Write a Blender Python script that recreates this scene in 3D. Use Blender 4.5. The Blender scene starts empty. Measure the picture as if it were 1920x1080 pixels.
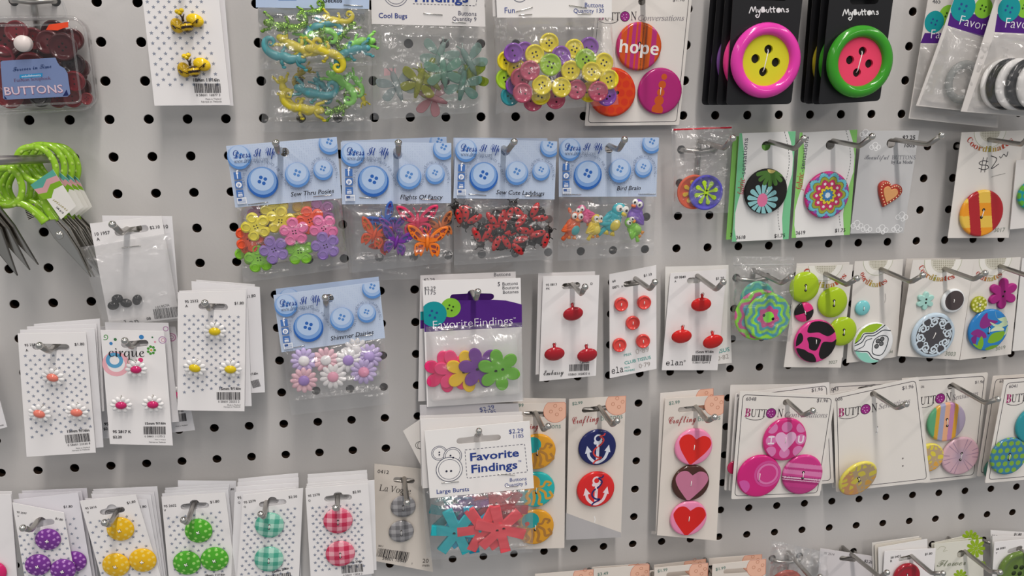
import bpy, math, random
import numpy as np
from mathutils import Vector, Matrix, noise
from mathutils.geometry import tessellate_polygon

# ------------------------------------------------------------------ camera, world, lamps, exposure
SC = bpy.context.scene
COL = SC.collection
# real metres: pegboard is the plane y=0, holes every 25.4 mm, x right, z up, viewer at negative y
FPX = 1670.85
CAMP = np.array([0.22356508, -0.64939944, 0.04125808])
CM = np.array([[0.98746649, -0.15779962, 0.00303674], [-0.03651845, -0.24715641, -0.96828721], [0.15354590, 0.95604027, -0.24982126]])
cam = bpy.data.cameras.new('camera'); cam.sensor_width = 36.0; cam.lens = FPX/1920*36; cam.clip_start = .02
camo = bpy.data.objects.new('camera', cam); COL.objects.link(camo)
camo.matrix_world = Matrix(((CM[0][0], -CM[1][0], -CM[2][0], CAMP[0]), (CM[0][1], -CM[1][1], -CM[2][1], CAMP[1]), (CM[0][2], -CM[1][2], -CM[2][2], CAMP[2]), (0, 0, 0, 1)))
SC.camera = camo
SC.view_settings.view_transform = 'Standard'; SC.view_settings.look = 'None'
SC.view_settings.gamma = 1.0; SC.view_settings.use_curve_mapping = False
SC.view_settings.exposure = -0.32
SC.cycles.transparent_max_bounces = 16; SC.cycles.max_bounces = 8; SC.cycles.use_denoising = True
W = bpy.data.worlds.new('store_ambient'); SC.world = W; W.use_nodes = True
W.node_tree.nodes['Background'].inputs[0].default_value = (.95, .97, 1.0, 1); W.node_tree.nodes['Background'].inputs[1].default_value = 0.36
def tube_lamp(name, x, y, z, sx, sy, power, col):
    l = bpy.data.lights.new(name, 'AREA'); l.shape = 'RECTANGLE'; l.size = sx; l.size_y = sy; l.energy = power; l.color = col
    o = bpy.data.objects.new(name, l); o.location = (x, y, z); COL.objects.link(o)   # points straight down, length runs out from the wall
    return o
WARM = (1, .925, .87)
for lx, pw in ((.33, 58), (-2.1, 22), (2.7, 34)):
    tube_lamp('ceiling_tube_lamp', lx, -1.45, 1.75, .11, 2.3, pw, WARM)
for lx in (-2.1, .33, 2.7): tube_lamp('ceiling_tube_lamp', lx, -4.6, 1.75, .3, 2.3, 44, WARM)  # far row added for highlights on the film and frontal fill

# ------------------------------------------------------------------ pixels <-> place
def ray(x, y): return CM.T @ np.array([(x-960)/FPX, (y-540)/FPX, 1.0])
def Pt(x, y, h):
    d = ray(x, y); return CAMP + d*((-h-CAMP[1])/d[1])
def proj(p):
    c = CM @ (np.asarray(p)-CAMP); return np.array([960+FPX*c[0]/c[2], 540+FPX*c[1]/c[2]])

# ------------------------------------------------------------------ materials
def lin(c, g=.93):
    if isinstance(c, str): c = [int(c[i:i+2], 16) for i in (0, 2, 4)]
    return tuple(min(.92, ((v/255/12.92) if v/255 <= .04045 else ((v/255+.055)/1.055)**2.4)*g) for v in c)
_M = {}
FIN = {'paper': (.62, .25, 0), 'ink': (.6, .2, 0), 'gloss': (.16, .5, 0), 'satin': (.36, .45, 0), 'matte': (.62, .3, 0), 'metal': (.33, .5, 1), 'chrome': (.16, .5, 1)}
def M(col, kind='paper'):
    k = (col, kind)
    if k in _M: return _M[k]
    m = bpy.data.materials.new(f'{kind}_{col}'); m.use_nodes = True
    nt = m.node_tree; N = nt.nodes; b = N['Principled BSDF']
    c = lin(col) + (1,)
    r, s, me = FIN.get(kind, (.4, .4, 0))
    b.inputs['Base Color'].default_value = c; b.inputs['Roughness'].default_value = r
    b.inputs['Specular IOR Level'].default_value = s; b.inputs['Metallic'].default_value = me
    tc = N.new('ShaderNodeTexCoord')
    def noisy(scale, detail=3, src='Object'):
        n = N.new('ShaderNodeTexNoise'); n.inputs['Scale'].default_value = scale; n.inputs['Detail'].default_value = detail
        nt.links.new(tc.outputs[src], n.inputs['Vector']); return n
    if kind == 'paper' or kind == 'metal':
        n = noisy(40 if kind == 'paper' else 160); mx = N.new('ShaderNodeMix'); mx.data_type = 'RGBA'
        a = .955 if kind == 'paper' else .82
        mx.inputs[6].default_value = tuple(v*a for v in c[:3])+(1,); mx.inputs[7].default_value = c
        nt.links.new(n.outputs['Fac'], mx.inputs[0]); nt.links.new(mx.outputs[2], b.inputs['Base Color'])
    if kind == 'glitter':
        v = N.new('ShaderNodeTexVoronoi'); v.inputs['Scale'].default_value = 1500
        nt.links.new(tc.outputs['Object'], v.inputs['Vector'])
        mx = N.new('ShaderNodeMix'); mx.data_type = 'RGBA'
        sp = N.new('ShaderNodeSeparateColor'); nt.links.new(v.outputs['Color'], sp.inputs[0])
        mx.inputs[6].default_value = tuple(q*.35 for q in c[:3])+(1,); mx.inputs[7].default_value = tuple(min(.9, q*2.2+.05) for q in c[:3])+(1,)
        nt.links.new(sp.outputs[0], mx.inputs[0]); nt.links.new(mx.outputs[2], b.inputs['Base Color'])
        vm = N.new('ShaderNodeVectorMath'); vm.operation = 'SUBTRACT'; nt.links.new(v.outputs['Color'], vm.inputs[0]); vm.inputs[1].default_value = (.5, .5, .5)
        ge = N.new('ShaderNodeNewGeometry'); ad = N.new('ShaderNodeVectorMath'); ad.operation = 'ADD'
        nt.links.new(ge.outputs['Normal'], ad.inputs[0]); nt.links.new(vm.outputs[0], ad.inputs[1])
        no = N.new('ShaderNodeVectorMath'); no.operation = 'NORMALIZE'; nt.links.new(ad.outputs[0], no.inputs[0]); nt.links.new(no.outputs[0], b.inputs['Normal'])
        b.inputs['Metallic'].default_value = .6; b.inputs['Roughness'].default_value = .25
    if kind == 'fabric':
        n = noisy(900, 2); bp = N.new('ShaderNodeBump'); bp.inputs['Strength'].default_value = .25; bp.inputs['Distance'].default_value = .0003
        nt.links.new(n.outputs['Fac'], bp.inputs['Height']); nt.links.new(bp.outputs[0], b.inputs['Normal']); b.inputs['Roughness'].default_value = .75
    if kind in ('jelly', 'tint'):          # translucent coloured plastic
        tr = N.new('ShaderNodeBsdfTransparent'); tr.inputs[0].default_value = tuple(.25+.75*q for q in c[:3])+(1,)
        ms = N.new('ShaderNodeMixShader'); ms.inputs[0].default_value = .34 if kind == 'jelly' else .7
        b.inputs['Roughness'].default_value = .15
        nt.links.new(tr.outputs[0], ms.inputs[1]); nt.links.new(b.outputs[0], ms.inputs[2]); nt.links.new(ms.outputs[0], N['Material Output'].inputs[0])
    _M[k] = m; return m
def M_attr(kind='gloss'):
    k = ('attr', kind)
    if k in _M: return _M[k]
    m = bpy.data.materials.new('printed_'+kind); m.use_nodes = True; nt = m.node_tree; b = nt.nodes['Principled BSDF']
    a = nt.nodes.new('ShaderNodeAttribute'); a.attribute_name = 'Col'; nt.links.new(a.outputs['Color'], b.inputs['Base Color'])
    r, s, me = FIN[kind]; b.inputs['Roughness'].default_value = r; b.inputs['Specular IOR Level'].default_value = s
    _M[k] = m; return m
def M_clear(name='clear_film', veil=.035, bump=.32, scale=(50, 170), rough=.2, floor=.055, tint=(.985, .985, .985)):
    k = ('clear', name)
    if k in _M: return _M[k]
    m = bpy.data.materials.new(name); m.use_nodes = True; nt = m.node_tree; N = nt.nodes; N.clear()
    out = N.new('ShaderNodeOutputMaterial'); tr = N.new('ShaderNodeBsdfTransparent'); tr.inputs[0].default_value = tint+(1,)
    gl = N.new('ShaderNodeBsdfGlossy'); gl.inputs['Roughness'].default_value = rough; gl.inputs[0].default_value = (1, 1, 1, 1)
    df = N.new('ShaderNodeBsdfDiffuse'); df.inputs[0].default_value = (.85, .85, .85, 1)
    tc = N.new('ShaderNodeTexCoord')
    h = None
    for s, w in zip(scale, (1.0, .22)):
        n = N.new('ShaderNodeTexNoise'); n.inputs['Scale'].default_value = s; n.inputs['Detail'].default_value = 1.5; n.inputs['Distortion'].default_value = 1.2
        mp = N.new('ShaderNodeMapping'); mp.inputs['Scale'].default_value = (.22, 1, 1) if w == 1.0 else (1, .8, 1); nt.links.new(tc.outputs['Object'], mp.inputs[0]); nt.links.new(mp.outputs[0], n.inputs['Vector'])
        mu = N.new('ShaderNodeMath'); mu.operation = 'MULTIPLY_ADD'; mu.inputs[1].default_value = w; nt.links.new(n.outputs['Fac'], mu.inputs[0])
        if h is not None: nt.links.new(h, mu.inputs[2])
        else: mu.inputs[2].default_value = 0
        h = mu.outputs[0]
    bp = N.new('ShaderNodeBump'); bp.inputs['Strength'].default_value = bump; bp.inputs['Distance'].default_value = .007
    nt.links.new(h, bp.inputs['Height']); nt.links.new(bp.outputs[0], gl.inputs['Normal'])
    fr = N.new('ShaderNodeFresnel'); fr.inputs[0].default_value = 1.45
    ad = N.new('ShaderNodeMath'); ad.operation = 'MULTIPLY_ADD'; ad.inputs[1].default_value = .35; ad.inputs[2].default_value = floor; ad.use_clamp = True; nt.links.new(fr.outputs[0], ad.inputs[0])
    m1 = N.new('ShaderNodeMixShader'); m1.inputs[0].default_value = veil; nt.links.new(tr.outputs[0], m1.inputs[1]); nt.links.new(df.outputs[0], m1.inputs[2])
    m2 = N.new('ShaderNodeMixShader'); nt.links.new(ad.outputs[0], m2.inputs[0]); nt.links.new(m1.outputs[0], m2.inputs[1]); nt.links.new(gl.outputs[0], m2.inputs[2])
    nt.links.new(m2.outputs[0], out.inputs[0]); _M[k] = m; return m
STEEL = M('bdbab5', 'metal'); BRIGHT = M('d8d6d0', 'chrome'); DARK = M('1a1614', 'matte')
INK = M('26242a', 'ink'); WHITE = M('f1f0f2', 'paper'); THREAD = M('f4f2ee', 'matte')

# ------------------------------------------------------------------ mesh builder (local metres, z outward)
def tess(loops):
    return tessellate_polygon([[Vector((p[0], p[1], 0)) for p in l] for l in loops])
def area2(p): p = np.asarray(p); x, y = p[:, 0], p[:, 1]; return float(np.sum(x*np.roll(y, -1)-np.roll(x, -1)*y))
def ccw(p): p = np.asarray(p, float)[:, :2]; return p if area2(p) > 0 else p[::-1]
def inset(p, d):
    p = np.asarray(p); a = p-np.roll(p, 1, 0); b = np.roll(p, -1, 0)-p
    a /= np.linalg.norm(a, axis=1)[:, None]+1e-12; b /= np.linalg.norm(b, axis=1)[:, None]+1e-12
    n = np.c_[-(a[:, 1]+b[:, 1]), a[:, 0]+b[:, 0]]; l = np.linalg.norm(n, axis=1)[:, None]; n = n/(l+1e-9)
    k = np.clip(2/(l+1e-9), 1, 1.6); return p+n*d*k
def circ(x, y, r, n=20, a0=0, ry=None): t = a0+np.arange(n)*2*math.pi/n; return np.c_[x+r*np.cos(t), y+(ry or r)*np.sin(t)]
def clipc(poly, R):
    """clip a polygon to the disc of radius R"""
    out = [tuple(p[:2]) for p in poly]
    for k in range(32):
        a = 2*math.pi*k/32; nx, ny = math.cos(a), math.sin(a); src = out; out = []
        for i in range(len(src)):
            p, q = src[i-1], src[i]; dp = p[0]*nx+p[1]*ny-R; dq = q[0]*nx+q[1]*ny-R
            if dp*dq < 0: t = dp/(dp-dq); out.append((p[0]+(q[0]-p[0])*t, p[1]+(q[1]-p[1])*t))
            if dq <= 0: out.append(q)
        if len(out) < 3: return []
    return out
def cr(pts, n=8, closed=False):
    """Catmull-Rom through the points"""
    P = [np.asarray(p, float) for p in pts]
    if closed: P = [P[-1]]+P+[P[0], P[1]]
    else: P = [2*P[0]-P[1]]+P+[2*P[-1]-P[-2]]
    o = []
    for i in range(1, len(P)-2):
        for t in np.arange(n)/n:
            a, b, c, d = P[i-1:i+3]
            o.append(.5*((2*b)+(c-a)*t+(2*a-5*b+4*c-d)*t*t+(3*b-a-3*c+d)*t**3))
    if not closed: o.append(P[-2])
    return np.array(o)
_GL = {}
BASES = {'script': (0x1D4D0, 0x1D4EA), 'serif': (0x1D400, 0x1D41A), 'it': (0x1D434, 0x1D44E), 'rom': (0x1D434, 0x1D44E), 'mono': (0x1D670, 0x1D68A), 'bold': (0x1D5D4, 0x1D5EE)}
def glyphs(s, st='sans'):
    k = (s, st)
    if k in _GL: return _GL[k]
    c = bpy.data.curves.new('lettering', 'FONT'); c.resolution_u = 2
    t = s
    if st in BASES:
        A, a = BASES[st]; t = ''
        for ch in s:
            if 'A' <= ch <= 'Z': t += chr(A+ord(ch)-65)
            elif ch == 'h' and st in ('it', 'rom'): t += '\u210e'
            elif 'a' <= ch <= 'z': t += chr(a+ord(ch)-97)
            else: t += ch
    c.body = t
    if st == 'heavy': c.offset = .022
    if st == 'semi': c.offset = .009
    if st == 'obl': c.shear = .22; c.offset = .012
    if st == 'thin': c.offset = -.012
    if st == 'rom': c.shear = -.26
    o = bpy.data.objects.new('lettering', c); m = bpy.data.meshes.new_from_object(o)
    n = len(m.vertices); v = np.zeros(n*3); m.vertices.foreach_get('co', v); v = v.reshape(-1, 3)[:, :2]
    f = [tuple(p.vertices) for p in m.polygons]
    bpy.data.objects.remove(o); bpy.data.curves.remove(c); bpy.data.meshes.remove(m)
    x0, x1 = (v[:, 0].min(), v[:, 0].max()) if n else (0, 1)
    v = v-[x0, 0] if n else v
    _GL[k] = (v, f, x1-x0); return _GL[k]

class MB:
    def __init__(s): s.v = []; s.n = 0; s.f = []; s.mi = []; s.sm = []; s.mats = []; s.col = {}
    def m(s, mat):
        if mat not in s.mats: s.mats.append(mat)
        return s.mats.index(mat)
    def add(s, v, f, mat, smooth=False):
        v = np.asarray(v, float).reshape(-1, 3); o = s.n; s.v.append(v); s.n += len(v); k = s.m(mat)
        for q in f: s.f.append(tuple(i+o for i in q)); s.mi.append(k); s.sm.append(smooth)
        return o
    def poly(s, p, z, mat, holes=()):
        if len(p) < 3: return
        p = ccw(p); loops = [p]+[ccw(h)[::-1] for h in holes]; allp = np.concatenate(loops)
        v = np.c_[allp, np.full(len(allp), z)]
        s.add(v, [t if area2(allp[list(t)]) > 0 else t[::-1] for t in tess(loops)], mat)
    def slab(s, p, z0, z1, mat, holes=(), side=None, smooth=False):
        p = ccw(p); loops = [p]+[ccw(h)[::-1] for h in holes]; allp = np.concatenate(loops); n = len(allp)
        T = [t if area2(allp[list(t)]) > 0 else t[::-1] for t in tess(loops)]
        s.add(np.c_[allp, np.full(n, z1)], T, mat); s.add(np.c_[allp, np.full(n, z0)], [t[::-1] for t in T], mat)
        for l in loops:
            k = len(l); s.add(np.r_[np.c_[l, np.full(k, z0)], np.c_[l, np.full(k, z1)]], [(i, (i+1) % k, k+(i+1) % k, k+i) for i in range(k)], side or mat, smooth)
    def puff(s, p, z0, T, bev, mat, holes=(), dome=0):
        p = ccw(p); k = len(p); L = [(p, z0), (p, z0+T-bev)]+[(inset(p, bev*(1-math.cos(a))), z0+T-bev+bev*math.sin(a)) for a in (.5, 1.0, math.pi/2)]
        v = np.concatenate([np.c_[q, np.full(k, z)] for q, z in L])
        s.add(v, [(j*k+i, j*k+(i+1) % k, (j+1)*k+(i+1) % k, (j+1)*k+i) for j in range(len(L)-1) for i in range(k)], mat, True)
        top = L[-1][0]; loops = [top]+[ccw(h)[::-1] for h in holes]; allp = np.concatenate(loops)
        T2 = [t if area2(allp[list(t)]) > 0 else t[::-1] for t in tess(loops)]
        s.add(np.c_[allp, np.full(len(allp), z0+T)], T2, mat); s.poly(p[::-1], z0, mat)
        for l in loops[1:]:
            k = len(l); s.add(np.r_[np.c_[l, np.full(k, z0)], np.c_[l, np.full(k, z0+T)]], [(i, (i+1) % k, k+(i+1) % k, k+i) for i in range(k)], mat)
    def stroke(s, pts, w, z, mat, closed=False, dash=0):
        P = np.asarray(pts, float)
        if closed: P = np.r_[P, P[:1]]
        if dash:
            sg = np.linalg.norm(np.diff(P, axis=0), axis=1); cum = np.r_[0, np.cumsum(sg)]; tot = cum[-1]
            for a in np.arange(0, tot-dash*.5, dash*1.7):
                q = [np.array([np.interp(t, cum, P[:, 0]), np.interp(t, cum, P[:, 1])]) for t in (a, min(tot, a+dash))]; s.stroke(q, w, z, mat)
            return
        d = np.diff(P, axis=0); d /= np.linalg.norm(d, axis=1)[:, None]+1e-12
        if closed: t0 = d+np.roll(d, 1, 0); t = np.r_[t0, t0[:1]]
        else: t = np.r_[d[:1], d[:-1]+d[1:], d[-1:]]
        l = np.linalg.norm(t, axis=1)[:, None]; t = t/(l+1e-9); nn = np.c_[-t[:, 1], t[:, 0]]*w/2*np.clip(2/(l+1e-9), 1, 1.4)
        if not closed: nn[0] = np.array([-d[0][1], d[0][0]])*w/2; nn[-1] = np.array([-d[-1][1], d[-1][0]])*w/2
        k = len(P); s.add(np.r_[np.c_[P-nn, np.full(k, z)], np.c_[P+nn, np.full(k, z)]], [(i, i+1, k+i+1, k+i) for i in range(k-1)], mat)
    def text(s, st, a, b, z, mat, style='sans', cap=None):
        v, f, w = glyphs(st, style)
        if not len(f): return
        a = np.asarray(a); b = np.asarray(b); d = b-a; L = np.linalg.norm(d); sx = L/w; sy = cap/.72 if cap else sx
        u = d/L; p = np.array([-u[1], u[0]]); q = a+np.outer(v[:, 0]*sx, u)+np.outer(v[:, 1]*sy, p)
        s.add(np.c_[q, np.full(len(q), z)], f, mat)
    def lathe(s, prof, mat, c=(0, 0, 0), n=32, ry=1.0, fn=None, smooth=True, R=1, ang=0):
        """prof [(r,z)] from the outer bottom to the centre top; fn(x,y) -> sRGB array (unit disc)"""
        V = []; F = []; prev = None; ca, sa = math.cos(ang), math.sin(ang)
        t = np.arange(n)*2*math.pi/n
        for r, z in prof:
            if r < 1e-9: ring = [len(V)]; V.append((0, 0, z))
            else:
                ring = list(range(len(V), len(V)+n)); V += [(r*math.cos(q), r*ry*math.sin(q), z) for q in t]
            if prev is not None:
                if len(ring) == 1 and len(prev) == 1: pass
                elif len(ring) == 1: F += [(prev[i], prev[(i+1) % n], ring[0]) for i in range(n)]
                elif len(prev) == 1: F += [(prev[0], ring[(i+1) % n], ring[i]) for i in range(n)]
                else: F += [(prev[i], prev[(i+1) % n], ring[(i+1) % n], ring[i]) for i in range(n)]
            prev = ring
        V = np.array(V, float)
        if fn is not None:
            x = V[:, 0]/R; y = V[:, 1]/R
            cc = np.asarray(fn(x*ca+y*sa, -x*sa+y*ca), float)/255; cc = np.where(cc <= .04045, cc/12.92, ((cc+.055)/1.055)**2.4)*.93
        o = s.add(V+np.asarray(c), F, mat, smooth)
        if fn is not None: s.col[o] = np.clip(cc, 0, .92)
    def tube(s, path, rad, mat, n=10, flat=1.0, capped=True):
        P = np.asarray(path, float); k = len(P); R = np.broadcast_to(np.asarray(rad, float), (k,))
        T = np.gradient(P, axis=0); T /= np.linalg.norm(T, axis=1)[:, None]+1e-12
        up = np.array([0, 0, 1.0]) if abs(T[0][2]) < .9 else np.array([1.0, 0, 0])
        V = []
        for i in range(k):
            a = np.cross(up, T[i]); a /= np.linalg.norm(a)+1e-12; up = np.cross(T[i], a)
            for j in range(n): q = 2*math.pi*j/n; V.append(P[i]+(a*math.cos(q)+up*math.sin(q)*flat)*R[i])
        F = [(i*n+j, i*n+(j+1) % n, (i+1)*n+(j+1) % n, (i+1)*n+j) for i in range(k-1) for j in range(n)]
        if capped: F += [tuple(range(n))[::-1], tuple(range((k-1)*n, k*n))]
        s.add(V, F, mat, True)
    def ell(s, c, r, mat, rot=0, n=14, m=9):
        V = []; ca, sa = math.cos(rot), math.sin(rot)
        for i in range(m+1):
            p = math.pi*i/m
            for j in range(n):
                q = 2*math.pi*j/n; x = r[0]*math.sin(p)*math.cos(q); y = r[1]*math.sin(p)*math.sin(q); V.append((c[0]+x*ca-y*sa, c[1]+x*sa+y*ca, c[2]+r[2]*math.cos(p)))
        s.add(V, [(i*n+j, (i+1)*n+j, (i+1)*n+(j+1) % n, i*n+(j+1) % n) for i in range(m) for j in range(n)], mat, True)
    def mesh(s, name):
        me = bpy.data.meshes.new(name); v = np.concatenate(s.v) if s.v else np.zeros((0, 3))
        me.from_pydata(v.tolist(), [], s.f)
        for m in s.mats: me.materials.append(m)
        me.polygons.foreach_set('material_index', s.mi); me.polygons.foreach_set('use_smooth', s.sm)
        if s.col:
            ca = np.ones((s.n, 4))
            for o, c in s.col.items(): ca[o:o+len(c), :3] = c
            a = me.color_attributes.new('Col', 'FLOAT_COLOR', 'POINT'); a.data.foreach_set('color', ca.ravel())
        me.update(); return me
    def build(s, name, parent=None, mat=None):
        o = bpy.data.objects.new(name, s.mesh(name)); COL.objects.link(o)
        if parent is not None: o.parent = parent
        if mat is not None: o.matrix_local = mat if parent is not None else mat
        return o
def thing(name, label, cat, mw, group=None):
    o = bpy.data.objects.new(name, None); o.empty_display_size = .01; COL.objects.link(o); o.matrix_world = mw
    return tag(o, label, cat, group)
def tag(o, label, cat, group=None):
    o['label'] = label; o['category'] = cat
    if group: o['group'] = group
    return o

# ------------------------------------------------------------------ frames and cards
class Frame:
    def __init__(s, corners, h):
        hs = list(h) if hasattr(h, '__len__') else [h]*4
        P = [Pt(x, y, q) for (x, y), q in zip(corners, hs)]      # TL TR BR BL
        s.o = sum(P)/4; V = (P[0]-P[3])+(P[1]-P[2]); N = np.cross(P[0]-P[2], P[1]-P[3])
        if N[1] > 0: N = -N
        N /= np.linalg.norm(N); V -= N*(V@N); V /= np.linalg.norm(V); s.N, s.V, s.U = N, V, np.cross(V, N)
        s.M = Matrix([[s.U[i], s.V[i], s.N[i], s.o[i]] for i in range(3)]+[[0, 0, 0, 1]])
        s.c = [s.L(*p) for p in corners]
        cx = sum(p[0] for p in corners)/4; cy = sum(p[1] for p in corners)/4
        s.mpp = s.scale(cx, cy)
    def L(s, x, y, dz=0.0):
        d = ray(x, y); o = s.o+s.N*dz; t = ((o-CAMP)@s.N)/(d@s.N); q = CAMP+d*t-s.o
        return np.array([q@s.U, q@s.V])
    def scale(s, x, y): return .25*(np.linalg.norm(s.L(x+1, y)-s.L(x-1, y))+np.linalg.norm(s.L(x, y+1)-s.L(x, y-1)))
    def q(s, a, b):
        TL, TR, BR, BL = s.c; return (TL*(1-a)+TR*a)*(1-b)+(BL*(1-a)+BR*a)*b
    def W(s, u, v, z=0): return s.o+s.U*u+s.V*v+s.N*z
LAY = 4e-5
CARDS = []
def stadium(a, b, r, n=8):
    a = np.asarray(a); b = np.asarray(b); d = b-a; t = math.atan2(d[1], d[0])
    return np.array([b+r*np.array([math.cos(t-math.pi/2+math.pi*i/n), math.sin(t-math.pi/2+math.pi*i/n)]) for i in range(n+1)]+[a+r*np.array([math.cos(t+math.pi/2+math.pi*i/n), math.sin(t+math.pi/2+math.pi*i/n)]) for i in range(n+1)])
def roundpoly(p, r, n=5):
    p = ccw(p); o = []
    for i in range(len(p)):
        a, b, c = p[i-1], p[i], p[(i+1) % len(p)]; u = (a-b)/np.linalg.norm(a-b); w = (c-b)/np.linalg.norm(c-b)
        s, e = b+u*r, b+w*r
        for t in np.linspace(0, 1, n): o.append((1-t)**2*s+2*t*(1-t)*b+t*t*e)
    return np.array(o)
class Card(Frame):
    """a printed card hanging on a hook; shapes are drawn on it by their place on the photographed card"""
    def __init__(s, label, corners, h, slot=None, hook=None, col='f3f1f1', cat='button card', name='button_card', group=None, thick=.0005, rad=0, part='backing_card', outline=None, kind='paper', bump=0):
        Frame.__init__(s, corners, h); s.T = thick; s.mb = MB(); s.part = part; s.mapf = s.L; s.corners = corners
        s.root = thing(name, label, cat, s.M, group)
        holes = []
        if hook is not None and slot is None:
            b = s.cross(hook)
            if b is not None: holes.append(stadium(b-[.006, 0], b+[.006, 0], .0027))
        elif slot is not None and len(slot) == 3: holes.append(circ(*s.L(*slot[:2]), max(.0026, slot[2]*s.mpp), 20))
        elif slot is not None:
            a, b = s.L(*slot[:2]), s.L(*slot[2:4]); r = max(.0023, (slot[4] if len(slot) > 4 else 5)*s.mpp)
            st = stadium(a, b, r)
            if bump:
                u = (b-a)/np.linalg.norm(b-a); n = np.array([-u[1], u[0]]); m = (a+b)/2
                k = int(len(st)/2); arc = [m+u*r*1.5*math.cos(t)+n*(r*.8+r*1.5*math.sin(t)) for t in np.linspace(.25, math.pi-.25, 7)]
                st = np.r_[st[:k], arc, st[k:]]
            holes.append(st)
        pts = outline if outline is not None else corners
        p = np.array([s.L(*q) for q in pts])
        if rad: p = roundpoly(p, rad*s.mpp)
        s.outline = ccw(p); s.holes = holes
        s.mat = M(col, kind); s.mb.slab(p, 0, thick, s.mat, holes)
        CARDS.append(s)
    def cross(s, hook):
        a, b = HOOKS[hook]['base'], HOOKS[hook]['bend']; da, db = (a-s.o)@s.N, (b-s.o)@s.N
        if da*db > 0: return None
        q = a+(b-a)*(da/(da-db))-s.o; return np.array([q@s.U, q@s.V])
    def fin(s): return s.mb.build(s.part, s.root)
    n_print = 0
    def z(s, lay): s.n_print += 1; return s.T+LAY*lay+5e-7*s.n_print   # each print lies a hair above the one before
    def k(s): return s.mpp if s.mapf == s.L else np.linalg.norm(s.c[1]-s.c[0])
    def P(s, pts): return np.array([s.mapf(*p) for p in pts])
    def p(s, pts, col, lay=1, kind='ink'): s.mb.poly(s.P(pts), s.z(lay), M(col, kind) if isinstance(col, str) else col)
    def d(s, x, y, r, col, lay=1, rin=0, n=28, clip=False, ry=None):
        c = s.mapf(x, y); k = s.k(); o = circ(c[0], c[1], r*k, n, 0, (ry or r)*k); mat = M(col, 'ink') if isinstance(col, str) else col
        if clip: o = s.clip(o)
        if len(o) < 3: return
        s.mb.poly(o, s.z(lay), mat, [circ(c[0], c[1], rin*k, n)] if rin else ())
    def clip(s, poly):
        out = [tuple(p) for p in poly]; Q = ccw([s.c[0], s.c[1], s.c[2], s.c[3]])
        for i in range(4):
            a, b = Q[i], Q[(i+1) % 4]; n = np.array([b[1]-a[1], a[0]-b[0]]); src = out; out = []
            for j in range(len(src)):
                p, q = np.array(src[j-1]), np.array(src[j]); dp, dq = (p-a)@n, (q-a)@n
                if dp*dq < 0: t = dp/(dp-dq); out.append(tuple(p+(q-p)*t))
                if dq <= 0: out.append(tuple(q))
            if len(out) < 3: return []
        return np.array(out)
    def l(s, pts, w, col, lay=2, closed=False, dash=0, curve=0):
        P = s.P(pts); P = cr(P, curve, closed) if curve else P
        s.mb.stroke(P, w*s.k(), s.z(lay), M(col, 'ink') if isinstance(col, str) else col, closed, dash*s.k())
    def t(s, st, x0, y0, x1, y1, col=INK, style='sans', cap=None, lay=5):
        s.mb.text(st, s.mapf(x0, y0), s.mapf(x1, y1), s.z(lay), M(col, 'ink') if isinstance(col, str) else col, style, cap*s.k() if cap else None)
    def tpath(s, st, path, size, col, style='sans', lay=5):
        """letters set one by one along a curve"""
        P = cr(s.P(path), 8); sg = np.linalg.norm(np.diff(P, axis=0), axis=1); cum = np.r_[0, np.cumsum(sg)]; h = size*s.k(); step = cum[-1]/len(st); mat = M(col, 'ink')
        for i, ch in enumerate(st):
            if ch == ' ': continue
            a = np.array([np.interp(i*step, cum, P[:, k]) for k in (0, 1)]); b = np.array([np.interp((i+1)*step, cum, P[:, k]) for k in (0, 1)])
            v, f, w = glyphs(ch, style); sc = h/.72; u = (b-a)/(np.linalg.norm(b-a)+1e-9); p = np.array([-u[1], u[0]])
            wid = min(1, step*.95/(w*sc)); q = a+np.outer(v[:, 0]*sc*wid, u)+np.outer(v[:, 1]*sc, p); s.mb.add(np.c_[q, np.full(len(q), s.z(lay))], f, mat)
    def bar(s, x0, y0, x1, y1, h, seed=1, digits='', hs=.16):
        """bar code: TL, TR and height in photo pixels"""
        R = random.Random(seed); a, b = s.mapf(x0, y0), s.mapf(x1, y1); u = b-a; L = np.linalg.norm(u); u = u/L; n = np.array([u[1], -u[0]]); H = h*s.k(); x = 0
        while x < L:
            w = R.choice((1, 1, 2, 3))*L/95
            if x+w <= L: s.mb.add([(*(a+u*q+n*e), s.z(4)) for q, e in ((x, H), (x+w, H), (x+w, 0), (x, 0))], [(0, 1, 2, 3)], INK)
            x += w+R.choice((1, 1, 2, 2))*L/95
        if digits: s.mb.text(digits, a+n*H*1.36+u*L*.05, a+n*H*1.36+u*L*.95, s.z(4), INK)
    def stars(s, TL, TR, BR, BL, nx, ny, r=4.0, col='8f96a6'):
        m = M(col, 'ink'); q = [np.array(v, float) for v in (TL, TR, BR, BL)]
        for j in range(ny):
            for i in range(nx-(j % 2)):
                a = (i+.5*(j % 2))/(nx-1); b = j/(ny-1); p = (q[0]*(1-a)+q[1]*a)*(1-b)+(q[3]*(1-a)+q[2]*a)*b
                c = s.mapf(*p); rr = r*s.k(); t = [math.pi/2+math.pi*k/5 for k in range(10)]
                pt = np.array([(c[0]+rr*(1 if k % 2 == 0 else .42)*math.cos(t[k]), c[1]+rr*(1 if k % 2 == 0 else .42)*math.sin(t[k])) for k in range(10)])
                pt = s.clip(pt)
                if len(pt) > 2: s.mb.add(np.c_[pt, np.full(len(pt), s.z(1))], [tuple(range(len(pt)))], m)

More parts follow.
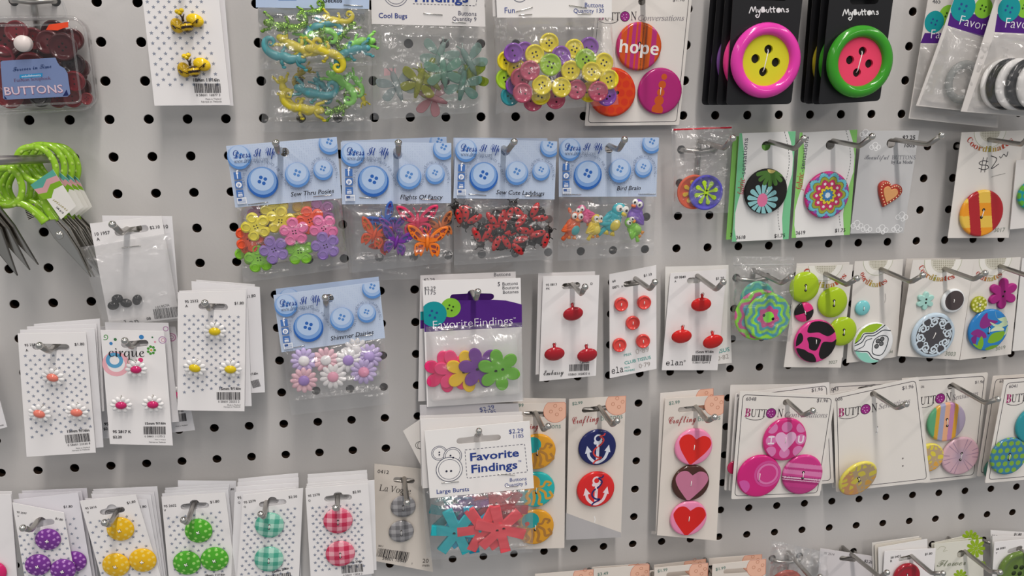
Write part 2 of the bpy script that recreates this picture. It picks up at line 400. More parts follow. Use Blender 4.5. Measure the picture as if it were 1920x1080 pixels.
# ------------------------------------------------------------------ hooks
HOOKS = {}
def hook(key, label, col, row, bend=None, tip=None, L=.056):
    bx, bz = col*.0254, -row*.0254+.0068
    base = np.array([bx, -.004, bz])
    bp = Pt(bend[0], bend[1], L) if bend else np.array([bx, -L, bz-.0005])
    tp = Pt(tip[0], tip[1], L+.008) if tip else bp+np.array([0, -.0085, .0095])
    HOOKS[key] = {'base': base, 'bend': bp, 'tip': tp}
    mw = Matrix.Translation(Vector((bx, 0, bz))); o = np.array([bx, 0, bz]); r = .0019
    root = thing('peg_hook', label, 'peg hook', mw, 'steel peg hooks')
    d = bp-base; d2 = tp-bp
    path = [base-o, base+d*.5-o, bp-d*.08-o, bp-d*.02+d2*.02-o, bp+d2*.18-o, tp-o]
    m = MB(); m.tube(path, r, STEEL, 12); m.build('arm', root)
    m = MB(); m.ell(tp-o, (r*1.28,)*3, BRIGHT, n=14, m=10); m.build('tip', root)
    m = MB(); w = .0127; zc = -.0068
    m.tube([(-w, .013, zc), (-w, .002, zc), (-w*.97, -.0035, zc), (-w*.8, -.0055, zc), (0, -.0062, zc-.001), (w*.8, -.0055, zc), (w*.97, -.0035, zc), (w, .002, zc), (w, .013, zc)], r*.95, STEEL, 10); m.build('crossbar', root)
    m = MB(); m.tube([(0, -.004, .001), (0, -.0025, -.004), (0, -.0021, -.012), (0, -.0021, -.026)], r, STEEL, 10); m.build('backbone', root)
    return root
def hz(key, x, y):
    """how far out along the hook the card slot at this photo pixel sits"""
    a, b = HOOKS[key]['base'], HOOKS[key]['bend']; best = min(np.linspace(.2, .97, 78), key=lambda t: np.hypot(*(proj(a+(b-a)*t)-(x, y))))
    return float(-(a+(b-a)*best)[1])

# ------------------------------------------------------------------ buttons
def prof(R, T, kind='flat', n=6):
    if kind == 'flat': p = [(0, 0), (R*.86, 0), (R*.97, T*.22), (R, T*.5), (R*.985, T*.75), (R*.95, T*.94), (R*.9, T)]; top = .9
    elif kind == 'dome': p = [(0, 0), (R*.86, 0), (R*.98, T*.2), (R, T*.38), (R*.97, T*.56)]; top = .97
    elif kind == 'dish': p = [(0, 0), (R*.86, 0), (R*.98, T*.2), (R, T*.5), (R*.97, T*.85), (R*.9, T), (R*.8, T*.97), (R*.72, T*.74)]; top = .72
    elif kind == 'foam': p = [(0, 0), (R*.96, 0), (R, T*.1), (R, T*.9), (R*.97, T), (R*.86, T), (R*.84, T*.8)]; top = .84
    else: p = [(0, 0), (R, 0), (R, T*.94), (R*.985, T)]; top = .985
    for i in range(1, n+1):
        r = top*(1-i/n)
        if kind == 'dome': z = T*(.56+.44*(1-(r/.97)**2))
        else: z = p[len(p)-i][1] if i > 1 else p[-1][1]
        p.append((R*r, z))
    return p
class Btn:
    """one sew-through button lying on a frame at a photo pixel"""
    def __init__(s, fr, x, y, r, col='ff0000', fn=None, T=None, kind='flat', finish='gloss', holes=2, hs=.2, hr=.075, ang=90, root=None, z=None, name='button', label=None, cat=None, group=None, rot=0, thread=True, tilt=(0, 0), ry=1.0, seg=40, rings=None, hcol=None):
        s.R = R = r*fr.scale(x, y); s.T = T = T or min(.0034, R*.3)
        z0 = fr.T+.0003 if z is None else z
        u, v = fr.L(x, y, z0+T*.7)
        s.ml = Matrix.Translation((u, v, z0)) @ Matrix.Rotation(rot, 4, 'Z') @ Matrix.Rotation(tilt[0], 4, 'X') @ Matrix.Rotation(tilt[1], 4, 'Y')
        s.mb = MB(); s.root = root; s.name = name; s.label = label; s.cat = cat; s.group = group; s.fr = fr; s.kind = kind
        mat = M_attr(finish if finish in FIN else 'gloss') if fn else M(col, finish)
        s.top = {'flat': T, 'dome': T, 'dish': T*.74, 'foam': T*.8}.get(kind, T)
        s.mb.lathe(prof(R, T, kind, rings or (int(min(48, max(16, r*1.15))) if fn else 4)), mat, n=(int(min(180, max(64, r*4))) if fn else seg), ry=ry, fn=fn, R=R)
        s.hp = []; s.n_print = 0; a0 = math.radians(ang)
        for i in range(holes): a = a0+2*math.pi*i/holes; s.hp.append((hs*R*math.cos(a), hs*R*math.sin(a)))
        zt = s.top
        for p in s.hp: s.mb.lathe([(hr*R, zt-.0001), (hr*R, zt+3e-5), (0, zt+3e-5)], hcol or DARK, (p[0], p[1], 0), 12)  # dark disc on the surface paints in the shade of each hole
        s.thread = thread
    def zz(s, lay): s.n_print += 1; return s.top+LAY*lay+5e-7*s.n_print
    def p(s, pts, col, lay=1, clip=.93, kind='ink'):
        q = clipc([(a[0]*s.R, a[1]*s.R) for a in pts], s.R*clip) if clip else np.array(pts)*s.R
        if len(q) > 2: s.mb.poly(q, s.zz(lay), M(col, kind) if isinstance(col, str) else col)
    def d(s, x, y, r, col, lay=1, rin=0, kind='gloss'):
        o = circ(x, y, r, 28)
        if rin: s.mb.poly(o*s.R, s.zz(lay), M(col, kind), [circ(x, y, rin, 28)*s.R])
        else: s.p(o, col, lay, kind=kind)
    def l(s, pts, w, col, lay=2, closed=False, dash=0, curve=8, kind='gloss'):
        P = np.array(pts, float)*s.R; P = cr(P, curve, closed) if curve else P; s.mb.stroke(P, w*s.R, s.zz(lay), M(col, kind), closed, dash*s.R)
    def t(s, st, x0, y0, x1, y1, col, style='sans', lay=4, cap=None): s.mb.text(st, np.array([x0, y0])*s.R, np.array([x1, y1])*s.R, s.zz(lay), M(col, 'gloss'), style, cap*s.R if cap else None)
    def fin(s):
        if s.root is not None: o = s.mb.build(s.name, s.root, s.ml)
        else:
            o = s.mb.build(s.name); o.matrix_world = s.fr.M @ s.ml; tag(o, s.label, s.cat or 'button', s.group)
        if s.thread and len(s.hp) >= 2:
            m = MB(); n = len(s.hp)
            for i in range(n//2):
                a, b = s.hp[i], s.hp[i+n//2]; zt = s.top; m.tube([(a[0], a[1], zt-.0002), (a[0]*.85, a[1]*.85, zt+.0005), (b[0]*.85, b[1]*.85, zt+.0005), (b[0], b[1], zt-.0002)], .00032, THREAD, 6)
            m.build('thread', o)
        return o
def A(c): return np.array([int(c[i:i+2], 16) for i in (0, 2, 4)], float)
def pick(conds, cols, n):
    o = np.tile(A(cols[-1]), (n, 1))
    for c, k in list(zip(conds, cols))[::-1]: o[c] = A(k)
    return o
def f_polka(base, dot, rr=((.0, 0, 0), (.55, 6, .1), (.86, 11, .2)), dr=.1):
    def f(x, y):
        m = np.zeros(len(x), bool)
        for R, n, ph in rr:
            for i in range(n): a = ph+2*math.pi*i/n; m |= (x-R*math.cos(a))**2+(y-R*math.sin(a))**2 < dr*dr
        return pick([m], [dot, base], len(x))
    return f
def f_grid(base, dot, sp=.34, dr=.11, stag=True):
    def f(x, y):
        j = np.round(y/sp); xx = x/sp+(.5*(j % 2) if stag else 0); i = np.round(xx); d = ((xx-i)*sp)**2+(y-j*sp)**2; return pick([d < dr*dr], [dot, base], len(x))
    return f
def f_gingham(dark, light, sp=.33, ph=(.1, .05)):
    mid = ''.join('%02x' % int((a+b)/2) for a, b in zip(A(dark), A(light)))
    def f(x, y):
        a = np.floor(x/sp+ph[0]) % 2; b = np.floor(y/sp+ph[1]) % 2; return pick([(a+b) == 2, (a+b) == 1], [dark, mid, light], len(x))
    return f
def f_bands(edges, cols, ang=0):
    ca, sa = math.cos(ang), math.sin(ang)
    def f(x, y):
        t = x*ca+y*sa; return np.array([A(c) for c in cols])[np.clip(np.searchsorted(edges, t), 0, len(cols)-1)]
    return f
# ------------------------------------------------------------------ bags
def bag(root, fr, quad, seed=1, front=.006, back=.002, seal=.12, nu=40, nv=72, zoff=0.0, name='plastic_bag', mat=None, top_open=True, crinkle=.0007):
    """two film sheets that swell over the contents, heat-sealed strip at the foot; quad in photo pixels"""
    c = [fr.L(*q) for q in quad]; mb = MB(); mat = mat or M_clear()
    def pos(a, b): return (c[0]*(1-a)+c[1]*a)*(1-b)+(c[3]*(1-a)+c[2]*a)*b
    def sm(t): t = min(1, max(0, t)); return t*t*(3-2*t)
    R = random.Random(seed*7+1); LS = [np.linalg.norm(c[1]-c[0]), np.linalg.norm(c[3]-c[0])]
    folds = [(R.uniform(.0, .85), R.choice((R.uniform(.03, .2), R.uniform(.03, .16), R.uniform(.03, .2), R.uniform(.76, .95), R.uniform(.2, .8))), R.uniform(.12, .5), R.uniform(-.12, .12), R.uniform(-.25, .25), R.uniform(.0009, .0017), R.uniform(.0008, .0015)) for _ in range(13)]
    def crease(a, b):
        z = 0
        for a0, b0, ln, sl, cv, w, A_ in folds:
            t = (a-a0)/ln
            if 0 < t < 1: d = (b-b0-sl*t-cv*t*(t-1))*LS[1]/w; z += A_*math.exp(-d*d)*math.sin(math.pi*t)**.5 if abs(d) < 3 else 0
        return z
    for sgn, H in ((1, front), (-1, back)):
        V = []
        for j in range(nv+1):
            for i in range(nu+1):
                a, b = i/nu, j/nv; p = pos(a, b); e = sm(min(a, 1-a)/.09)*sm(b/.14)*sm((1-seal-b)/.09) if b < 1-seal else 0
                nz = noise.noise(Vector((a*7+seed*3.1, b*6, sgn*2.3)))*1.0+.6*noise.noise(Vector((a*16, b*13+seed, sgn)))
                rg = abs(noise.noise(Vector((a*9+seed*1.7, b*5+3.3, sgn*.7))))-.25; z = zoff+sgn*(.00012+H*e*(1+.06*nz))+crinkle*(nz+1.6*rg)*(.35+.65*e)*sgn*(1 if sgn > 0 else .4)
                if b >= 1-seal: z += .0004*math.sin(a*150)*sgn*0+.0005*math.sin(a*60+seed)*.4
                z = (min(z, zoff-.00012) if back > .0005 else zoff) if sgn < 0 else max(z, zoff+.0001)+crease(a, b)
                V.append((p[0], p[1], z))
        w = nu+1; F = [(j*w+i, (j+1)*w+i, (j+1)*w+i+1, j*w+i+1) for j in range(nv) for i in range(nu)]
        if sgn < 0: F = [f[::-1] for f in F]
        mb.add(V, F, mat, True)
    return mb.build(name, root)
def staple(c, x0, y0, x1, y1):
    a, b = c.L(x0, y0), c.L(x1, y1); z = c.T+.0004; m = MB(); m.tube([(*a, 0), (*a, z), (*(a+(b-a)*.05), z+.0001), (*(b-(b-a)*.05), z+.0001), (*b, z), (*b, 0)], .00028, BRIGHT, 6); m.build('staple', c.root)
def place(fr, x, y, z=0.0, rot=0, tilt=(0, 0)):
    u, v = fr.L(x, y, z+.001); return fr.M @ Matrix.Translation((u, v, z)) @ Matrix.Rotation(rot, 4, 'Z') @ Matrix.Rotation(tilt[0], 4, 'X') @ Matrix.Rotation(tilt[1], 4, 'Y')
ORD = ['first', 'second', 'third', 'fourth', 'fifth', 'sixth', 'seventh', 'eighth', 'ninth', 'tenth', 'eleventh', 'twelfth', 'thirteenth', 'fourteenth']
def ranked(items, key=lambda q: q[0]):
    """'only', 'leftmost', 'second from left' ... for items of one kind"""
    xs = sorted(items, key=key); n = len(xs); out = {}
    for i, it in enumerate(xs): out[id(it)] = '' if n == 1 else 'leftmost' if i == 0 else 'rightmost' if i == n-1 else ORD[i]+' from left'
    return out

# ------------------------------------------------------------------ the setting: painted pegboard on the back wall
def build_wall():
    mb = MB(); S = .0254; R = .0032; D = .0055
    c0, c1, r0, r1 = -14, 44, -14, 24
    n = 16; ang = [2*math.pi*k/n for k in range(n)]
    V = []; F = []; mi = []
    sq = []
    for a in ang:
        m = max(abs(math.cos(a)), abs(math.sin(a))); sq.append((math.cos(a)/m*S/2, math.sin(a)/m*S/2))
    def lip(k, i, j): return R*(1+.05*noise.noise(Vector((i*3.7+math.cos(ang[k]), j*2.9+math.sin(ang[k]), .5))))
    for r in range(r0, r1):
        for c in range(c0, c1):
            x, z = c*S, -r*S; o = len(V)
            V += [(x+p, 0, z+q) for p, q in sq]
            V += [(x+lip(k, c, r)*1.1*math.cos(a), 0, z+lip(k, c, r)*1.1*math.sin(a)) for k, a in enumerate(ang)]
            V += [(x+lip(k, c, r)*math.cos(a), .0004, z+lip(k, c, r)*math.sin(a)) for k, a in enumerate(ang)]
            V += [(x+R*math.cos(a), D, z+R*math.sin(a)) for a in ang]
            for k in range(n):
                l = (k+1) % n
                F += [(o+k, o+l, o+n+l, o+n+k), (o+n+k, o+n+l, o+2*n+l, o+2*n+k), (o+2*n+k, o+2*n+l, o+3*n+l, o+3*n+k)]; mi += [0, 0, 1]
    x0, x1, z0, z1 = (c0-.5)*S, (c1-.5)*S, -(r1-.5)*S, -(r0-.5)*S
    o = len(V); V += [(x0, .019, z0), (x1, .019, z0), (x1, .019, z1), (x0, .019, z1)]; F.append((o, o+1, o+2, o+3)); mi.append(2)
    paint = bpy.data.materials.new('white_pegboard_paint'); paint.use_nodes = True; nt = paint.node_tree; N = nt.nodes; b = N['Principled BSDF']
    tc = N.new('ShaderNodeTexCoord'); n1 = N.new('ShaderNodeTexNoise'); n1.inputs['Scale'].default_value = 9; n1.inputs['Detail'].default_value = 6
    n2 = N.new('ShaderNodeTexNoise'); n2.inputs['Scale'].default_value = 420; nt.links.new(tc.outputs['Object'], n1.inputs[0]); nt.links.new(tc.outputs['Object'], n2.inputs[0])
    mx = N.new('ShaderNodeMix'); mx.data_type = 'RGBA'; mx.inputs[6].default_value = (.55, .537, .525, 1); mx.inputs[7].default_value = (.62, .608, .597, 1)
    nt.links.new(n1.outputs['Fac'], mx.inputs[0]); nt.links.new(mx.outputs[2], b.inputs['Base Color'])
    bp = N.new('ShaderNodeBump'); bp.inputs['Strength'].default_value = .06; bp.inputs['Distance'].default_value = .001; nt.links.new(n2.outputs['Fac'], bp.inputs['Height']); nt.links.new(bp.outputs[0], b.inputs['Normal'])
    b.inputs['Roughness'].default_value = .4
    me = bpy.data.meshes.new('wall_back'); me.from_pydata(V, [], F)
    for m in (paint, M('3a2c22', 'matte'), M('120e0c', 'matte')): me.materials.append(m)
    me.polygons.foreach_set('material_index', mi); me.update()
    o = bpy.data.objects.new('wall_back', me); COL.objects.link(o); o['kind'] = 'structure'; o['label'] = 'white painted pegboard wall full of small round holes'; o['category'] = 'wall'
build_wall()

for k, lb, c, r, b, t in [
    ('posies', 'steel hook through the blue header above the five-petal flower buttons', 6.5, 1, (522, 286), (517, 268)),
    ('flights', 'steel hook through the blue header above the butterfly buttons', 9.5, 1, (747, 291), (747, 268)),
    ('lady', 'steel hook through the blue header above the ladybird buttons', 12.5, 1, (951, 284), (964, 266)),
    ('bird', 'steel hook through the blue header above the bird buttons', 15.5, 1, (1160, 281), (1171, 262)),
    ('zip', 'steel hook through the zip bag with red strip holding two flower discs', 18.5, 1, (1358, 278), (1374, 259)),
    ('3618', 'steel hook through the green-edged card with the black daisy button', 20.5, 1, (1490, 279), (1507, 260)),
    ('3619', 'steel hook through the green-edged card with the mandala button', 22.5, 1, (1612, 274), (1635, 256)),
    ('lamode', 'steel hook through the grey card with the heart button', 24.5, 1, (1741, 271), (1765, 254)),
    ('two', 'steel hook through the card with the red and yellow striped button', 27.5, 1, None, None),
    ('1957', 'steel hook through the card above the four black beads', 2.5, 3, (228, 437), (211, 421)),
    ('9525', 'steel hook through the starry card of orange-centred daisies', .5, 6, (92, 659), (74, 648)),
    ('cirque', 'steel hook through the card with coloured rings and pink-centred daisies', 2.5, 6, (247, 651), (234, 639)),
    ('2532', 'steel hook through the starry card of yellow-centred daisies', 4.5, 5, (393, 580), (384, 568)),
    ('shimmer', 'steel hook through the tilted blue header above pastel daisies', 7.5, 5, (612, 573), (610, 558)),
    ('fav', 'steel hook through the purple-banded card of large flowers', 11.5, 5, (893, 561), (896, 547)),
    ('0813', 'steel hook through the card with three dark red oval buttons', 14.5, 5, (1090, 551), (1097, 538)),
    ('0871', 'steel hook through the card with five round red buttons', 16.5, 5, (1219, 542), (1228, 529)),
    ('0849', 'steel hook through the card with three glassy red oval buttons', 18.5, 5, (1343, 543), (1356, 529)),
    ('bag2', 'steel hook through the clear zip bag of scalloped discs', 20.5, 5, (1465, 531), (1483, 519)),
    ('3027', 'steel hook through the card of lime and black-pink buttons', 22.5, 5, (1588, 534), (1607, 522)),
    ('004', 'steel hook through the card with the aqua and wavy green buttons', 24.5, 5, (1708, 529), (1730, 516)),
    ('3003', 'steel hook through the card with the grey scrollwork button', 26.5, 5, (1826, 524), (1847, 512)),
    ('3019', 'steel hook through the card with the magenta flower button', 28.5, 5, None, None),
    ('burst', 'steel hook through the white header above the starburst buttons', 11.5, 9, (897, 817), (898, 808)),
    ('oct', 'steel hook through the octopus button card', 13.5, 9, (1019, 806), (1028, 799)),
    ('anch', 'steel hook through the anchor button card', 15.5, 9, (1148, 797), (1157, 789)),
    ('heart', 'steel hook through the heart button card', 18.5, 9, (1327, 790), (1340, 782)),
    ('6048', 'steel hook through the pink trio button card', 21.5, 9, (1506, 779), (1524, 770)),
    ('blank', 'steel hook through the card left with one yellow button', 24.5, 9, (1682, 766), (1699, 758)),
    ('6006', 'steel hook through the card with the pastel striped button', 27.5, 9, (1848, 756), (1871, 748)),
    ('2597', 'steel hook through the purple polka dot button card', -.5, 11, (58, 994), (43, 990)),
    ('2616', 'steel hook through the yellow polka dot button card', 1.5, 11, (205, 985), (196, 980)),
    ('2602', 'steel hook through the green polka dot button card', 3.5, 11, (351, 981), (344, 975)),
    ('2579', 'steel hook through the teal gingham button card', 5.5, 11, (495, 970), (489, 964)),
    ('2578', 'steel hook through the pink gingham button card', 7.5, 11, (633, 955), (629, 952)),
    ('vogue', 'steel hook through the cream card of grey gingham buttons', 9.5, 11, (764, 943), (763, 942)),
    ('zip3', 'steel hook through the zip bag at the foot of the board', 22.5, 15, (1526, 1090), None),
    ('b220', 'steel hook through the pale card beside the bottom zip bag', 24.5, 15, (1650, 1082), None),
    ('0421', 'steel hook through the card with one red button at bottom', 26.5, 15, (1747, 1075), (1768, 1075)),
    ('flower', 'steel hook through the green daisy-printed card at bottom', 28.5, 15, (1858, 1072), (1875, 1073)),
    ('8081', 'steel hook through the card with the olive button', 30.5, 15, None, None),
    ('c349', 'steel hook through the third peach-cornered card of the bottom row', 15.5, 15, None, None),
    ('c199', 'steel hook through the second peach-cornered card of the bottom row', 17.5, 15, None, None),
    ('c199b', 'steel hook through the peach-cornered card beside the bottom zip bag', 19.5, 15, None, None),
]:
    hook(k, lb, c, r, b, t)

# ------------------------------------------------------------------ star-printed cards and their stacks (left and bottom left)
def behind(h, n, quads, label, hook_key, group, col='f1f0f1', step=.0026, name='button_card', **kw):
    """the cards further back on the same hook, of which edges show"""
    out = []
    for i, q in enumerate(quads):
        lb = label % ORD[i+1] if '%s' in label else label
        out.append(Card(lb, q, max(.0095, h-step*(i+1)), hook=hook_key, col=col, group=group, name=name, **kw))
    return out
def daisy(c, x, y, r, ccol, name='daisy_button', n=10, pcol='f4f3f2', rot=0, tilt=(.2, 0), wire=True):
    """white petalled shank button with a coloured oval middle, hanging from a wire loop"""
    R = r*c.scale(x, y); z = c.T+.0062; u, v = c.L(x, y, z)
    ml = Matrix.Translation((u, v, z)) @ Matrix.Rotation(rot, 4, 'Z') @ Matrix.Rotation(tilt[0], 4, 'X') @ Matrix.Rotation(tilt[1], 4, 'Y')
    m = MB(); P = M(pcol, 'gloss')
    for i in range(n):
        a = 2*math.pi*i/n; m.ell((R*.7*math.cos(a), R*.62*math.sin(a), -.0006), (R*.32, R*.215, .0011), P, a, 10, 7)
    m.ell((0, 0, -.001), (R*.62, R*.55, .0016), P)
    o = m.build(name, c.root, ml)
    m = MB(); m.ell((0, 0, 0), (R*.52, R*.4, .0022), M(ccol, 'gloss'), 0, 18, 10); q = m.build('flower_centre', o); q['label'] = 'coloured oval middle of the daisy'
    if wire:
        m = MB(); t = np.linspace(0, math.pi*2, 13); m.tube([(0, R*.62+.0013*math.sin(k), -.003+.0013*math.cos(k)) for k in t], .0003, BRIGHT, 6); m.build('wire_loop', o)
    return o
def starcard(label, q, h, hook_key, slot, num, let, price, stars, group, size=None, bar=None, digits='', bump=0, name='button_card', numpos=None, fs=1.0):
    c = Card(label, q, h, slot=slot, hook=hook_key, group=group, bump=bump)
    if stars: c.stars(*stars)
    if size: c.t(size[0], *size[1:5], style='heavy')
    if bar: c.bar(*bar, digits=digits); x0, y0, x1, y1, hh = bar[:5]; k = (y1-y0)/(x1-x0)
    if bar:
        c.t('Made in Thailand', x0+(x1-x0)*.45, y0+hh*1.62+k*20, x1, y1+hh*1.62); c.t('Fabriqué en Thaïlande', x0+(x1-x0)*.3, y0+hh*1.85+k*15, x1, y1+hh*1.85)
    if num: c.t(num, *numpos[0], style='semi'); c.t(let, *numpos[1], style='semi'); c.t(price, *numpos[2], style='semi')
    return c
# bee card, top left
h = .030
c = Card('white star-printed card with two yellow bee buttons', [(261, -62), (405, -60), (432, 197), (290, 198)], h, group='star-printed button cards', slot=(310, -45, 360, -45, 5))
c.stars((274, -16), (374, -16), (408, 158), (297, 159), 6, 19, 4.2)
c.t('18mm 11/16in', 363, 153, 412, 152.5, style='heavy'); c.bar(364, 156.5, 414, 156.5, 18, 3, '0 58601 16877 3'); c.t('Made in Thailand', 386, 187, 415, 186.5); c.t('Fabriqué en Thaïlande', 378, 192, 416, 191.5)
Card('white card just behind the bee button card', [(272, -60), (417, -58), (438, 198), (300, 199)], h-.003, group='star-printed button cards', col='eceaec')
for i, (x, y) in enumerate(((347, 41), (360, 124))):
    k = c.scale(x, y); z = c.T+.004; u, v = c.L(x, y, z); m = MB(); Y, B, Y2 = M('f3cf1c', 'gloss'), M('2c1b12', 'gloss'), M('c9a418', 'gloss')
    o = m
    def bee_col(px, py): return pick([np.abs(((py+1.2)*2.6) % 2-1) < .55], ['2c1b12', 'd8b21c'], len(px))
    o.lathe([(11.5*k, 0), (11.5*k, .0015), (10*k, .0032), (8*k, .0042), (6*k, .0048), (4*k, .0052), (2*k, .0054), (0, .0055)], M_attr('gloss'), (2*k, -10*k, 0), 40, .95, bee_col, R=11.5*k)
    b = m.build('bee_button', c.root, Matrix.Translation((u, v, z-.0004)) @ Matrix.Rotation(.1, 4, 'Z'))
    for sx, px, py, rx, ry, rot in ((-1, -17, -5, 12, 15, .3), (1, 18, 1, 17, 12.5, -.45)):
        m = MB(); m.ell((px*k, py*k, -.0012), (rx*k, ry*k, .0024), Y2 if sx < 0 else Y, rot, 18, 10)
        m.ell((px*k+1*k, py*k-3*k, -.0006), (rx*k*.8, ry*k*.75, .0019), M('d9b320', 'gloss'), rot, 18, 10)
        for a in (-.5, 0, .5): m.tube([(px*k+2*k*sx, py*k-6*k, .0019), (px*k+(2+5*math.cos(a))*k*sx, py*k+(-3+7*math.sin(a+.4))*k, .0020)], .6*k, B, 6)
        m.tube([(px*k-7*k*sx, py*k-8*k, .0016), (px*k+4*k*sx, py*k-1*k, .0021), (px*k+9*k*sx, py*k+1*k, .0016)], .7*k, B, 6)
        m.build('wing', b)
    m = MB(); m.tube([(-2*k, 2*k, .003), (-1*k, 8*k, .0045), (-6*k, 15*k, .004)], [2.6*k, 2.4*k, 1*k], B, 8); m.tube([(-1*k, 6*k, .0045), (3*k, 14*k, .004)], [2*k, 1*k], B, 8)
    for dx, dy in ((-9, 20), (-1, 21), (-5, 17)): m.ell((dx*k, dy*k, .003), (5*k, 4.6*k, .0024), Y, 0, 12, 8)
    m.build('head', b)

# orange-centred daisies, pink-centred daisies with rings, yellow-centred daisies
G = 'star-printed button cards'
h = hz('9525', 99, 648)
c = starcard('white star-printed card with three orange-centred white daisies', [(33.5, 625), (161.5, 623), (180, 848), (50.4, 856)], h, '9525', (68, 650, 124, 651, 4.5), '95 2531', 'A', '$1.80',
             ((48, 667), (153, 665), (170, 799), (61, 819), 7, 19, 3.7), G, ('15mm 9/16in', 126.8, 810.5, 168.3, 808), (122, 815, 169, 811, 17, 5), '0 58601 22530 8', numpos=((47.4, 649, 70, 647.3), (49, 658.5, 54, 658), (140.7, 647.5, 159, 646.7)))
for x, y, rt in ((98.5, 708, -.3), (73.5, 776, -.35), (143.5, 773.5, -.05)): daisy(c, x, y, 20.5, 'e8806e', rot=rt)
behind(h, 3, [[(38, 618), (178, 616), (194.4, 838), (54, 848)], [(51, 612), (181.5, 607), (192, 800), (60, 830)], [(64, 607.5), (187.5, 597), (196, 770), (76, 800)]], 'white card %s in the stack of orange-centred daisy cards', '9525', G, 'edecee')
h = hz('cirque', 252, 645)
c = Card('white card with coloured rings and three pink-centred white daisies', [(188.7, 618.5), (307.6, 620.6), (324.4, 834.8), (206.5, 832)], h, slot=(234, 646, 272, 643, 4.2), hook='cirque', group=G)
for x, y, ro, ri, col in ((215, 675, 15, 8.5, '5fa5cf'), (218, 682, 24, 15.5, 'f0b4bd'), (265.5, 631.5, 4.3, 0, '3f86c4'), (208.5, 643.5, 3, 0, '3f86c4'), (216.5, 636, 2.8, 0, '3f7a4e'), (286, 632, 1.6, 0, '3f7a4e'), (305, 637, 7, 5.6, 'b58bb4'), (306, 637, 3.6, 2.4, 'd79ab0'), (264, 674.5, 4.5, 0, 'e0457e'), (291, 640.5, 2, 0, 'e6a0b4'), (245, 678, 5.5, 4.6, '5f9a70')): c.d(x, y, ro, col, 1 if ro > 20 else 2, ri)
c.l([(198+5*math.cos(a)*a/7, 631+5*math.sin(a)*a/7) for a in np.linspace(1, 8.5, 24)], 1.3, '4e9a4a')
for a in range(7): c.d(284+6.2*math.cos(a*.9), 656+6.6*math.sin(a*.9), 2.5, '4f9a3e', 2)
c.d(284, 656, 2, 'd8a83a', 3); c.t('cirque', 204.4, 668, 271.5, 668.5, '1d1c20', 'rom', cap=17, lay=6)
for x, y in ((255, 693), (227, 760), (286.5, 758.7)): daisy(c, x, y, 19.5, 'c92468')
c.t('15mm 9/16in', 272.6, 795.7, 311, 795, style='heavy'); c.bar(269, 799, 311, 799, 16, 8, '0 58601 11375 2'); c.t('Made in Thailand', 291, 824, 311, 824.5); c.t('Fabriqué en Thaïlande', 280, 829, 311, 829.5)
c.t('95 2817 K', 212, 811, 246.5, 811, style='heavy'); c.t('$2.20', 212.4, 820.8, 229, 820.8, style='heavy')
bb = behind(h, 3, [[(197, 604), (316, 605), (336, 790), (214, 800)], [(200, 610), (329, 612.5), (366, 806), (215, 822)], [(186, 612), (300, 609), (318, 814), (190, 822)]], 'white card %s in the stack of pink-centred daisy cards', 'cirque', G, 'ecebed', step=.0085)
bb[1].d(322, 632, 8, 'c78bb0', 2, 6); bb[1].d(322, 632, 4, 'c78bb0', 2, 2.6); bb[0].d(311, 616, 5, 'b98bb4', 2, 3.6)
daisy(bb[1], 327, 741, 19, 'c92468'); bb[1].bar(324, 776, 349, 774, 16, 9); bb[1].t('15mm 9/16in', 318, 773, 345, 771, style='heavy'); bb[1].t('Made in Thailand', 330, 800, 352, 797)
bb[2].t('95', 196, 797, 204, 796.5, style='heavy'); bb[2].t('$2', 195, 806, 203, 805.5, style='heavy')
h = hz('2532', 398, 575)
c = starcard('white star-printed card with three yellow-centred white daisies', [(333.5, 548), (461.5, 544.4), (458.5, 770.5), (333, 768.7)], h, '2532', (379, 574, 421, 575.5, 4.3), '95 2532', 'A', '$1.80',
             ((347, 592), (447, 594), (447, 721), (346, 735), 7, 19, 3.7), G, ('15mm 9/16in', 412, 730.5, 451.7, 730), (406.7, 734.5, 451, 734.5, 15.5, 11), '0 58601 22532 2', numpos=((347.4, 567.5, 372.6, 565.8), (348, 575.5, 353, 575.2), (440, 570.5, 457.6, 570)))
for x, y, rt in ((402.5, 621.5, 0), (365, 690.5, -.25), (432, 692.6, 0)): daisy(c, x, y, 20.5, 'dfc414', rot=rt)
bb = behind(h, 3, [[(336, 545), (463, 541), (472, 761), (345, 764)], [(359, 527), (487, 538), (497, 735), (372, 742)], [(368, 524.5), (478, 533), (486, 725), (380, 730)]], 'white card %s in the stack of yellow-centred daisy cards', '2532', G, 'edecee', step=.004)
bb[1].t('$1.80', 462, 558.7, 480, 556, style='semi'); bb[1].bar(470, 714, 485, 710, 15, 4); bb[1].t('15mm 9/16in', 450, 706, 484, 701, style='heavy')
# small bag of four black beads on a card
h = hz('1957', 241, 432)
c = Card('white card with a clear bag of four black beads', [(168.6, 419), (303, 404.7), (337, 596), (206, 612)], h, slot=(222, 436, 272, 428, 4.3), hook='1957')
c.t('10 1957', 179, 441.7, 207, 438.3, style='semi'); c.t('A', 182, 451, 188, 450.4, style='semi'); c.t('$2.10', 281.6, 429.4, 300.4, 427.5, style='semi')
c.bar(287, 579.5, 336, 574, 20, 14); c.t('101957A', 293, 578.7, 319, 574); c.t('elan', 224, 613, 262, 606, INK, 'mono', cap=13); c.t('08', 276, 600, 284, 598.6, style='heavy')
b2 = Card('white card behind the card with four black beads', [(191.8, 404), (323, 405.4), (335, 560), (205, 575)], h-.004, hook='1957', col='ecebed'); b2.t('10', 308, 428, 316, 427.3, style='semi')
bag(c.root, c, [(150.7, 463), (320, 436), (341, 600), (196, 614)], 4, .0075, .0001, .05, mat=M_clear('milky_film', .05, .2), zoff=.0008); staple(c, 229, 464, 264, 460)
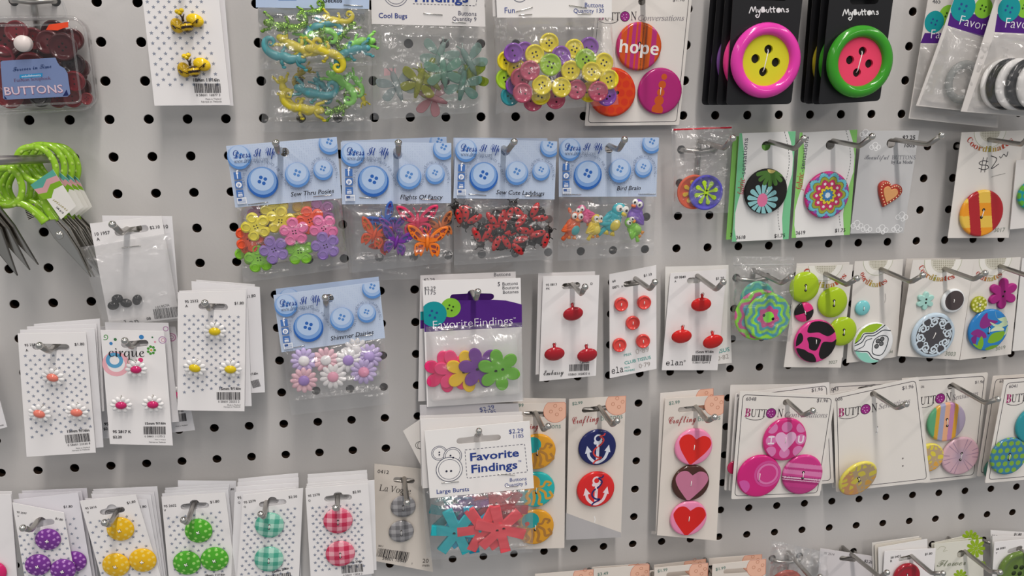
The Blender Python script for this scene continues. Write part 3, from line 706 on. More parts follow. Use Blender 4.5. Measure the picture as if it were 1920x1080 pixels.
for i, (x, y, lb) in enumerate(((219, 561, 'uppermost black bead in the bag, resting on the two at left'), (211.7, 573.6, 'black bead lowest in the left of the bead bag'), (236, 569, 'black bead third from left in the bead bag'), (256.5, 563, 'black bead at the right end of the bead bag'))):
    k = c.scale(x, y); m = MB(); m.ell((0, 0, 0), (10.5*k, 8.6*k, .0021), M('17171a', 'gloss'), (.2, .1, -.25, 1.1)[i], 20, 12); m.ell((0, 0, .0006), (2.2*k, 1.6*k, .0017), M('2b2b30', 'gloss'), 0, 10, 8)
    o = m.build('oval_bead'); o.matrix_world = place(c, x, y, .0042+.0004*(i == 0)); tag(o, lb, 'bead', 'black beads in the small bag')

# bottom row of dotted and checked buttons
def dots(c, pts, r, col, dot, kw=None):
    for x, y in pts: Btn(c, x, y, r, fn=f_polka(col, dot), kind='dome', T=.0042, holes=4, hs=.13, hr=.05, ang=45+x % 30, root=c.root, tilt=(.05, (x % 7-3)*.02)).fin()
def eurocard(label, q, key, sl, nums, stars, grp, seed=1):
    h = hz(key, (sl[0]+sl[2])/2, (sl[1]+sl[3])/2)
    c = Card(label, q, h, slot=sl, hook=key, group=grp, bump=1); c.stars(*stars)
    for st, *xy in nums: c.t(st, *xy, style='semi')
    return c, h
PG = 'polka dot button cards'
c, h = eurocard('star-printed card with three purple polka dot buttons in front of its stack', [(23.6, 942), (120, 960.6), (152, 1145), (58, 1150)], '2597', (62, 985, 96, 978, 4), (('95 2597', 32, 960.6, 50.3, 963.5), ('V', 33, 968, 36, 968.4), ('$1.80', 104, 972.7, 118, 975.8)), ((38, 1005), (122, 990), (140, 1140), (56, 1140), 7, 17, 3.5), PG)
dots(c, ((88.6, 1013), (69.6, 1061), (117, 1070)), 21.8, '7a3596', 'c58fd6')
bb = behind(h, 3, [[(25, 936.6), (146.6, 923.4), (178, 1110), (60, 1120)], [(35, 925.6), (153, 920), (184, 1110), (68, 1110)], [(41.6, 920), (163, 914.7), (186, 1100), (75, 1100)]], 'white card %s in the stack of purple polka dot buttons', '2597', PG, 'eceaf0', step=.0055)
bb[0].t('$1.80', 120, 951.8, 136.7, 950.6, style='semi'); bb[0].stars((122, 974), (139, 972), (160, 1080), (135, 1085), 2, 13, 3.5); dots(bb[0], ((138, 1054.7),), 21, '7a3596', 'c58fd6')
c, h = eurocard('star-printed card with three yellow polka dot buttons in front of its stack', [(150, 938.8), (255, 926.7), (317, 1130), (208, 1145)], '2616', (194, 960, 228, 955, 4), (('95 2616', 161, 954.5, 182, 951), ('V', 164, 962, 168, 961.3), ('$1.80', 239, 944.5, 255, 941.2)), ((170, 979), (255, 965), (310, 1130), (208, 1140), 6, 18, 3.5), PG)
dots(c, ((225, 993.5), (217, 1061), (267, 1052)), 24, 'f0bd17', 'f5d66e')
bb = behind(h, 4, [[(160, 934), (276, 936), (311, 1120), (215, 1120)], [(171, 925.6), (283, 927), (313, 1120), (220, 1110)], [(173, 921), (289, 922), (314, 1100), (220, 1100)], [(175, 917), (295, 911.4), (316, 1100), (224, 1100)]], 'white card %s in the stack of yellow polka dot buttons', '2616', PG, 'ecebee')
bb[0].t('$1.80', 258, 952, 275, 951, style='semi')
c, h = eurocard('star-printed card with three green polka dot buttons in front of its stack', [(303, 931), (422.7, 923.5), (446, 1110), (320, 1120)], '2602', (345, 950, 386, 947, 4.2), (('95 2602', 308, 950.5, 331, 948.6), ('V', 308, 958, 312, 957.7), ('$1.80', 394.6, 943, 411.7, 941)), ((316, 971), (412, 960), (425, 1070), (330, 1075), 7, 14, 3.6), PG)
dots(c, ((372, 996.7), (350, 1057), (402, 1050)), 24.3, '4fae2b', 'a7e07a'); c.t('18mm 11/16in', 385, 1080, 422, 1078, style='heavy')
bb = behind(h, 4, [[(304, 925), (428, 918), (447, 1100), (325, 1110)], [(309, 919), (428, 913), (440, 1100), (325, 1100)], [(310, 914.5), (430, 907), (440, 1090), (330, 1100)], [(333.6, 900.5), (443, 901.5), (446, 1090), (340, 1090)]], 'white card %s in the stack of green polka dot buttons', '2602', PG, 'ebebee')
bb[3].t('$1.80', 425, 919, 439, 918, style='semi')
GG = 'gingham button cards'
def checks(c, pts, r, d, l, ph):
    for i, (x, y) in enumerate(pts): Btn(c, x, y, r, fn=f_gingham(d, l, .34, ph), kind='dome', T=.0042, holes=2, hs=.15, hr=.075, ang=90, root=c.root, rot=-.06+.05*i, tilt=(.06, 0)).fin()
c, h = eurocard('star-printed card with two teal gingham buttons in front of its stack', [(456, 927.7), (568.5, 914.6), (559, 1120), (441, 1130)], '2579', (492, 945.5, 531, 940.5, 4.2), (('95 2579', 457.7, 943.3, 480, 940), ('Q', 457.6, 951, 461.5, 950.5), ('$2.50', 541.5, 933.5, 557.5, 931.8)), ((461, 965), (553, 953), (546, 1080), (452, 1092), 8, 17, 3.6), GG)
checks(c, ((505, 986), (504, 1049.8)), 25.5, '4aa78e', 'b9e3d2', (.1, .25)); c.t('20mm 3/4in', 510, 1074, 542, 1066, style='heavy'); c.bar(500, 1078, 545, 1072, 16, 22)
bb = behind(h, 4, [[(440.4, 922.5), (555, 913), (551, 1110), (432, 1120)], [(443, 912), (560, 905), (556, 1110), (440, 1110)], [(445.5, 904), (560, 895), (562, 1110), (445, 1100)], [(446.7, 897.5), (559, 886.7), (565, 1090), (450, 1090)]], 'white card %s in the stack of teal gingham buttons', '2579', GG, 'efeef0')
bb[0].t('95', 446, 935, 453, 934, style='semi'); bb[0].t('Q', 446.5, 943.5, 451, 943, style='semi')
c, h = eurocard('star-printed card with two pink gingham buttons in front of its stack', [(572.7, 915), (690, 906), (701, 1074.6), (583, 1090)], '2578', (614, 935, 654, 932, 4.3), (('95 2578', 578, 931.3, 600, 928), ('Q', 578.4, 939.5, 582.5, 939), ('$2.50', 661.5, 924.5, 677, 922.3), ), ((586, 952), (676, 945), (682, 1060), (592, 1069), 8, 17, 3.6), GG)
checks(c, ((633.7, 977.7), (638, 1039.5)), 25.8, 'c92e53', 'f3b3bd', (.2, .1)); c.t('20mm 3/4in', 648, 1056, 679, 1053, style='heavy'); c.bar(640, 1060, 680, 1056, 16, 23, '0 58601 12854 2')
bb = behind(h, 4, [[(574, 912), (702, 899.6), (706, 1068), (583, 1080)], [(575, 907), (690, 899), (697, 1080), (585, 1080)], [(576.5, 896), (688.5, 888), (696, 1080), (588, 1080)], [(577, 889), (688, 881), (694, 1070), (588, 1070)]], 'white card %s in the stack of pink gingham buttons', '2578', GG, 'f0eff0')
bb[0].t('7', 688.5, 917, 690.5, 916.8, style='semi')
# cream card with grey gingham buttons
h = hz('vogue', 761, 905)-.008
c = Card('cream card with two grey gingham buttons and a bar code', [(702, 869.4), (792, 879), (812, 1072), (701, 1050.6)], h, slot=(743, 899, 772, 901.5, 4.2), hook='vogue', col='e4dcd2')
c.t('0412', 707.5, 886, 728.5, 888.3, cap=7); c.t('La Vogue', 710.5, 919, 769.6, 926, '3a3533', 'rom', cap=12.5)
for x, y in ((756, 950.6), (752.5, 997.5)): Btn(c, x, y, 22.3, fn=f_gingham('78777a', 'b9b8ba', .34, (.3, .1)), kind='dome', T=.004, holes=2, hs=.2, hr=.08, root=c.root, tilt=(.1, 0)).fin()
c.t('SKU', 709, 1024, 718, 1024.8, style='semi'); c.bar(709, 1026.7, 769, 1035, 17, 31); c.t('58601 16449', 716.5, 1048, 761, 1055, cap=7); c.t('2', 771, 1057, 773, 1057.3)
c.t('20', 792, 1054, 803, 1054.3, '5a5450'); c.t('mm', 792, 1061.5, 804.5, 1061.5, '5a5450')
# card entering from the left edge
c = Card('white card with a pink button cut off by the left edge of the board section', [(-95, 928), (21, 926.5), (34, 1100), (-80, 1110)], .04, col='f0eeef')
Btn(c, -13, 1075, 22, col='d8256e', kind='dome', T=.004, root=c.root).fin()
Card('white card behind the left-edge card with a pink button', [(-90, 922), (22.5, 921), (36, 1095), (-75, 1100)], .037, col='eae9ea')
c = Card('white card at the left edge above the lowest card row', [(-140, 660), (-30, 640), (14, 800), (-95, 830)], .03, col='edecee'); c.t('Fabriqué en Thaïlande', -32, 806, 8, 797)

# ------------------------------------------------------------------ blue stapled headers with bags of shaped buttons
BL1, BL2, BL3, BL4, BL5 = 'b9cde9', '8fb0dd', '5c8fd0', '2f66b8', '2150a4'
def printed_button(c, a, b, r, dark=False):
    k = c.c[1]-c.c[0]; asp = np.linalg.norm(k)
    rim, body, lite = (BL4, '7fa6dc', 'b4ccec') if dark else (BL3, '9dbce6', 'bdd2ef')
    c.d(a, b, r, '8fb2e2' if not dark else BL3, 1, clip=True); c.d(a, b+.012, r*.97, rim, 2, clip=True); c.d(a, b-.02, r*.9, body, 3, clip=True); c.d(a, b-.045, r*.74, lite, 4, clip=True)
    for dx, dy in ((.0, -1), (1, 0), (0, 1), (-1, 0)):
        c.d(a+(dx*.2+dy*.07)*r, b+(dy*.2-dx*.07)*r*1.75-.03, r*.115, BL3 if not dark else BL4, 5, clip=True)
def blue_header(label, q, h, hole, hook_key, title, tpos, group='blue headed bags of shaped buttons', name='button_bag', stp=()):
    c = Card(label, q, h, slot=hole, hook=hook_key, col='c9d8ee', cat='button bag', name=name, part='header_card', group=group)
    c.mapf = c.q
    R = random.Random(3)
    for j in range(26):
        for i in range(46):
            a, b = .012+i/46, .02+j/26
            if (i*7+j*3) % 5 < 4: c.mb.add([(*c.q(a+u*.006, b+v*.01), c.z(.5)) for u, v in ((0, 0), (0, 1), (1, 1), (1, 0))], [(0, 1, 2, 3)], M('b7cae6', 'ink'))
    printed_button(c, .105, .19, .108); printed_button(c, .93, .09, .1); printed_button(c, .285, .62, .142, True); printed_button(c, .61, .55, .115); printed_button(c, .85, .51, .09)
    c.t('Dress It Up', .055, .205, .43, .205, '1d3f92', 'script', cap=.085, lay=7); c.t('www.dressitup.com', .055, .285, .36, .285, '53617c', 'rom', cap=.042, lay=7)
    c.tpath('CREATIVE BUTTON ASSORTMENTS FOR CRAFTING • CARDMAKING • QUILTING • SEWING • SCRAPBOOKING •', [(.125, .66), (.13, .5), (.2, .34), (.3, .31), (.4, .38), (.45, .52), (.49, .7), (.56, .78), (.65, .78), (.73, .68), (.76, .5), (.78, .37), (.85, .33), (.93, .39), (.965, .55), (.955, .66)], .024, '6e7f9e', lay=6)
    for b, g in ((.485, 'f'), (.63, 'P'), (.775, 'You')):
        c.p([(.034, b-.062), (.1, b-.062), (.1, b+.055), (.034, b+.055)], '4a78bd', 5)
        if g == 'f': c.t('f', .056, b+.045, .081, b+.045, 'f4f6fb', 'bold', cap=.075, lay=6)
        elif g == 'P': c.d(.067, b, .026, 'f4f6fb', 6); c.t('p', .057, b+.02, .078, b+.02, '4a78bd', 'bold', lay=7)
        else: c.t('You', .05, b-.005, .085, b-.005, 'f4f6fb', 'bold', lay=6); c.p([(.047, b+.005), (.088, b+.005), (.088, b+.045), (.047, b+.045)], 'f4f6fb', 6); c.t('Tube', .05, b+.036, .085, b+.036, '4a78bd', 'bold', lay=7)
    c.p([(.032, .84), (.118, .84), (.118, .94), (.032, .94)], 'eef2f8', 5)
    c.p([(.04, .855), (.075, .855), (.075, .895), (.04, .895)], '43629f', 6)
    for k in range(4): c.p([(.04 if k > 1 else .077, .86+.02*k), (.11, .86+.02*k), (.11, .869+.02*k), (.04 if k > 1 else .077, .869+.02*k)], '8ea3c8', 6)
    c.mapf = c.L
    c.t(title, *tpos, col='23242e', style='obl', lay=6)
    for s in stp: staple(c, *s)
    return c
def petals(n, R, r0, w=.5, pts=8):
    """rounded-petal outline"""
    o = []
    for k in range(n*pts):
        a = 2*math.pi*k/(n*pts); t = abs(math.cos(n*a/2)); o.append(((r0+(R-r0)*t**w)*math.sin(a), (r0+(R-r0)*t**w)*math.cos(a)))
    return np.array(o)
_CACHE = {}
def item(key, builder, fr, x, y, z, rot, label, cat, group, name, tilt=(0, 0), scale=1.0):
    """a loose button in a bag: a mesh shared by its like, an object of its own"""
    if key not in _CACHE: m = MB(); builder(m); _CACHE[key] = m.mesh(name)
    o = bpy.data.objects.new(name, _CACHE[key]); COL.objects.link(o)
    o.matrix_world = place(fr, x, y, z, rot, tilt) @ Matrix.Scale(scale, 4); return tag(o, label, cat, group)
def posy(col):
    def f(m):
        R = .0100; out = petals(5, R, R*.56, .5, 12); H = [circ(.0013*math.cos(a), .0013*math.sin(a), .00055, 10) for a in (math.pi/4, 3*math.pi/4, 5*math.pi/4, 7*math.pi/4)]
        m.puff(out, 0, .0026, .0009, M(col, 'satin'), H)
        for i in range(5):
            a = 2*math.pi*i/5; c, s = math.sin(a), math.cos(a); P = [(R*(.64+.27*math.cos(t))*c-R*.25*math.sin(t)*s, R*(.64+.27*math.cos(t))*s+R*.25*math.sin(t)*c, .0026) for t in np.linspace(0, 2*math.pi, 17)]
            m.tube(P, .0005, M(col, 'satin'), 6, capped=False)
        for hx in H: m.poly(hx, .0004, DARK)  # dark floor stands in for the shade down each hole
    return f
c = blue_header('bag of plastic five-petal flower buttons under a tilted blue header', [(424, 273.6), (631.5, 256.6), (640.4, 371.6), (441.4, 389)], .034, (533.5, 285, 8.5), 'posies', 'Sew Thru Posies', (546, 367.5, 627, 360.5), stp=((466, 383, 502, 378.5), (588, 368, 622, 365)))
PB = c; bag(c.root, c, [(443, 387), (639, 370), (653, 503), (456, 530)], 11, .0112, .0078, .18, zoff=-.0004)
Y, K, V, O, L, Mv = 'e9dc3c', 'f07fb4', '9a7cc6', 'ee5a30', '8fd43a', 'b06a94'
Z0, Z1, Z2, Z3, Z4 = -.0062, -.003, .0002, .0034, .0066
pos = [('yellow', Y, 480, 425, Z3, .3), ('yellow', Y, 526, 414, Z2, -.2), ('pink', K, 552, 434.7, Z4, .1), ('pink', K, 607, 428, Z3, .5), ('violet', V, 514, 468, Z4, .35), ('violet', V, 610.5, 461, Z4, .25), ('green', L, 562, 471, Z3, 0),
       ('orange', O, 582, 413, Z2, .3), ('orange', O, 468, 447, Z2, .9), ('orange', O, 480, 466, Z1, .2), ('green', L, 467, 470, Z0, .6), ('green', L, 486, 485, Z2, .1), ('mustard', 'c9bd3a', 516, 395, Z1, .2), ('mauve', '9a6488', 491, 399, Z0, .4), ('mustard', 'd6b93a', 572, 399, Z0, .8), ('mauve', '9c6598', 601, 398, Z1, .3)]
def bagged(fr, pos, mk, cat, group, name, what, where):
    by = {}
    for p in pos: by.setdefault(p[0], []).append(p)
    for cn, ps in by.items():
        rk = ranked(ps, lambda q: q[2])
        for p in ps:
            r = rk[id(p)]; lb = (f'{cn} {what}, {r} of its colour, {where}' if r else f'the one {cn} {what} {where}')
            item((name, p[1]), mk(p[1]), fr, p[2], p[3], p[4], p[5], lb, cat, group, name)
bagged(c, pos, posy, 'button', 'five-petal flower buttons in a bag', 'flower_button', 'five-petal flower button', 'in the tilted blue-headed bag')

def butterfly(col, hole):
    def f(m):
        S = .0125; mat = M(col, 'satin'); dk = M(hole, 'satin')
        for sx in (-1, 1):
            up = cr([(.06, .02), (.2, .35), (.6, .72), (.98, .8), (1.0, .6), (.78, .2), (.5, .02), (.08, -.08)], 5, True); lo = cr([(.06, -.08), (.4, -.06), (.62, -.2), (.66, -.5), (.56, -.78), (.38, -.66), (.3, -.8), (.14, -.5)], 5, True)
            for w, hs in ((up, [[(.3, .28), (.55, .5), (.62, .38), (.42, .18)], [(.62, .58), (.84, .7), (.86, .56), (.68, .46)], [(.5, .12), (.66, .3), (.7, .2), (.6, .08)]]), (lo, [[(.2, -.18), (.42, -.2), (.44, -.36), (.24, -.32)], [(.24, -.42), (.44, -.46), (.46, -.6), (.3, -.56)], [(.5, -.24), (.56, -.3), (.54, -.46), (.48, -.44)]])):
                W = np.array(w)*S*[sx, 1]; m.puff(W, .0003 if w is lo else .0006, .0022, .0005, mat, [cr(np.array(q)*S*[sx, 1], 4, True) for q in hs])
                for q in hs: m.poly(cr(np.array(q)*S*[sx, 1], 4, True), .0010 if w is lo else .0013, dk)
            for i in range(3): m.ell((sx*S*(.9-.06*i), S*(.68-.16*i), .0028), (S*.04,)*3, dk, 0, 8, 6)
        m.tube([(0, S*.42, .0022), (0, S*.2, .003), (0, -S*.1, .0034), (0, -S*.5, .0024)], [.0006, .0012, .0013, .0006], mat, 10)
        for sx in (-1, 1): m.tube([(0, S*.35, .0026), (sx*S*.12, S*.6, .003), (sx*S*.2, S*.72, .003)], .0003, mat, 6)
    return f
def fly(c, pos, group):
    for lb, col, hl, x, y, w, z, rot in pos: item(('bf', col), butterfly(col, hl), c, x, y, z, rot, lb, 'button', group, 'butterfly_button', scale=w*c.mpp/.0245)
B = Card('second blue-headed bag of butterfly buttons hanging behind the front one', [(641, 264), (837, 256.5), (843, 374), (645, 384)], .024, hook='flights', col='c4d3ea', cat='button bag', name='button_bag', part='header_card', group='blue headed bags of shaped buttons'); B.mapf = B.q; printed_button(B, .93, .09, .1); B.mapf = B.L
bag(B.root, B, [(650, 381), (842, 374), (846, 520), (662, 528)], 15, .003, .001, .2, zoff=-.0004)
c = blue_header('bag of butterfly buttons under a level blue header', [(638.8, 266), (845.5, 268), (846, 380.7), (641.5, 382.9)], .034, (745.5, 290, 8.5), 'flights', 'Flights Of Fancy', (750, 372.5, 830, 372.5), stp=((674, 370, 708, 371.5), (789, 373, 821, 374)))
bag(c.root, c, [(643, 381), (845, 379.5), (849, 492), (656, 512)], 12, .0078, .0015, .16, zoff=-.0004)
fly(c, [('magenta butterfly button, topmost in its bag', 'd8245c', '5a3a4a', 783, 415, 76, .0022, .02), ('bright orange butterfly button in front at the right of its bag', 'ee7b1e', 'b23a1e', 801, 452, 74, .0048, -.05), ('purple and blue butterfly button at the lower middle of its bag', '74309c', '3350b4', 743, 452, 62, .0046, -.25),
        ('red-orange butterfly button at the left edge of its bag', 'e2531f', 'c98a1e', 702, 439, 62, .0022, -.35), ('blue butterfly button behind the purple one', '2f5fb4', '6a2c90', 722, 413, 60, .0002, .6), ('dull orange butterfly button half hidden behind the bright orange one', 'c4703a', '8a4a2a', 826, 424, 56, .0001, .3),
        ('red butterfly button peeping out under the purple one', 'cf3a24', 'b0641e', 719, 458, 44, .0001, .8), ('violet butterfly button behind the blue one, below the header', '7a3a9c', '2f5fb4', 738, 426, 50, .0024, .1)], 'butterfly buttons in a bag')

def ladybug(m):
    S = .0082; blk = M('1d1817', 'gloss'); red = M('c42224', 'gloss')
    m.ell((0, 0, .0012), (S*.86, S, .0024), blk, 0, 22, 10)
    m.ell((0, S*1.02, .0013), (S*.5, S*.36, .0018), blk, 0, 14, 8)
    for sx in (-1, 1):
        m.ell((sx*S*.5, -S*.08, .0019), (S*.42, S*.95, .0025), red, sx*.55, 20, 10)
        for px, py in ((.42, .38), (.62, -.18), (.5, -.68)): m.ell((sx*S*px, S*py-.05*S, .0040-.0004*abs(py)), (S*.15, S*.15, .0006), blk, 0, 12, 6)
        m.ell((sx*S*.3, S*1.25, .0018), (S*.13, S*.13, .001), blk, 0, 10, 6)
        m.tube([(sx*S*.2, S*1.2, .0015), (sx*S*.45, S*1.55, .0014), (sx*S*.62, S*1.56, .0014)], .0004, blk, 6)
        for q in (.5, 0, -.5): m.tube([(sx*S*.7, S*q, .001), (sx*S*1.1, S*(q+.05), .0006)], .0004, blk, 6)
B = Card('second blue-headed bag of ladybird buttons behind the front one', [(850, 258), (1026, 259), (1036, 374), (851, 373)], .026, hook='lady', col='c4d3ea', cat='button bag', name='button_bag', part='header_card', group='blue headed bags of shaped buttons')
bag(B.root, B, [(851, 371), (1036, 373), (1036, 512), (852, 522)], 16, .003, .001, .2, zoff=-.0004)
c = blue_header('bag of red and black ladybird buttons under a blue header', [(853.6, 259.3), (1043.5, 264.7), (1039.5, 373.7), (850, 371.6)], .034, (948, 283, 8.5), 'lady', 'Sew Cute Ladybugs', (929, 363, 1019.5, 365.5), stp=((879, 363.5, 911, 366), (984, 367, 1014, 366.5)))
bag(c.root, c, [(851.5, 370), (1038.5, 372), (1037, 486), (851, 498)], 13, .0078, .0015, .16, zoff=-.0004)
LB = [(881, 407, .2, 2.6), (931, 411, .1, 3.3), (964, 399, .1, .15), (978, 424, .25, 1.9), (1006, 402, .2, 2.2), (902, 441, .35, 3.1), (939, 453, .3, .1), (971, 457, .2, 1.3), (1017, 443, .4, -.7), (866, 398, 0, .8), (1003, 438, 0, 2.9), (918, 432, 0, 1.2), (949, 431, .05, 2.4)]
rk = ranked(LB)
for i, p in enumerate(LB): item('lb', ladybug, c, p[0], p[1], .0004+p[2]*.009, p[3], f'red ladybird button with black spots, {rk[id(p)]} in its bag', 'button', 'ladybird buttons in a bag', 'ladybird_button', tilt=(.1*math.sin(i), .12*math.cos(i*2)), scale=.8)

c = blue_header('bag of small cartoon bird buttons under a blue header', [(1047.5, 258.8), (1233.6, 257.5), (1230, 368.4), (1047.5, 369)], .028, (1142, 278.5, 8.5), 'bird', 'Bird Brain', (1154.5, 356, 1199, 355), stp=((1057, 364, 1089, 364), (1197, 363.5, 1228, 363.5)))
bag(c.root, c, [(1048.5, 367), (1229, 366.5), (1226, 478), (1046, 490)], 14, .0085, .0015, .2, zoff=-.0004)
def bird(c, x, y, s, body, belly, beak, label, rot=0, face=1, z=.0003, owl=False):
    """a chubby toy bird with parts: body, wing, tail, eyes, beak, feet"""
    k = 1.28*s*c.mpp; root = thing('bird_button', label, 'button', place(c, x, y, z, rot), 'bird buttons in a bag'); g = lambda q: M(q, 'satin')
    m = MB(); m.ell((0, -2*k, .0024), (10*k, 12*k, .0026), g(body), 0, 18, 10); m.ell((face*4*k, 11*k, .0030), (8.2*k, 8*k, .0026), g(body), 0, 18, 10); m.ell((face*2*k, 4*k, .0026), (7.5*k, 7*k, .0024), g(body))
    if owl: m.ell((-6*k, 19*k, .0026), (2.4*k, 4.5*k, .0014), g(body), .4); m.ell((9*k, 19*k, .0026), (2.4*k, 4.5*k, .0014), g(body), -.4)
    m.build('body', root)
    m = MB(); m.ell((face*3*k, -5*k, .0036), (6.5*k, 7.5*k, .0018), g(belly), 0, 16, 8); m.build('belly', root)
    m = MB()
    for t in (-.35, 0, .3): m.ell((-face*8*k, -3*k+t*9*k, .0042), (7.5*k, 3*k, .0012), g(body), face*(.5+t), 14, 8)
    m.build('wing', root)
    m = MB()
    for t in (-.25, .05, .35): m.ell((-face*8*k, -15*k, .0020), (7*k, 2.4*k, .0012), g(body), face*(.9+t), 12, 8)
    m.build('tail', root)
    for q in ((0, 8) if owl else (3, 10)):
        e = MB(); e.ell((face*q*k, 13*k, .0050), (3.9*k, 4.3*k, .0013), g('f1f0ea'), 0, 14, 8); eo = e.build('eye', root)
        e = MB(); e.ell((face*(q+.7)*k, 12.6*k, .0061), (1.5*k, 1.8*k, .0006), DARK, 0, 10, 6); e.build('pupil', eo)
    m = MB(); m.ell((face*9.5*k if not owl else 4*k, 8*k, .0050), (3.4*k, 2.3*k, .0015), g(beak), -.3*face, 12, 8); m.build('beak', root)
    for q in (-3, 4):
        m = MB()
        for t in (-.5, 0, .5): m.tube([(q*k, -13*k, .002), ((q+4*math.sin(t))*k, -18*k, .0022)], 1.3*k, g(beak), 8)
        m.build('foot', root)
bird(c, 1073, 422, 1.12, 'e2632b', '4fb0b4', 'ee8a2c', 'orange owl button with a turquoise belly at the left of its bag', -.1, 1, .0012, True)
bird(c, 1113, 424, .95, 'e8cf3a', 'ecd95a', 'ee9a2c', 'small yellow bird button between the owl and the turquoise parrot', .1, 1, .0012)
bird(c, 1148, 410, 1.35, '2fb4c0', 'e3cf4c', 'e8cf3a', 'turquoise parrot button with a yellow face', -.25, 1, .0009)
bird(c, 1191, 401, 1.15, '7b55b8', '8a66c4', 'f0743a', 'purple bird button at the upper right of its bag', -.5, -1, .0003)
bird(c, 1186, 428, .95, '86cf3c', '9ad957', 'ee9a2c', 'lime green bird button at the lower right of its bag', .9, 1, .0020)
bird(c, 1098, 402, .9, 'd8508a', 'e06a9a', 'ee8a2c', 'pink bird button behind the yellow one', .4, -1, -.0004)

# tilted header with pastel daisies
B = Card('second blue-headed bag behind the pastel daisy bag', [(517, 541.5), (710, 518.5), (718, 622), (530, 650)], .034, hook='shimmer', col='b9cbe6', cat='button bag', name='button_bag', part='header_card', group='blue headed bags of shaped buttons'); B.mapf = B.q; printed_button(B, .12, .2, .108); B.mapf = B.L
c = blue_header('bag of pastel daisy buttons under a strongly tilted blue header', [(512.7, 553.3), (711, 527.3), (722, 633.3), (528, 660)], .043, (617, 559, 8.5), 'shimmer', 'Shimmer Daisies', (620.5, 636.5, 701, 624), stp=((537, 653, 571, 647.5), (666, 630, 698, 627)))
bag(c.root, c, [(529.5, 658), (721, 632), (731, 758), (546, 779)], 17, .0085, .0015, .2, zoff=-.0004)
def shimmer(pc):
    def f(m):
        R = .0092
        for i in range(12):
            a = 2*math.pi*i/12; m.ell((R*.68*math.cos(a), R*.68*math.sin(a), .0011), (R*.36, R*.215, .0013), M(pc[:6], 'gloss'), a, 12, 8)
        m.ell((0, 0, .0012), (R*.5, R*.5, .0014), M(pc[:6], 'gloss'), 0, 16, 8); m.ell((0, 0, .0020), (R*.42, R*.42, .0019), M(pc[6:], 'satin'), 0, 18, 10)
    return f
PK, LI, WH = 'ecc0ca', 'c5b4e0', 'f0efee'
for x, y, pc, z, lb in ((570, 713, PK+'a98ad0', .0040, 'pink daisy button with violet middle, front left'), (624.5, 706, WH+'eaa6bc', .0042, 'white daisy button with pink middle, front centre'), (682, 697, LI+'ef9fbe', .0040, 'lilac daisy button with pink middle, front right'),
                        (570, 676, LI+'efeeee', .0008, 'lilac daisy button with white middle, back left'), (611, 675, PK+'efeeee', .0008, 'pink daisy button with white middle, back centre'), (653, 675, WH+'a98ad0', .0010, 'white daisy button with violet middle, back row'), (692, 668, LI+'b9a2dc', -.0002, 'all lilac daisy button at the back right'), (668, 657, 'd8d6d6dcdada', -.0006, 'greyish white daisy button just under the tilted header')):
    item(('sh', pc), shimmer(pc), c, x, y, z, x*.1, lb, 'button', 'pastel daisy buttons in a bag', 'daisy_button')

# ------------------------------------------------------------------ middle: purple-banded flowers, red buttons
def backed(label, q, h, **kw): return Card(label, q, h, **kw)
TEAL, LIME, PURP = '16969c', '86c43c', '51237f'
def findings_art(c, band, teal, lime, name_xy, nm='FavoriteFindings', ns='thin'):
    c.p(band, PURP, 1)
    for (x, y, r), col in ((lime, LIME), (teal, TEAL)):
        c.d(x, y, r, col, 2 if col == LIME else 3, clip=True)
        for dx, dy in ((-.14, -.25), (.25, -.1), (.1, .28), (-.3, .1)): c.d(x+dx*r, y+dy*r, r*.1, '2a4f8f' if col == TEAL else '2f4a1e', 4)
    c.t(nm, *name_xy, col='f2eef6', style=ns, lay=6)
G2 = 'purple-banded packs of large buttons'
h = hz('fav', 886, 551)
B = Card('white pack behind the purple-banded flower pack', [(788, 516), (966.7, 509), (972, 744), (784, 752)], h-.012, hook='fav', cat='button bag', group=G2, col='e9e6e6'); B.t('$2.29', 795, 528, 815, 527, '55555c'); B.t('Buttons', 926, 518, 957, 516.5, '55555c')
B.p([(788, 584), (800, 583), (800, 606), (788, 607)], TEAL); B.p([(788, 600), (800, 600), (800, 615), (788, 616)], PURP, 2); B.p([(842, 545), (930, 544), (930, 572), (842, 573)], PURP, 2)
c = Card('purple-banded card pack holding large flower buttons', [(792, 526), (976, 521), (980, 751.4), (800.5, 762.5)], h, slot=(850, 557.5, 920, 556, 6), hook='fav', cat='button bag', group=G2, bump=1)
arc = [(978.3, 570.6), (965, 567), (948, 563), (925, 561.5), (900, 562), (840, 563)]
findings_art(c, arc+[(830, 580), (800, 592), (794.5, 600), (796, 622), (978.5, 612.5)], (813, 588.5, 23.5), (845, 576.5, 18), (812, 616.5, 961, 607.5), ns='thin')
c.t('™', 962, 599, 966.5, 598.7, 'e8e2ee'); c.t('$2.29', 795.6, 544, 816.7, 542.6, '4a4a52'); c.t('1175', 797, 552.5, 817, 551.4, '4a4a52'); c.t('5', 933, 536, 937.5, 535.7, '4a4a52', 'semi'); c.t('Buttons', 942, 535.3, 970.6, 533.3, '4a4a52'); c.t('Boutons', 942, 542.5, 972, 541, '4a4a52'); c.t('Botones', 942.8, 550.5, 972, 549, '4a4a52')
staple(c, 829.5, 618, 850, 616.5); staple(c, 937, 611, 958, 610)
bag(c.root, c, [(798, 612), (978, 604), (983, 749), (803, 764)], 21, .0105, .0001, .08, zoff=.0006)
def bigflower(col, hx):
    def f(m):
        R = .0152; out = petals(6, R, R*.5, .7, 12); m.puff(out, 0, .0017, .0005, M(col, 'matte'), [circ(s*R*.16, 0, R*.075, 14) for s in (-1, 1)])
        for s in (-1, 1): m.poly(circ(s*R*.16, 0, R*.075, 14), .0003, M(hx, 'matte'))  # hole floors coloured dark in place of real shade
    return f
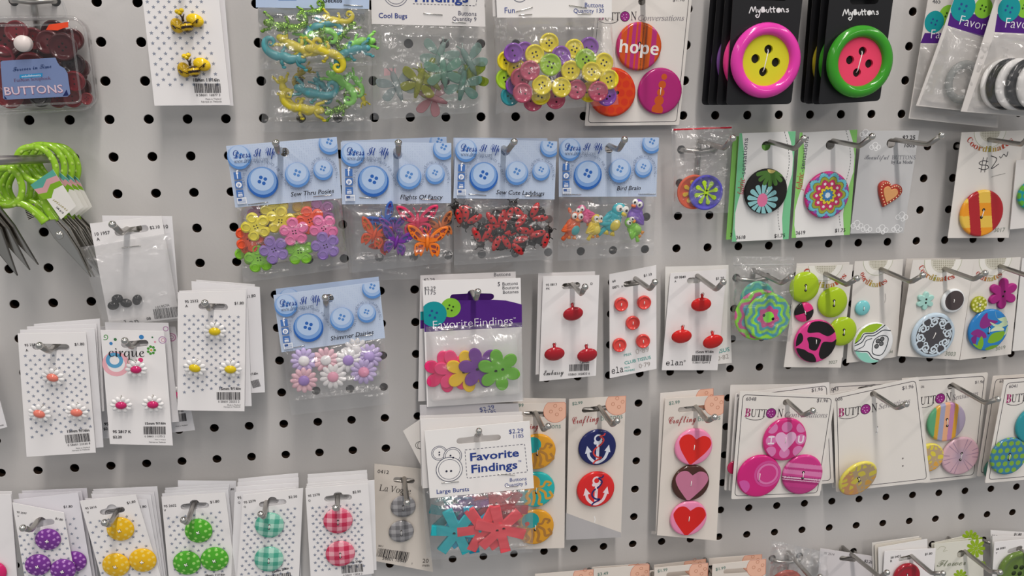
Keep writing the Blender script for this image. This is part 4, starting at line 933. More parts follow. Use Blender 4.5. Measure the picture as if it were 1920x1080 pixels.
for i, (x, y, col, lb, z, r) in enumerate(((835, 697, 'ee2f76', 'hot pink flower button at the far left of the large flower row', .0010, .1), (855, 694, 'f0417f', 'second hot pink flower button, partly under the yellow one', .0027, .35), (876, 696.5, 'f5cb12', 'yellow flower button in the row of large flowers', .0044, .1), (901, 690, '7a3b9c', 'purple flower button between the yellow and green large flowers', .0061, .35), (936, 694, '6cb82a', 'green flower button in front at the right of the large flowers', .0078, .18))):
    item(('big', col), bigflower(col, '22361a'), c, x, y, z, r, lb, 'button', 'large felt flower buttons', 'flower_button', scale=41*c.mpp/.0152*.98)

RG = 'cards of red buttons'
def ovals(c, pts, cols, finish='gloss'):
    for (x, y), rt in pts:
        k = c.scale(x, y); z = c.T+.0075; u, v = c.L(x, y, z); ml = Matrix.Translation((u, v, z)) @ Matrix.Rotation(rt, 4, 'Z') @ Matrix.Rotation(.35, 4, 'X')
        m = MB(); m.ell((0, 0, 0), (18.6*k, 14.5*k, .0030), M(cols, finish), 0, 30, 14); o = m.build('oval_button', c.root, ml)
        m = MB(); m.tube([(0, 11*k, -.001), (0, 15*k, -.0018), (0, 17*k, -.0035)], .0011, M(cols, finish), 8); t = np.linspace(0, 2*math.pi, 11); m.build('shank', o)
        m = MB(); m.tube([(.0012*math.sin(q), 18.5*k+.0016*math.cos(q), -.002) for q in t], .00028, BRIGHT, 6); m.build('wire_loop', o)
h = hz('0813', 1070, 535.5)
Card('white card behind the one with three dark red ovals', [(1009, 512), (1115.4, 508.5), (1110, 696), (1004, 702)], h-.004, hook='0813', group=RG, col='ebe8e8')
c = Card('white card with three dark red oval shank buttons and a wavy signature logo', [(1018, 517.8), (1123.5, 515.5), (1117, 704), (1011, 714.6)], h, slot=(1059, 536.5, 1082, 534.5, 5), hook='0813', group=RG)
c.t('95 0813', 1023.5, 536.3, 1043.7, 534.5, style='semi'); c.t('PX', 1024, 543, 1030.5, 542.4, style='semi'); c.t('D', 1107, 533.7, 1111, 533.4, style='semi')
c.t('Embassy', 1019, 703.5, 1056.4, 701, '1d1c22', 'script', cap=11); c.bar(1067.5, 683, 1104, 681.5, 13, 41); c.t('05860 102833 6', 1065, 703.8, 1105.5, 701.5); c.t('12mm', 1087, 681, 1104, 680, style='heavy')
ovals(c, (((1074.5, 588.4), .12), ((1039.7, 663.7), .06), ((1101, 666), .15)), 'b01f2c')
h = hz('0871', 1185, 531)
c = Card('white card with five round red two-hole buttons', [(1142, 514), (1230, 497), (1230.5, 691), (1143, 708.8)], h, slot=(1174, 532.5, 1198, 529, 5), hook='0871', group=RG)
c.t('60', 1148, 529.4, 1154, 528.3, style='semi'); c.t('0871', 1148, 541.5, 1160.5, 539, style='semi'); c.t('A', 1164.5, 538.3, 1168, 537.6, style='semi'); c.t('$1.10', 1207, 519, 1222, 515.6, style='semi')
for i, p in enumerate(((1165, 571), (1208, 567.6), (1186.8, 605.8), (1161.8, 647.4), (1206, 640))): Btn(c, *p, 12.9, col='e34a44', kind='dish', T=.0036, holes=2, hs=.2, hr=.09, ang=80+i*4, root=c.root, hcol=M('a32320', 'matte')).fin()
TQ = '4aa7a0'
c.t('PRIX', 1170, 668.3, 1184, 665, TQ); c.t('CLUB TISSUS', 1171, 683, 1220, 672, TQ, 'semi'); c.t('ela', 1147, 700.5, 1168.7, 697, '232128', 'mono', cap=14); c.t('PRIX', 1171, 691, 1181, 689, TQ); c.t('MEMBRE', 1171, 697, 1190, 694, TQ); c.t('0·79', 1198, 690, 1219, 685.5, 'a9a39e', 'mono'); c.t('0·89', 1192, 664, 1217, 658.5, 'c9c3be', 'mono')
h = hz('0849', 1300, 526)
B = Card('white card with a turquoise price stamp behind the glassy red ovals', [(1247, 500), (1365.5, 497), (1371.7, 680), (1246, 690)], h-.003, hook='0849', group=RG, col='f0eeea'); B.t('ISSUS', 1343, 663, 1367.5, 657.5, TQ, 'semi'); B.t('0·82', 1345, 676, 1366, 671, 'a9a39e', 'mono')
c = Card('white card with three glassy bright red oval buttons', [(1256.7, 512), (1362, 504), (1344.7, 693.8), (1240.5, 693.8)], h, slot=(1293, 526, 1309, 525, 5), hook='0849', group=RG)
c.t('60 0849', 1264, 522, 1285, 521, style='semi'); c.t('A', 1264, 529, 1267.5, 528.8, style='semi'); c.t('$1.20', 1341.7, 524.5, 1357, 523, style='semi')
ovals(c, (((1314.6, 571), 0), ((1278, 630.8), 0), ((1336.6, 640.5), .18)), 'd4201e')
c.t('15mm 9/16in', 1304, 661.8, 1337, 661, style='heavy'); c.bar(1297.7, 665.5, 1334, 665.5, 11.5, 42, '0 58601 02849 3'); c.t('elan', 1248, 684.3, 1280, 684, '1d1c22', 'mono', cap=11); c.t('®', 1281, 678, 1285, 678, '1d1c22')

# ------------------------------------------------------------------ starburst pack
h = hz('burst', 898, 822)
GB = 'white headed packs of starburst buttons'
for i, (q, lb, cl) in enumerate((([(788, 785), (980, 778), (985, 900), (792, 915)], 'white header just behind the starburst header', 'efecea'), ([(787, 779.4), (978, 771.5), (984, 895), (790, 910)], 'white header third in the starburst stack', 'eae7e6'), ([(755.7, 807.7), (800, 778), (840, 860), (789, 872)], 'white header tilted far to the left behind the starburst pack', 'e6e2dd'), ([(787, 759), (972, 756), (980, 880), (790, 890)], 'grey shaded header at the back of the starburst stack', 'cfcdd0'))):
    B = Card(lb, q, h-.007-.0028*i, hook='burst' if i != 2 else None, cat='button bag', group=GB, col=cl, name='button_bag', part='header_card')
    if i == 3: B.t('$2.29', 900, 772, 927, 766, '3a4a8a'); B.t('1185', 911, 778, 930, 774, '3a4a8a')
    if i == 1: B.t('$2.29', 942, 789, 968, 787, '3a4a8a')
    if i == 2: B.d(786, 834, 7, INK, 2, 6.2); B.d(792, 834, 9, INK, 2, 8.2)
    if i == 0: bag(B.root, B, [(792, 914), (985, 899), (985, 1035), (800, 1046)], 24, .0045, .0008, .12, zoff=-.0004); BB = B
c = Card('white-headed bag of large starburst buttons with a button logo', [(796, 807.7), (992.8, 788.8), (1001, 914.7), (806, 933.6)], h, slot=(862, 826.5, 933, 820, 5.8), hook='burst', cat='button bag', group=GB, name='button_bag', part='header_card', col='f6f4f2', bump=1)
NV = '2f4691'
for i, (x, y, r) in enumerate(((823.4, 849, 14), (848.6, 854, 16.5), (842.3, 879, 24))): c.d(x, y, r, '4a5068', 2+4*i, r-1.1); c.d(x, y, r-1.1, 'f6f4f2', 2+4*i); c.d(x, y, r*.82, '4a5068', 3+4*i, r*.82-.9)
for x, y, r in ((823.5, 847, 1.5), (823.5, 851.5, 1.5), (844.5, 853, 1.6), (849.5, 857, 1.6), (837, 882.5, 2), (845.5, 882, 2)): c.d(x, y, r, '2c2f45', 14)
c.l([(871.6, 843), (983.4, 832), (988.7, 884), (875.4, 896)], 1, '3b3f5c', 3, True, 4.2)
c.t('Favorite', 881.7, 863.6, 973, 854.6, NV, 'heavy', cap=15.5); c.t('Findings', 884, 886, 970, 877.3, NV, 'heavy', cap=16); c.t('™', 971, 868, 977, 867.4, NV)
c.t('$2.29', 954, 812.6, 981, 810.2, NV); c.t('1185', 962.6, 821.3, 981.5, 819.3, NV); c.t('Buttons', 955.7, 902.5, 987, 899.5, NV); c.t('Quantity 5', 946, 912, 987.8, 908.5, NV); c.t('Large Bursts', 818.7, 925, 879.5, 919.7, NV, 'semi')
staple(c, 934, 888, 965, 889.5); staple(c, 828, 904.5, 860, 902); staple(c, 948, 911.5, 971, 910.5)
bag(c.root, c, [(807, 932), (1000, 913.5), (999, 1036), (806, 1050)], 23, .0085, .0015, .1, zoff=-.0004)
def burst(col):
    def f(m):
        R = .0165; w = R*.185; out = []
        n = 6
        for k in range(n):
            a = 2*math.pi*k/n; d = np.array([math.sin(a), math.cos(a)]); p = np.array([d[1], -d[0]]); rin = w/math.tan(math.pi/n)
            out += [d*rin-p*w, d*R-p*w*1.1, d*R+p*w*1.1, d*rin+p*w][:3]
        m.puff(np.array(out), 0, .0021, .0003, M(col, 'matte'), [circ(s*R*.13, 0, R*.065, 12) for s in (-1, 1)])
        for s in (-1, 1): m.poly(circ(s*R*.13, 0, R*.065, 12), .0003, DARK)  # dark floors paint the shade inside the two holes
    return f
for x, y, col, z, r, lb in ((938, 992, 'ee5560', .0050, .15, 'coral starburst button in front at the right'), (905, 991, 'ea4f5a', .0027, .5, 'coral starburst button partly under the front one'), (857, 996.5, '25b3bd', .0026, .32, 'turquoise starburst button at the front left'), (884, 993, '1f9fc0', .0004, .05, 'blue starburst button between turquoise and coral ones')):
    item(('bu', col), burst(col), c, x, y, z, r, lb, 'button', 'starburst buttons in a bag', 'starburst_button', scale=47*c.mpp/.0165)
for x, y, col, z, r, lb in ((846, 962, '1f8f96', .0010, .2, 'teal starburst button showing at the left behind the front bag'), (876, 948, '8a5aa0', .0018, .6, 'violet starburst button showing just under the white header'), (925, 944, 'd8505c', .0010, .1, 'red starburst button showing behind the front bag'), (950, 955, 'b9404a', -.0002, .4, 'dark red starburst button at the right behind the front bag')):
    item(('bu', col), burst(col), BB, x, y, z, r, lb, 'button', 'starburst buttons in a bag', 'starburst_button', scale=40*c.mpp/.0165)

# ------------------------------------------------------------------ peach-cornered cards
GC = 'peach-cornered button cards'
def peach(label, q, h, slot, key, price, px, logo=None, behind_q=(), col='e6ded5', pc=None, bcol='ece6e0'):
    c = Card(label, q, h, slot=slot, hook=key, col=col, group=GC, bump=0)
    if pc:
        c.d(pc[0], pc[1], pc[2], 'f1bfa6', 1, clip=True, n=40); o = c.clip(circ(*c.L(pc[0], pc[1]), pc[2]*c.mpp, 40)); c.mb.stroke(o, .8*c.mpp, c.z(2), M('d98e78', 'ink'), True)
        for dx, dy in ((-.05, -.45), (.42, -.15), (-.42, .05), (.1, .3)): c.d(pc[0]+dx*pc[2], pc[1]+dy*pc[2], pc[2]*.15, 'c8876c', 3, pc[2]*.115)
    if price: c.t(price, *px, col='6f8f86', style='semi')
    if logo:
        x0, y0, x1, y1 = logo; k = (y1-y0)/(x1-x0); w = x1-x0
        c.t('Crafting', x0, y0, x0+w*.53, y0+k*w*.53, 'a8383c', 'script', cap=14.5, lay=6); c.t('with', x0+w*.58, y0+k*w*.58-7.5, x0+w*.66, y0+k*w*.66-7.5, '7f9a92'); c.t('buttons', x0+w*.57, y0+k*w*.57, x1, y1, '7f9a92', cap=10)
    return c
h = hz('oct', 1003, 774)
Card('card behind the octopus button card', [(962, 746), (1060.5, 747), (1057, 1015), (957, 1018)], h-.003, hook='oct', group=GC, col='e6dfd8')
c = peach('peach-cornered card with three orange and turquoise octopus buttons', [(958, 757), (1060.7, 753.5), (1058, 1026.7), (952, 1030)], h, (985, 776, 1027, 776, 4.5), 'oct', '$2.99', (950.6+10, 763, 971.4+10, 762), (962, 805, 1051, 802), pc=(1041.7, 770, 21.5))
def octo(b, bg, hd, leg):
    b.d(-.25, .42, .45, hd, 1)
    for i, pts in enumerate((((-.3, .0), (-.5, -.3), (-.35, -.6), (-.6, -.8)), ((-.15, -.05), (-.1, -.45), (-.2, -.85)), ((.05, -.02), (.2, -.4), (.15, -.75), (.35, -.85)), ((.1, .08), (.45, -.15), (.55, -.5), (.85, -.4), (.7, -.1)), ((.1, .2), (.35, .2), (.5, .45), (.75, .35), (.62, .2)), ((-.4, .1), (-.75, .1), (-.8, .45)))): b.l(pts, .17-.012*i, leg, 2)
    b.d(-.42, .25, .12, 'd04438', 3)
for i, (x, y, bg, hd, lg) in enumerate(((1007, 847, 'e5a42c', '20a8a8', 'b8843c'), (1005, 918, '2bb6b4', 'e0a030', 'dba43a'), (1003, 988, 'e3a22a', '1fa5a6', 'b07c3a'))):
    b = Btn(c, x, y, 34, col=bg, holes=2, hs=.14, hr=.075, root=c.root, T=.0032); octo(b, bg, hd, lg); b.fin()
h = hz('anch', 1118, 766)
c = peach('peach-cornered card with navy and red anchor buttons, its foot folded', [(1066.7, 748), (1173, 741.7), (1164, 1006.7), (1061, 1011.7)], h, (1096, 768.5, 1143, 764, 4.5), 'anch', '$2.99', (1072.7, 759.3, 1092, 757), (1072.7, 794.5, 1167, 783.5), pc=(1158, 756, 21.5))
c.p([(1061, 961), (1085, 970), (1164, 998), (1164, 1006.7), (1061, 1011.7)], 'b9b7b8', 1); c.l([(1114, 967), (1115.5, 973), (1114.5, 979)], 1.2, 'ffffff', 3)
def anchor(b, w, rope):
    b.l([(.02, .32), (0, -.7)], .16, w, 1, curve=0); b.l([(-.15+.0+.18*math.cos(t)+.17, .52+.19*math.sin(t)) for t in np.linspace(0, 2*math.pi, 16)[:-1]], .09, w, 1, True, curve=0)
    b.l([(-.52, -.1), (-.42, -.5), (-.05, -.8), (.35, -.62), (.55, -.2)], .15, w, 1); b.p([(-.66, -.28), (-.56, .15), (-.3, -.2)], w, 1); b.p([(.68, -.28), (.6, .15), (.36, -.18)], w, 1); b.d(-.12, .3, .1, w, 1); b.d(.16, .3, .1, w, 1)
    b.l([(.1, .66), (.3, .45), (.18, .2), (-.14, -.05), (-.2, -.3), (-.02, -.5), (.2, -.55), (-.1, -.72), (-.22, -.86)], .085, rope, 3); b.l([(.1, .66), (.3, .68), (.38, .8)], .07, rope, 3)
b = Btn(c, 1120, 839, 34.3, col='1f2660', root=c.root, hs=.14, hr=.07, T=.0032); anchor(b, 'dfe3ee', 'd8403c'); b.fin()
b = Btn(c, 1117, 917.5, 34, col='df2a2a', root=c.root, hs=.14, hr=.07, T=.0032); anchor(b, 'f2dfe4', '23286a'); b.fin()
h = hz('heart', 1300, 765.5)
B = peach('peach-cornered card behind the heart buttons', [(1237.7, 737), (1336.7, 728), (1340, 1000), (1229, 1000)], h-.0035, None, 'heart', '', None, pc=(1325, 745, 20), col='ebe5df'); B.p([(1221, 995), (1229, 995), (1229, 1001), (1221, 1001)], 'a9a4a0')
c = peach('peach-cornered card with three heart buttons, pink and brown', [(1246.7, 746.7), (1357, 740.7), (1343, 1013), (1231.7, 1003)], h, (1276, 768, 1327, 763.5, 4.5), 'heart', '$2.99', (1254, 758.5, 1274, 756), (1253, 794, 1350, 786), pc=(1343, 757, 21.5))
HEART = cr([(0, .42), (-.3, .62), (-.62, .55), (-.78, .25), (-.62, -.15), (-.3, -.55), (0, -.88)], 6)
def heart(s=1.0, dx=0, dy=0, a=0): P = np.r_[HEART, (HEART*[-1, 1])[::-1][1:-1]]*s; ca, sa = math.cos(a), math.sin(a); return np.c_[P[:, 0]*ca-P[:, 1]*sa+dx, P[:, 0]*sa+P[:, 1]*ca+dy]
for x, y, r, bg, hc, a, s in ((1300.7, 838, 34.5, 'f08fb6', 'e0281e', -.18, 1.1), (1295, 905.5, 34, '4a2a22', 'c77a98', -.12, 1.12), (1291, 971.7, 33, 'f08fb6', 'd8201a', -.12, 1.15)):
    b = Btn(c, x, y, r, col=bg, root=c.root, hs=.13, hr=.07, T=.0034, ang=85); b.p(heart(s, 0, -.02, a), hc, 1, .93, 'gloss'); b.fin()
# tops of the lowest cards
for lb, q, key, pr, px, pc, sl in (('peach-cornered card lowest on the board, mostly below the frame', [(1003, 1076), (1112, 1067), (1110, 1200), (1000, 1205)], None, '', None, (1098, 1078, 22), None),
                          ('peach-cornered card in the bottom row behind its twin marked 3.49', [(1110, 1063), (1215, 1056), (1212, 1190), (1108, 1195)], 'c349', '', None, (1196, 1068, 20), None),
                          ('peach-cornered card at the bottom marked 3.49', [(1113, 1066), (1217, 1058), (1214, 1200), (1108, 1205)], 'c349', '$3.49', (1120, 1079, 1140, 1076.5), (1203, 1074, 20), None),
                          ('peach-cornered card behind the first bottom card marked 1.99', [(1226, 1059), (1323, 1047.5), (1320, 1190), (1222, 1195)], 'c199', '', None, (1303, 1058, 20), None),
                          ('peach-cornered card at the bottom marked 1.99, beside the one marked 3.49', [(1227, 1064.5), (1327, 1055), (1324, 1200), (1222, 1205)], 'c199', '$1.99', (1232.7, 1072.5, 1251, 1069.5), (1313, 1069, 20), (1254, 1077, 1298, 1073, 4.5)),
                          ('peach-cornered card behind the last bottom card marked 1.99', [(1329, 1046.5), (1428, 1039), (1426, 1190), (1322, 1195)], 'c199b', '', None, (1412, 1052, 20), None),
                          ('peach-cornered card marked 1.99 beside the bottom zip bag', [(1335.4, 1058), (1435.4, 1047.5), (1432, 1200), (1330, 1205)], 'c199b', '$1.99', (1341.5, 1069.5, 1360, 1066), (1421, 1062, 20), (1361, 1071, 1409, 1068, 4.5))):
    hh = .022 if sl is None else hz(key, sl[0]*.5+sl[2]*.5, sl[1]*.5+sl[3]*.5)
    if 'behind' in lb: hh = .016
    peach(lb, q, max(.014, min(.04, hh)), sl, key, pr, px, None, pc=pc)

# ------------------------------------------------------------------ right of the middle, upper row
def zipbag(label, fr_q, h, quad, key, seed, strip=None, front=.0055, mat=None, crk=.0012):
    c = Frame(fr_q, h); c.T = 0; c.root = thing('zip_bag', label, 'zip bag', c.M)
    bag(c.root, c, quad, seed, front, .0012, .04, mat=mat or M_clear('zip_film', .04, .5, (80, 260)), crinkle=crk)
    if strip:
        m = MB(); a, b = c.L(*strip[:2]), c.L(*strip[2:4]); m.tube([(*a, .001), (*((a+b)/2), .0013), (*b, .001)], strip[4]*c.mpp, M(strip[5], 'satin') if strip[5] else M_clear('zip_ridge', .35, .2), 8, flat=.4); m.build('zip_strip', c.root)
    return c
h = .026
c = zipbag('small clear zip bag with a red strip holding two flower discs', [(1259, 235), (1373, 238), (1367, 400), (1261, 400)], h, [(1259, 236), (1373, 236), (1366, 399), (1261, 401)], 'zip', 31, (1262, 243, 1371, 238.8, 1.6, 'd02a3c'))
def flowerdisc(fr, x, y, r, col, pcol, n, z, label, rot=0, petal=.52):
    R = r*fr.scale(x, y); root = thing('flower_disc', label, 'button', place(fr, x, y, z, rot), 'flower discs in a small zip bag')
    m = MB(); m.lathe([(0, 0), (R*.97, 0), (R, R*.03), (R, R*.1), (R*.97, R*.13), (R*.86, R*.13), (R*.84, R*.08), (0, R*.08)], M(col, 'matte'), n=44); m.build('disc', root)
    m = MB(); P = M(pcol, 'matte')
    for i in range(n):
        a = 2*math.pi*i/n+.2; t = [(.1, -.03), (.38, -.075), (.58, -.125), (.68, -.07), (.7, 0), (.68, .07), (.58, .125), (.38, .075), (.1, .03)]; ca, sa = math.cos(a), math.sin(a)
        m.puff(cr([(R*(x*ca-y*sa), R*(x*sa+y*ca)) for x, y in t], 3, True), R*.08, R*.07, R*.02, P)
    m.poly(circ(0, 0, R*.13, 20), R*.152, P)
    for s in (-1, 1): m.poly(circ(s*R*.02, s*R*.12, R*.06, 12), R*.154, DARK)  # thread holes as flat dark discs, shade put into the colour
    m.build('flower_relief', root)
flowerdisc(c, 1301, 360, 31.5, 'f0643c', 'eec21c', 8, .0002, 'orange disc with yellow petals, partly under the blue-violet disc')
flowerdisc(c, 1323.5, 361, 32, '5a55c0', 'b4dc2c', 8, .0036, 'blue-violet disc with a lime flower, front in the small zip bag')

def sensations(label, q, key, slot, num, npx, price, ppx, green, lk, lefttext, cen):
    h = hz(key, slot[0]+4, slot[1]); c = Card(label, q, h, slot=slot, hook=key, group='green-edged fabric button cards', col='f0f0ee')
    TL, TR, BR, BL = q
    def e(a, b): # card fraction -> pixels
        p = (np.array(TL)*(1-a)+np.array(TR)*a)*(1-b)+(np.array(BL)*(1-a)+np.array(BR)*a)*b; return tuple(p)
    c.p([e(*v) for v in ((.0, 0), (.045, 0), (.1, .16), (.14, .34), (.12, .5), (.06, .62), (.02, .74), (.03, .88), (.08, 1), (0, 1))], green, 1)
    c.p([e(*v) for v in ((.86, 0), (.93, .1), (.985, .25), (.985, .4), (.93, .52), (.87, .66), (.86, .8), (.9, 1), (1, 1), (1, 0))], green, 1)
    c.l([e(*v) for v in ((.8, 0), (.88, .14), (.92, .3), (.88, .46), (.8, .6), (.78, .75), (.83, .92))], 1.1, '6d6f72', 2, dash=3.2, curve=6)
    c.t('fabric', *lefttext[0], 'c22a48', 'it', cap=12); c.t('-sensations', *lefttext[1], '5b5d66', cap=9.5)
    c.t(num, *npx, style='semi'); c.t(price, *ppx, style='semi'); return c
G4 = '6fc191'
Card('green-edged card just behind the black daisy button card', [(1374, 256), (1486, 250), (1470, 446), (1361, 449)], hz('3618', 1440, 273)-.004, hook='3618', group='green-edged fabric button cards', col='8fcf6a').t('3', 1368.5, 443, 1372, 442.8, style='semi')
c = sensations('green-edged card with a black button showing a blue daisy', [(1386, 250), (1491.4, 246), (1478, 448), (1372, 453)], '3618', (1436, 273.5, 8.5), '3618', (1379.5, 448.2, 1397, 447.3), '$1.75', (1451, 445.2, 1471, 444.3), '7ccb98', '', ((1393.5, 366, 1396, 334), (1396.3, 332, 1402, 259)), None)
b = Btn(c, 1436, 358.7, 41, col='191717', kind='flat', finish='fabric', T=.004, holes=0, root=c.root, rot=-.05)
for i in range(13):
    a = 2*math.pi*i/13+.1; ca, sa = math.cos(a), math.sin(a); b.p(cr([(-.15+x*ca-y*sa, -.38+x*sa+y*ca) for x, y in ((.2, -.03), (.45, -.085), (.66, -.1), (.72, 0), (.66, .1), (.45, .085), (.2, .03))], 3, True), '8fc8cc', 1, .97, 'fabric')
b.p(circ(-.15, -.38, .24, 24, 0, .3), 'e57aa4', 2, .97, 'fabric')
for i in range(7):
    a = math.pi+.3+(math.pi-.6)*i/6; ca, sa = math.cos(a), math.sin(a); b.p(cr([(.12+x*ca-y*sa, .93+x*sa+y*ca) for x, y in ((.15, -.03), (.4, -.085), (.66, -.085), (.72, 0), (.66, .085), (.4, .085), (.15, .03))], 3, True), '4d7a34', 1, .97, 'fabric')
b.p(circ(.12, 1.0, .2, 20), 'd8c878', 2, .97, 'fabric'); o = b.fin()
m = MB(); m.tube([(0, -.0012, b.T), (.0003, 0, b.T+.0007), (0, .0012, b.T)], .0004, THREAD, 6); m.build('thread', o)
c = sensations('green-edged card with a round mandala-print button', [(1499, 248.5), (1607, 243), (1592.5, 440), (1483.6, 446)], '3619', (1556, 271.5, 8.5), '3619', (1491.4, 440, 1509, 438.6), '$1.75', (1564.5, 435.2, 1584, 434.2), '8fd072', '', ((1502.5, 357, 1506.5, 324), (1507, 322, 1516, 256)), None)
def mandala(x, y):
    r = np.hypot(x, y); a = np.arctan2(y, x); s = lambda k, ph=0: np.abs(np.cos(a*k/2+ph)); o = np.tile(A('d42c86'), (len(x), 1))
    for R0, dr, k, ph, col in ((.9, .14, 10, 0, '1a1a1a'), (.88, .13, 10, 0, '6fc3d2'), (.74, .12, 10, 0, '1d1c1a'), (.72, .12, 10, 0, 'a3a83c'), (.6, .11, 10, 0, '1d1c1a'), (.585, .11, 10, 0, 'c93468'), (.36, .08, 10, .5, '1d1c1a'), (.34, .08, 10, .5, 'e6cf3a'), (.24, .05, 10, 0, '1d1c1a'), (.225, .05, 10, 0, '3f7fb4'), (.11, .02, 8, 0, 'd8e6ee')):
        o[r < R0+dr*(s(k, ph)-.5)*2*.7] = A(col)
    for i in range(10):
        q = 2*math.pi*i/10; o[np.hypot(x-.5*math.cos(q), y-.5*math.sin(q)) < .06] = A('f0e3ea')
        q += math.pi/10; o[np.hypot(x-.86*math.cos(q), y-.86*math.sin(q)) < .075] = A('8a5ab4')
    return o
Btn(c, 1550.5, 365.7, 42.5, fn=mandala, finish='satin', T=.004, holes=0, root=c.root, kind='flat').fin()
# silver-grey card with a heart
c = Card('silver-grey card with a small red heart button', [(1615.7, 245), (1723, 244.6), (1693.5, 436.4), (1593.7, 437.7)], hz('lamode', 1672, 268), slot=(1670, 268.5, 8.5), hook='lamode', col='c9cacb')
c.t('$2.25', 1691, 261.5, 1714.7, 261.5, cap=7.5, style='semi'); c.t('1005', 1695, 275.7, 1714, 275.7, cap=6, style='semi'); c.t('Beautiful', 1619.6, 298.5, 1666, 298.5, '7d7f86', 'script', cap=9); c.t('BUTTONS', 1671, 298.5, 1715.5, 298.5, '83858c', 'rom'); c.t('by La Mode', 1670, 306.5, 1710, 306.5, '6d6f76', 'serif')
for x, y, s in ((1606, 421, 1), (1624, 428, .9), (1653, 429, 1.0), (1681, 428, .9), (1690, 405, 1.0), (1640, 274, .9), (1622, 250, .9)):
    for dx, dy, r in ((-7, 2, 5), (0, -2, 6.5), (7, 2, 5), (2, 6, 4)): c.d(x+dx*s, y+dy*s, r*s, 'f2f3f4', 2, r*s-1.3)
R = 1.0; k = c.scale(1663, 361); u, v = c.L(1663.7, 361, c.T)
m = MB(); P = np.r_[HEART, (HEART*[-1, 1])[::-1][1:-1]]; m.puff(P*30*k, 0, .003, .0011, M('b03a2c', 'satin')); m.puff((P*.62+[.02, -.04])*30*k, .0028, .0007, .0004, M('dba068', 'matte'))
for i in range(0, len(P), 3): q = P[i]*.83*30*k; m.ell((q[0], q[1], .0030), (1.4*k, 1.4*k, .0004), M('f0c8a0', 'satin'), 0, 8, 6)
m.build('heart_button', c.root, Matrix.Translation((u, v, c.T+.0004)) @ Matrix.Rotation(-.28, 4, 'Z'))

# ------------------------------------------------------------------ cards headed by a red arc of lettering
GCo = 'cards with a red arc of lettering'
def coord(label, q, key, slot, top, num=None, npx=None, word='Coordinates', wpath=None, col='e8e4de', dh=0, behind=True, hh=None):
    h = hh or hz(key, slot[0], slot[1])+dh; c = Card(label, q, h, slot=slot, hook=key, group=GCo, col=col)
    x, y, r = top
    c.d(x, y, r*1.55, 'b9bda0', 1, clip=True, n=44); c.d(x, y, r*1.5, 'efede6', 2, clip=True, n=44); c.d(x, y, r, 'd9d6c8', 3, clip=True, n=40)
    k = c.k(); m = M('a29f8c', 'ink')
    for j in range(7):
        for i in range(-7, 8):
            px, py = x+i*r/6.5, y+j*r/6.5
            if (px-x)**2+(py-y)**2 < (r*.93)**2:
                o = c.clip(circ(*c.mapf(px, py), r*.05*k, 6))
                if len(o) > 2: c.mb.poly(o, c.z(4), m)
    if wpath:
        n = len(word); P = cr([np.array(p, float) for p in wpath], 8); sg = np.linalg.norm(np.diff(P, axis=0), axis=1); cum = np.r_[0, np.cumsum(sg)]
        for i, ch in enumerate(word):
            p = [tuple(np.interp(cum[-1]*(i+d)/n, cum, P[:, q]) for q in (0, 1)) for d in (0.04, .9)]
            if ch != ' ': c.t(ch, *p[0], *p[1], col=['b8483a', 'b8483a', 'b8503c', 'b8743c', 'b3963f', 'a8a048', 'b3963f', 'b8743c', 'b8503c', 'b8483a', 'b8483a'][i % 11], style='serif', cap=10.5)
    if num: c.t(num, *npx, '8a9488')
    return c
h = hz('two', 1850, 262)
Card('white card behind the red and yellow striped button card', [(1812, 252), (1935, 250), (1912, 428), (1792, 436)], h-.009, hook='two', group=GCo, col='e6e3e0')
c = coord('white card with handwritten price and a red and yellow striped button', [(1802.4, 248), (1921, 244), (1890.5, 445.5), (1776.4, 446)], 'two', (1853, 264, 5), (1856, 244, 20), '3017', (1863, 434.8, 1882.7, 434), wpath=((1811, 262), (1822, 276), (1842, 284), (1864, 284), (1884, 277), (1900, 263)))
c.l([(1852, 303), (1843, 301), (1835, 305), (1839, 309), (1850, 310), (1852, 315), (1843, 318), (1834, 315)], 1.2, '2d2c33', 3, curve=5); c.l([(1843, 295), (1838, 323)], 1.1, '2d2c33', 3); c.l([(1850, 295), (1845, 323)], 1.1, '2d2c33', 3); c.l([(1857, 292), (1868, 298), (1858, 316), (1872, 307)], 1.3, '2d2c33', 3, curve=6); c.l([(1873, 293), (1876, 296), (1881, 289), (1886, 293), (1889, 284)], 1.1, '2d2c33', 3, curve=6)
c.l([(1858, 332), (1866, 329), (1884, 325)], .9, '9a9894', 3)
def plaid(x, y):
    o = np.tile(A('b3282f'), (len(x), 1)); x2 = x+.22*y
    yel = (x2 < -.62) | ((x2 > -.12) & (x2 < .42)); t = (y > .45) | ((y < -.1) & (y > -.6)); o[yel & t] = A('eec552'); o[yel & ~t] = A('ef9d28'); return o
Btn(c, 1840.7, 400, 41.5, fn=plaid, T=.0034, hs=.16, hr=.07, root=c.root, ang=80).fin()
c = Card('white card at the right edge with a turquoise and green button', [(1905, 300), (2010, 296), (1990, 420), (1893, 430)], .022, col='e9e6e3'); Btn(c, 1934, 366, 26, fn=f_grid('1f98a0', '5fae3a', .5, .2), root=c.root).fin()
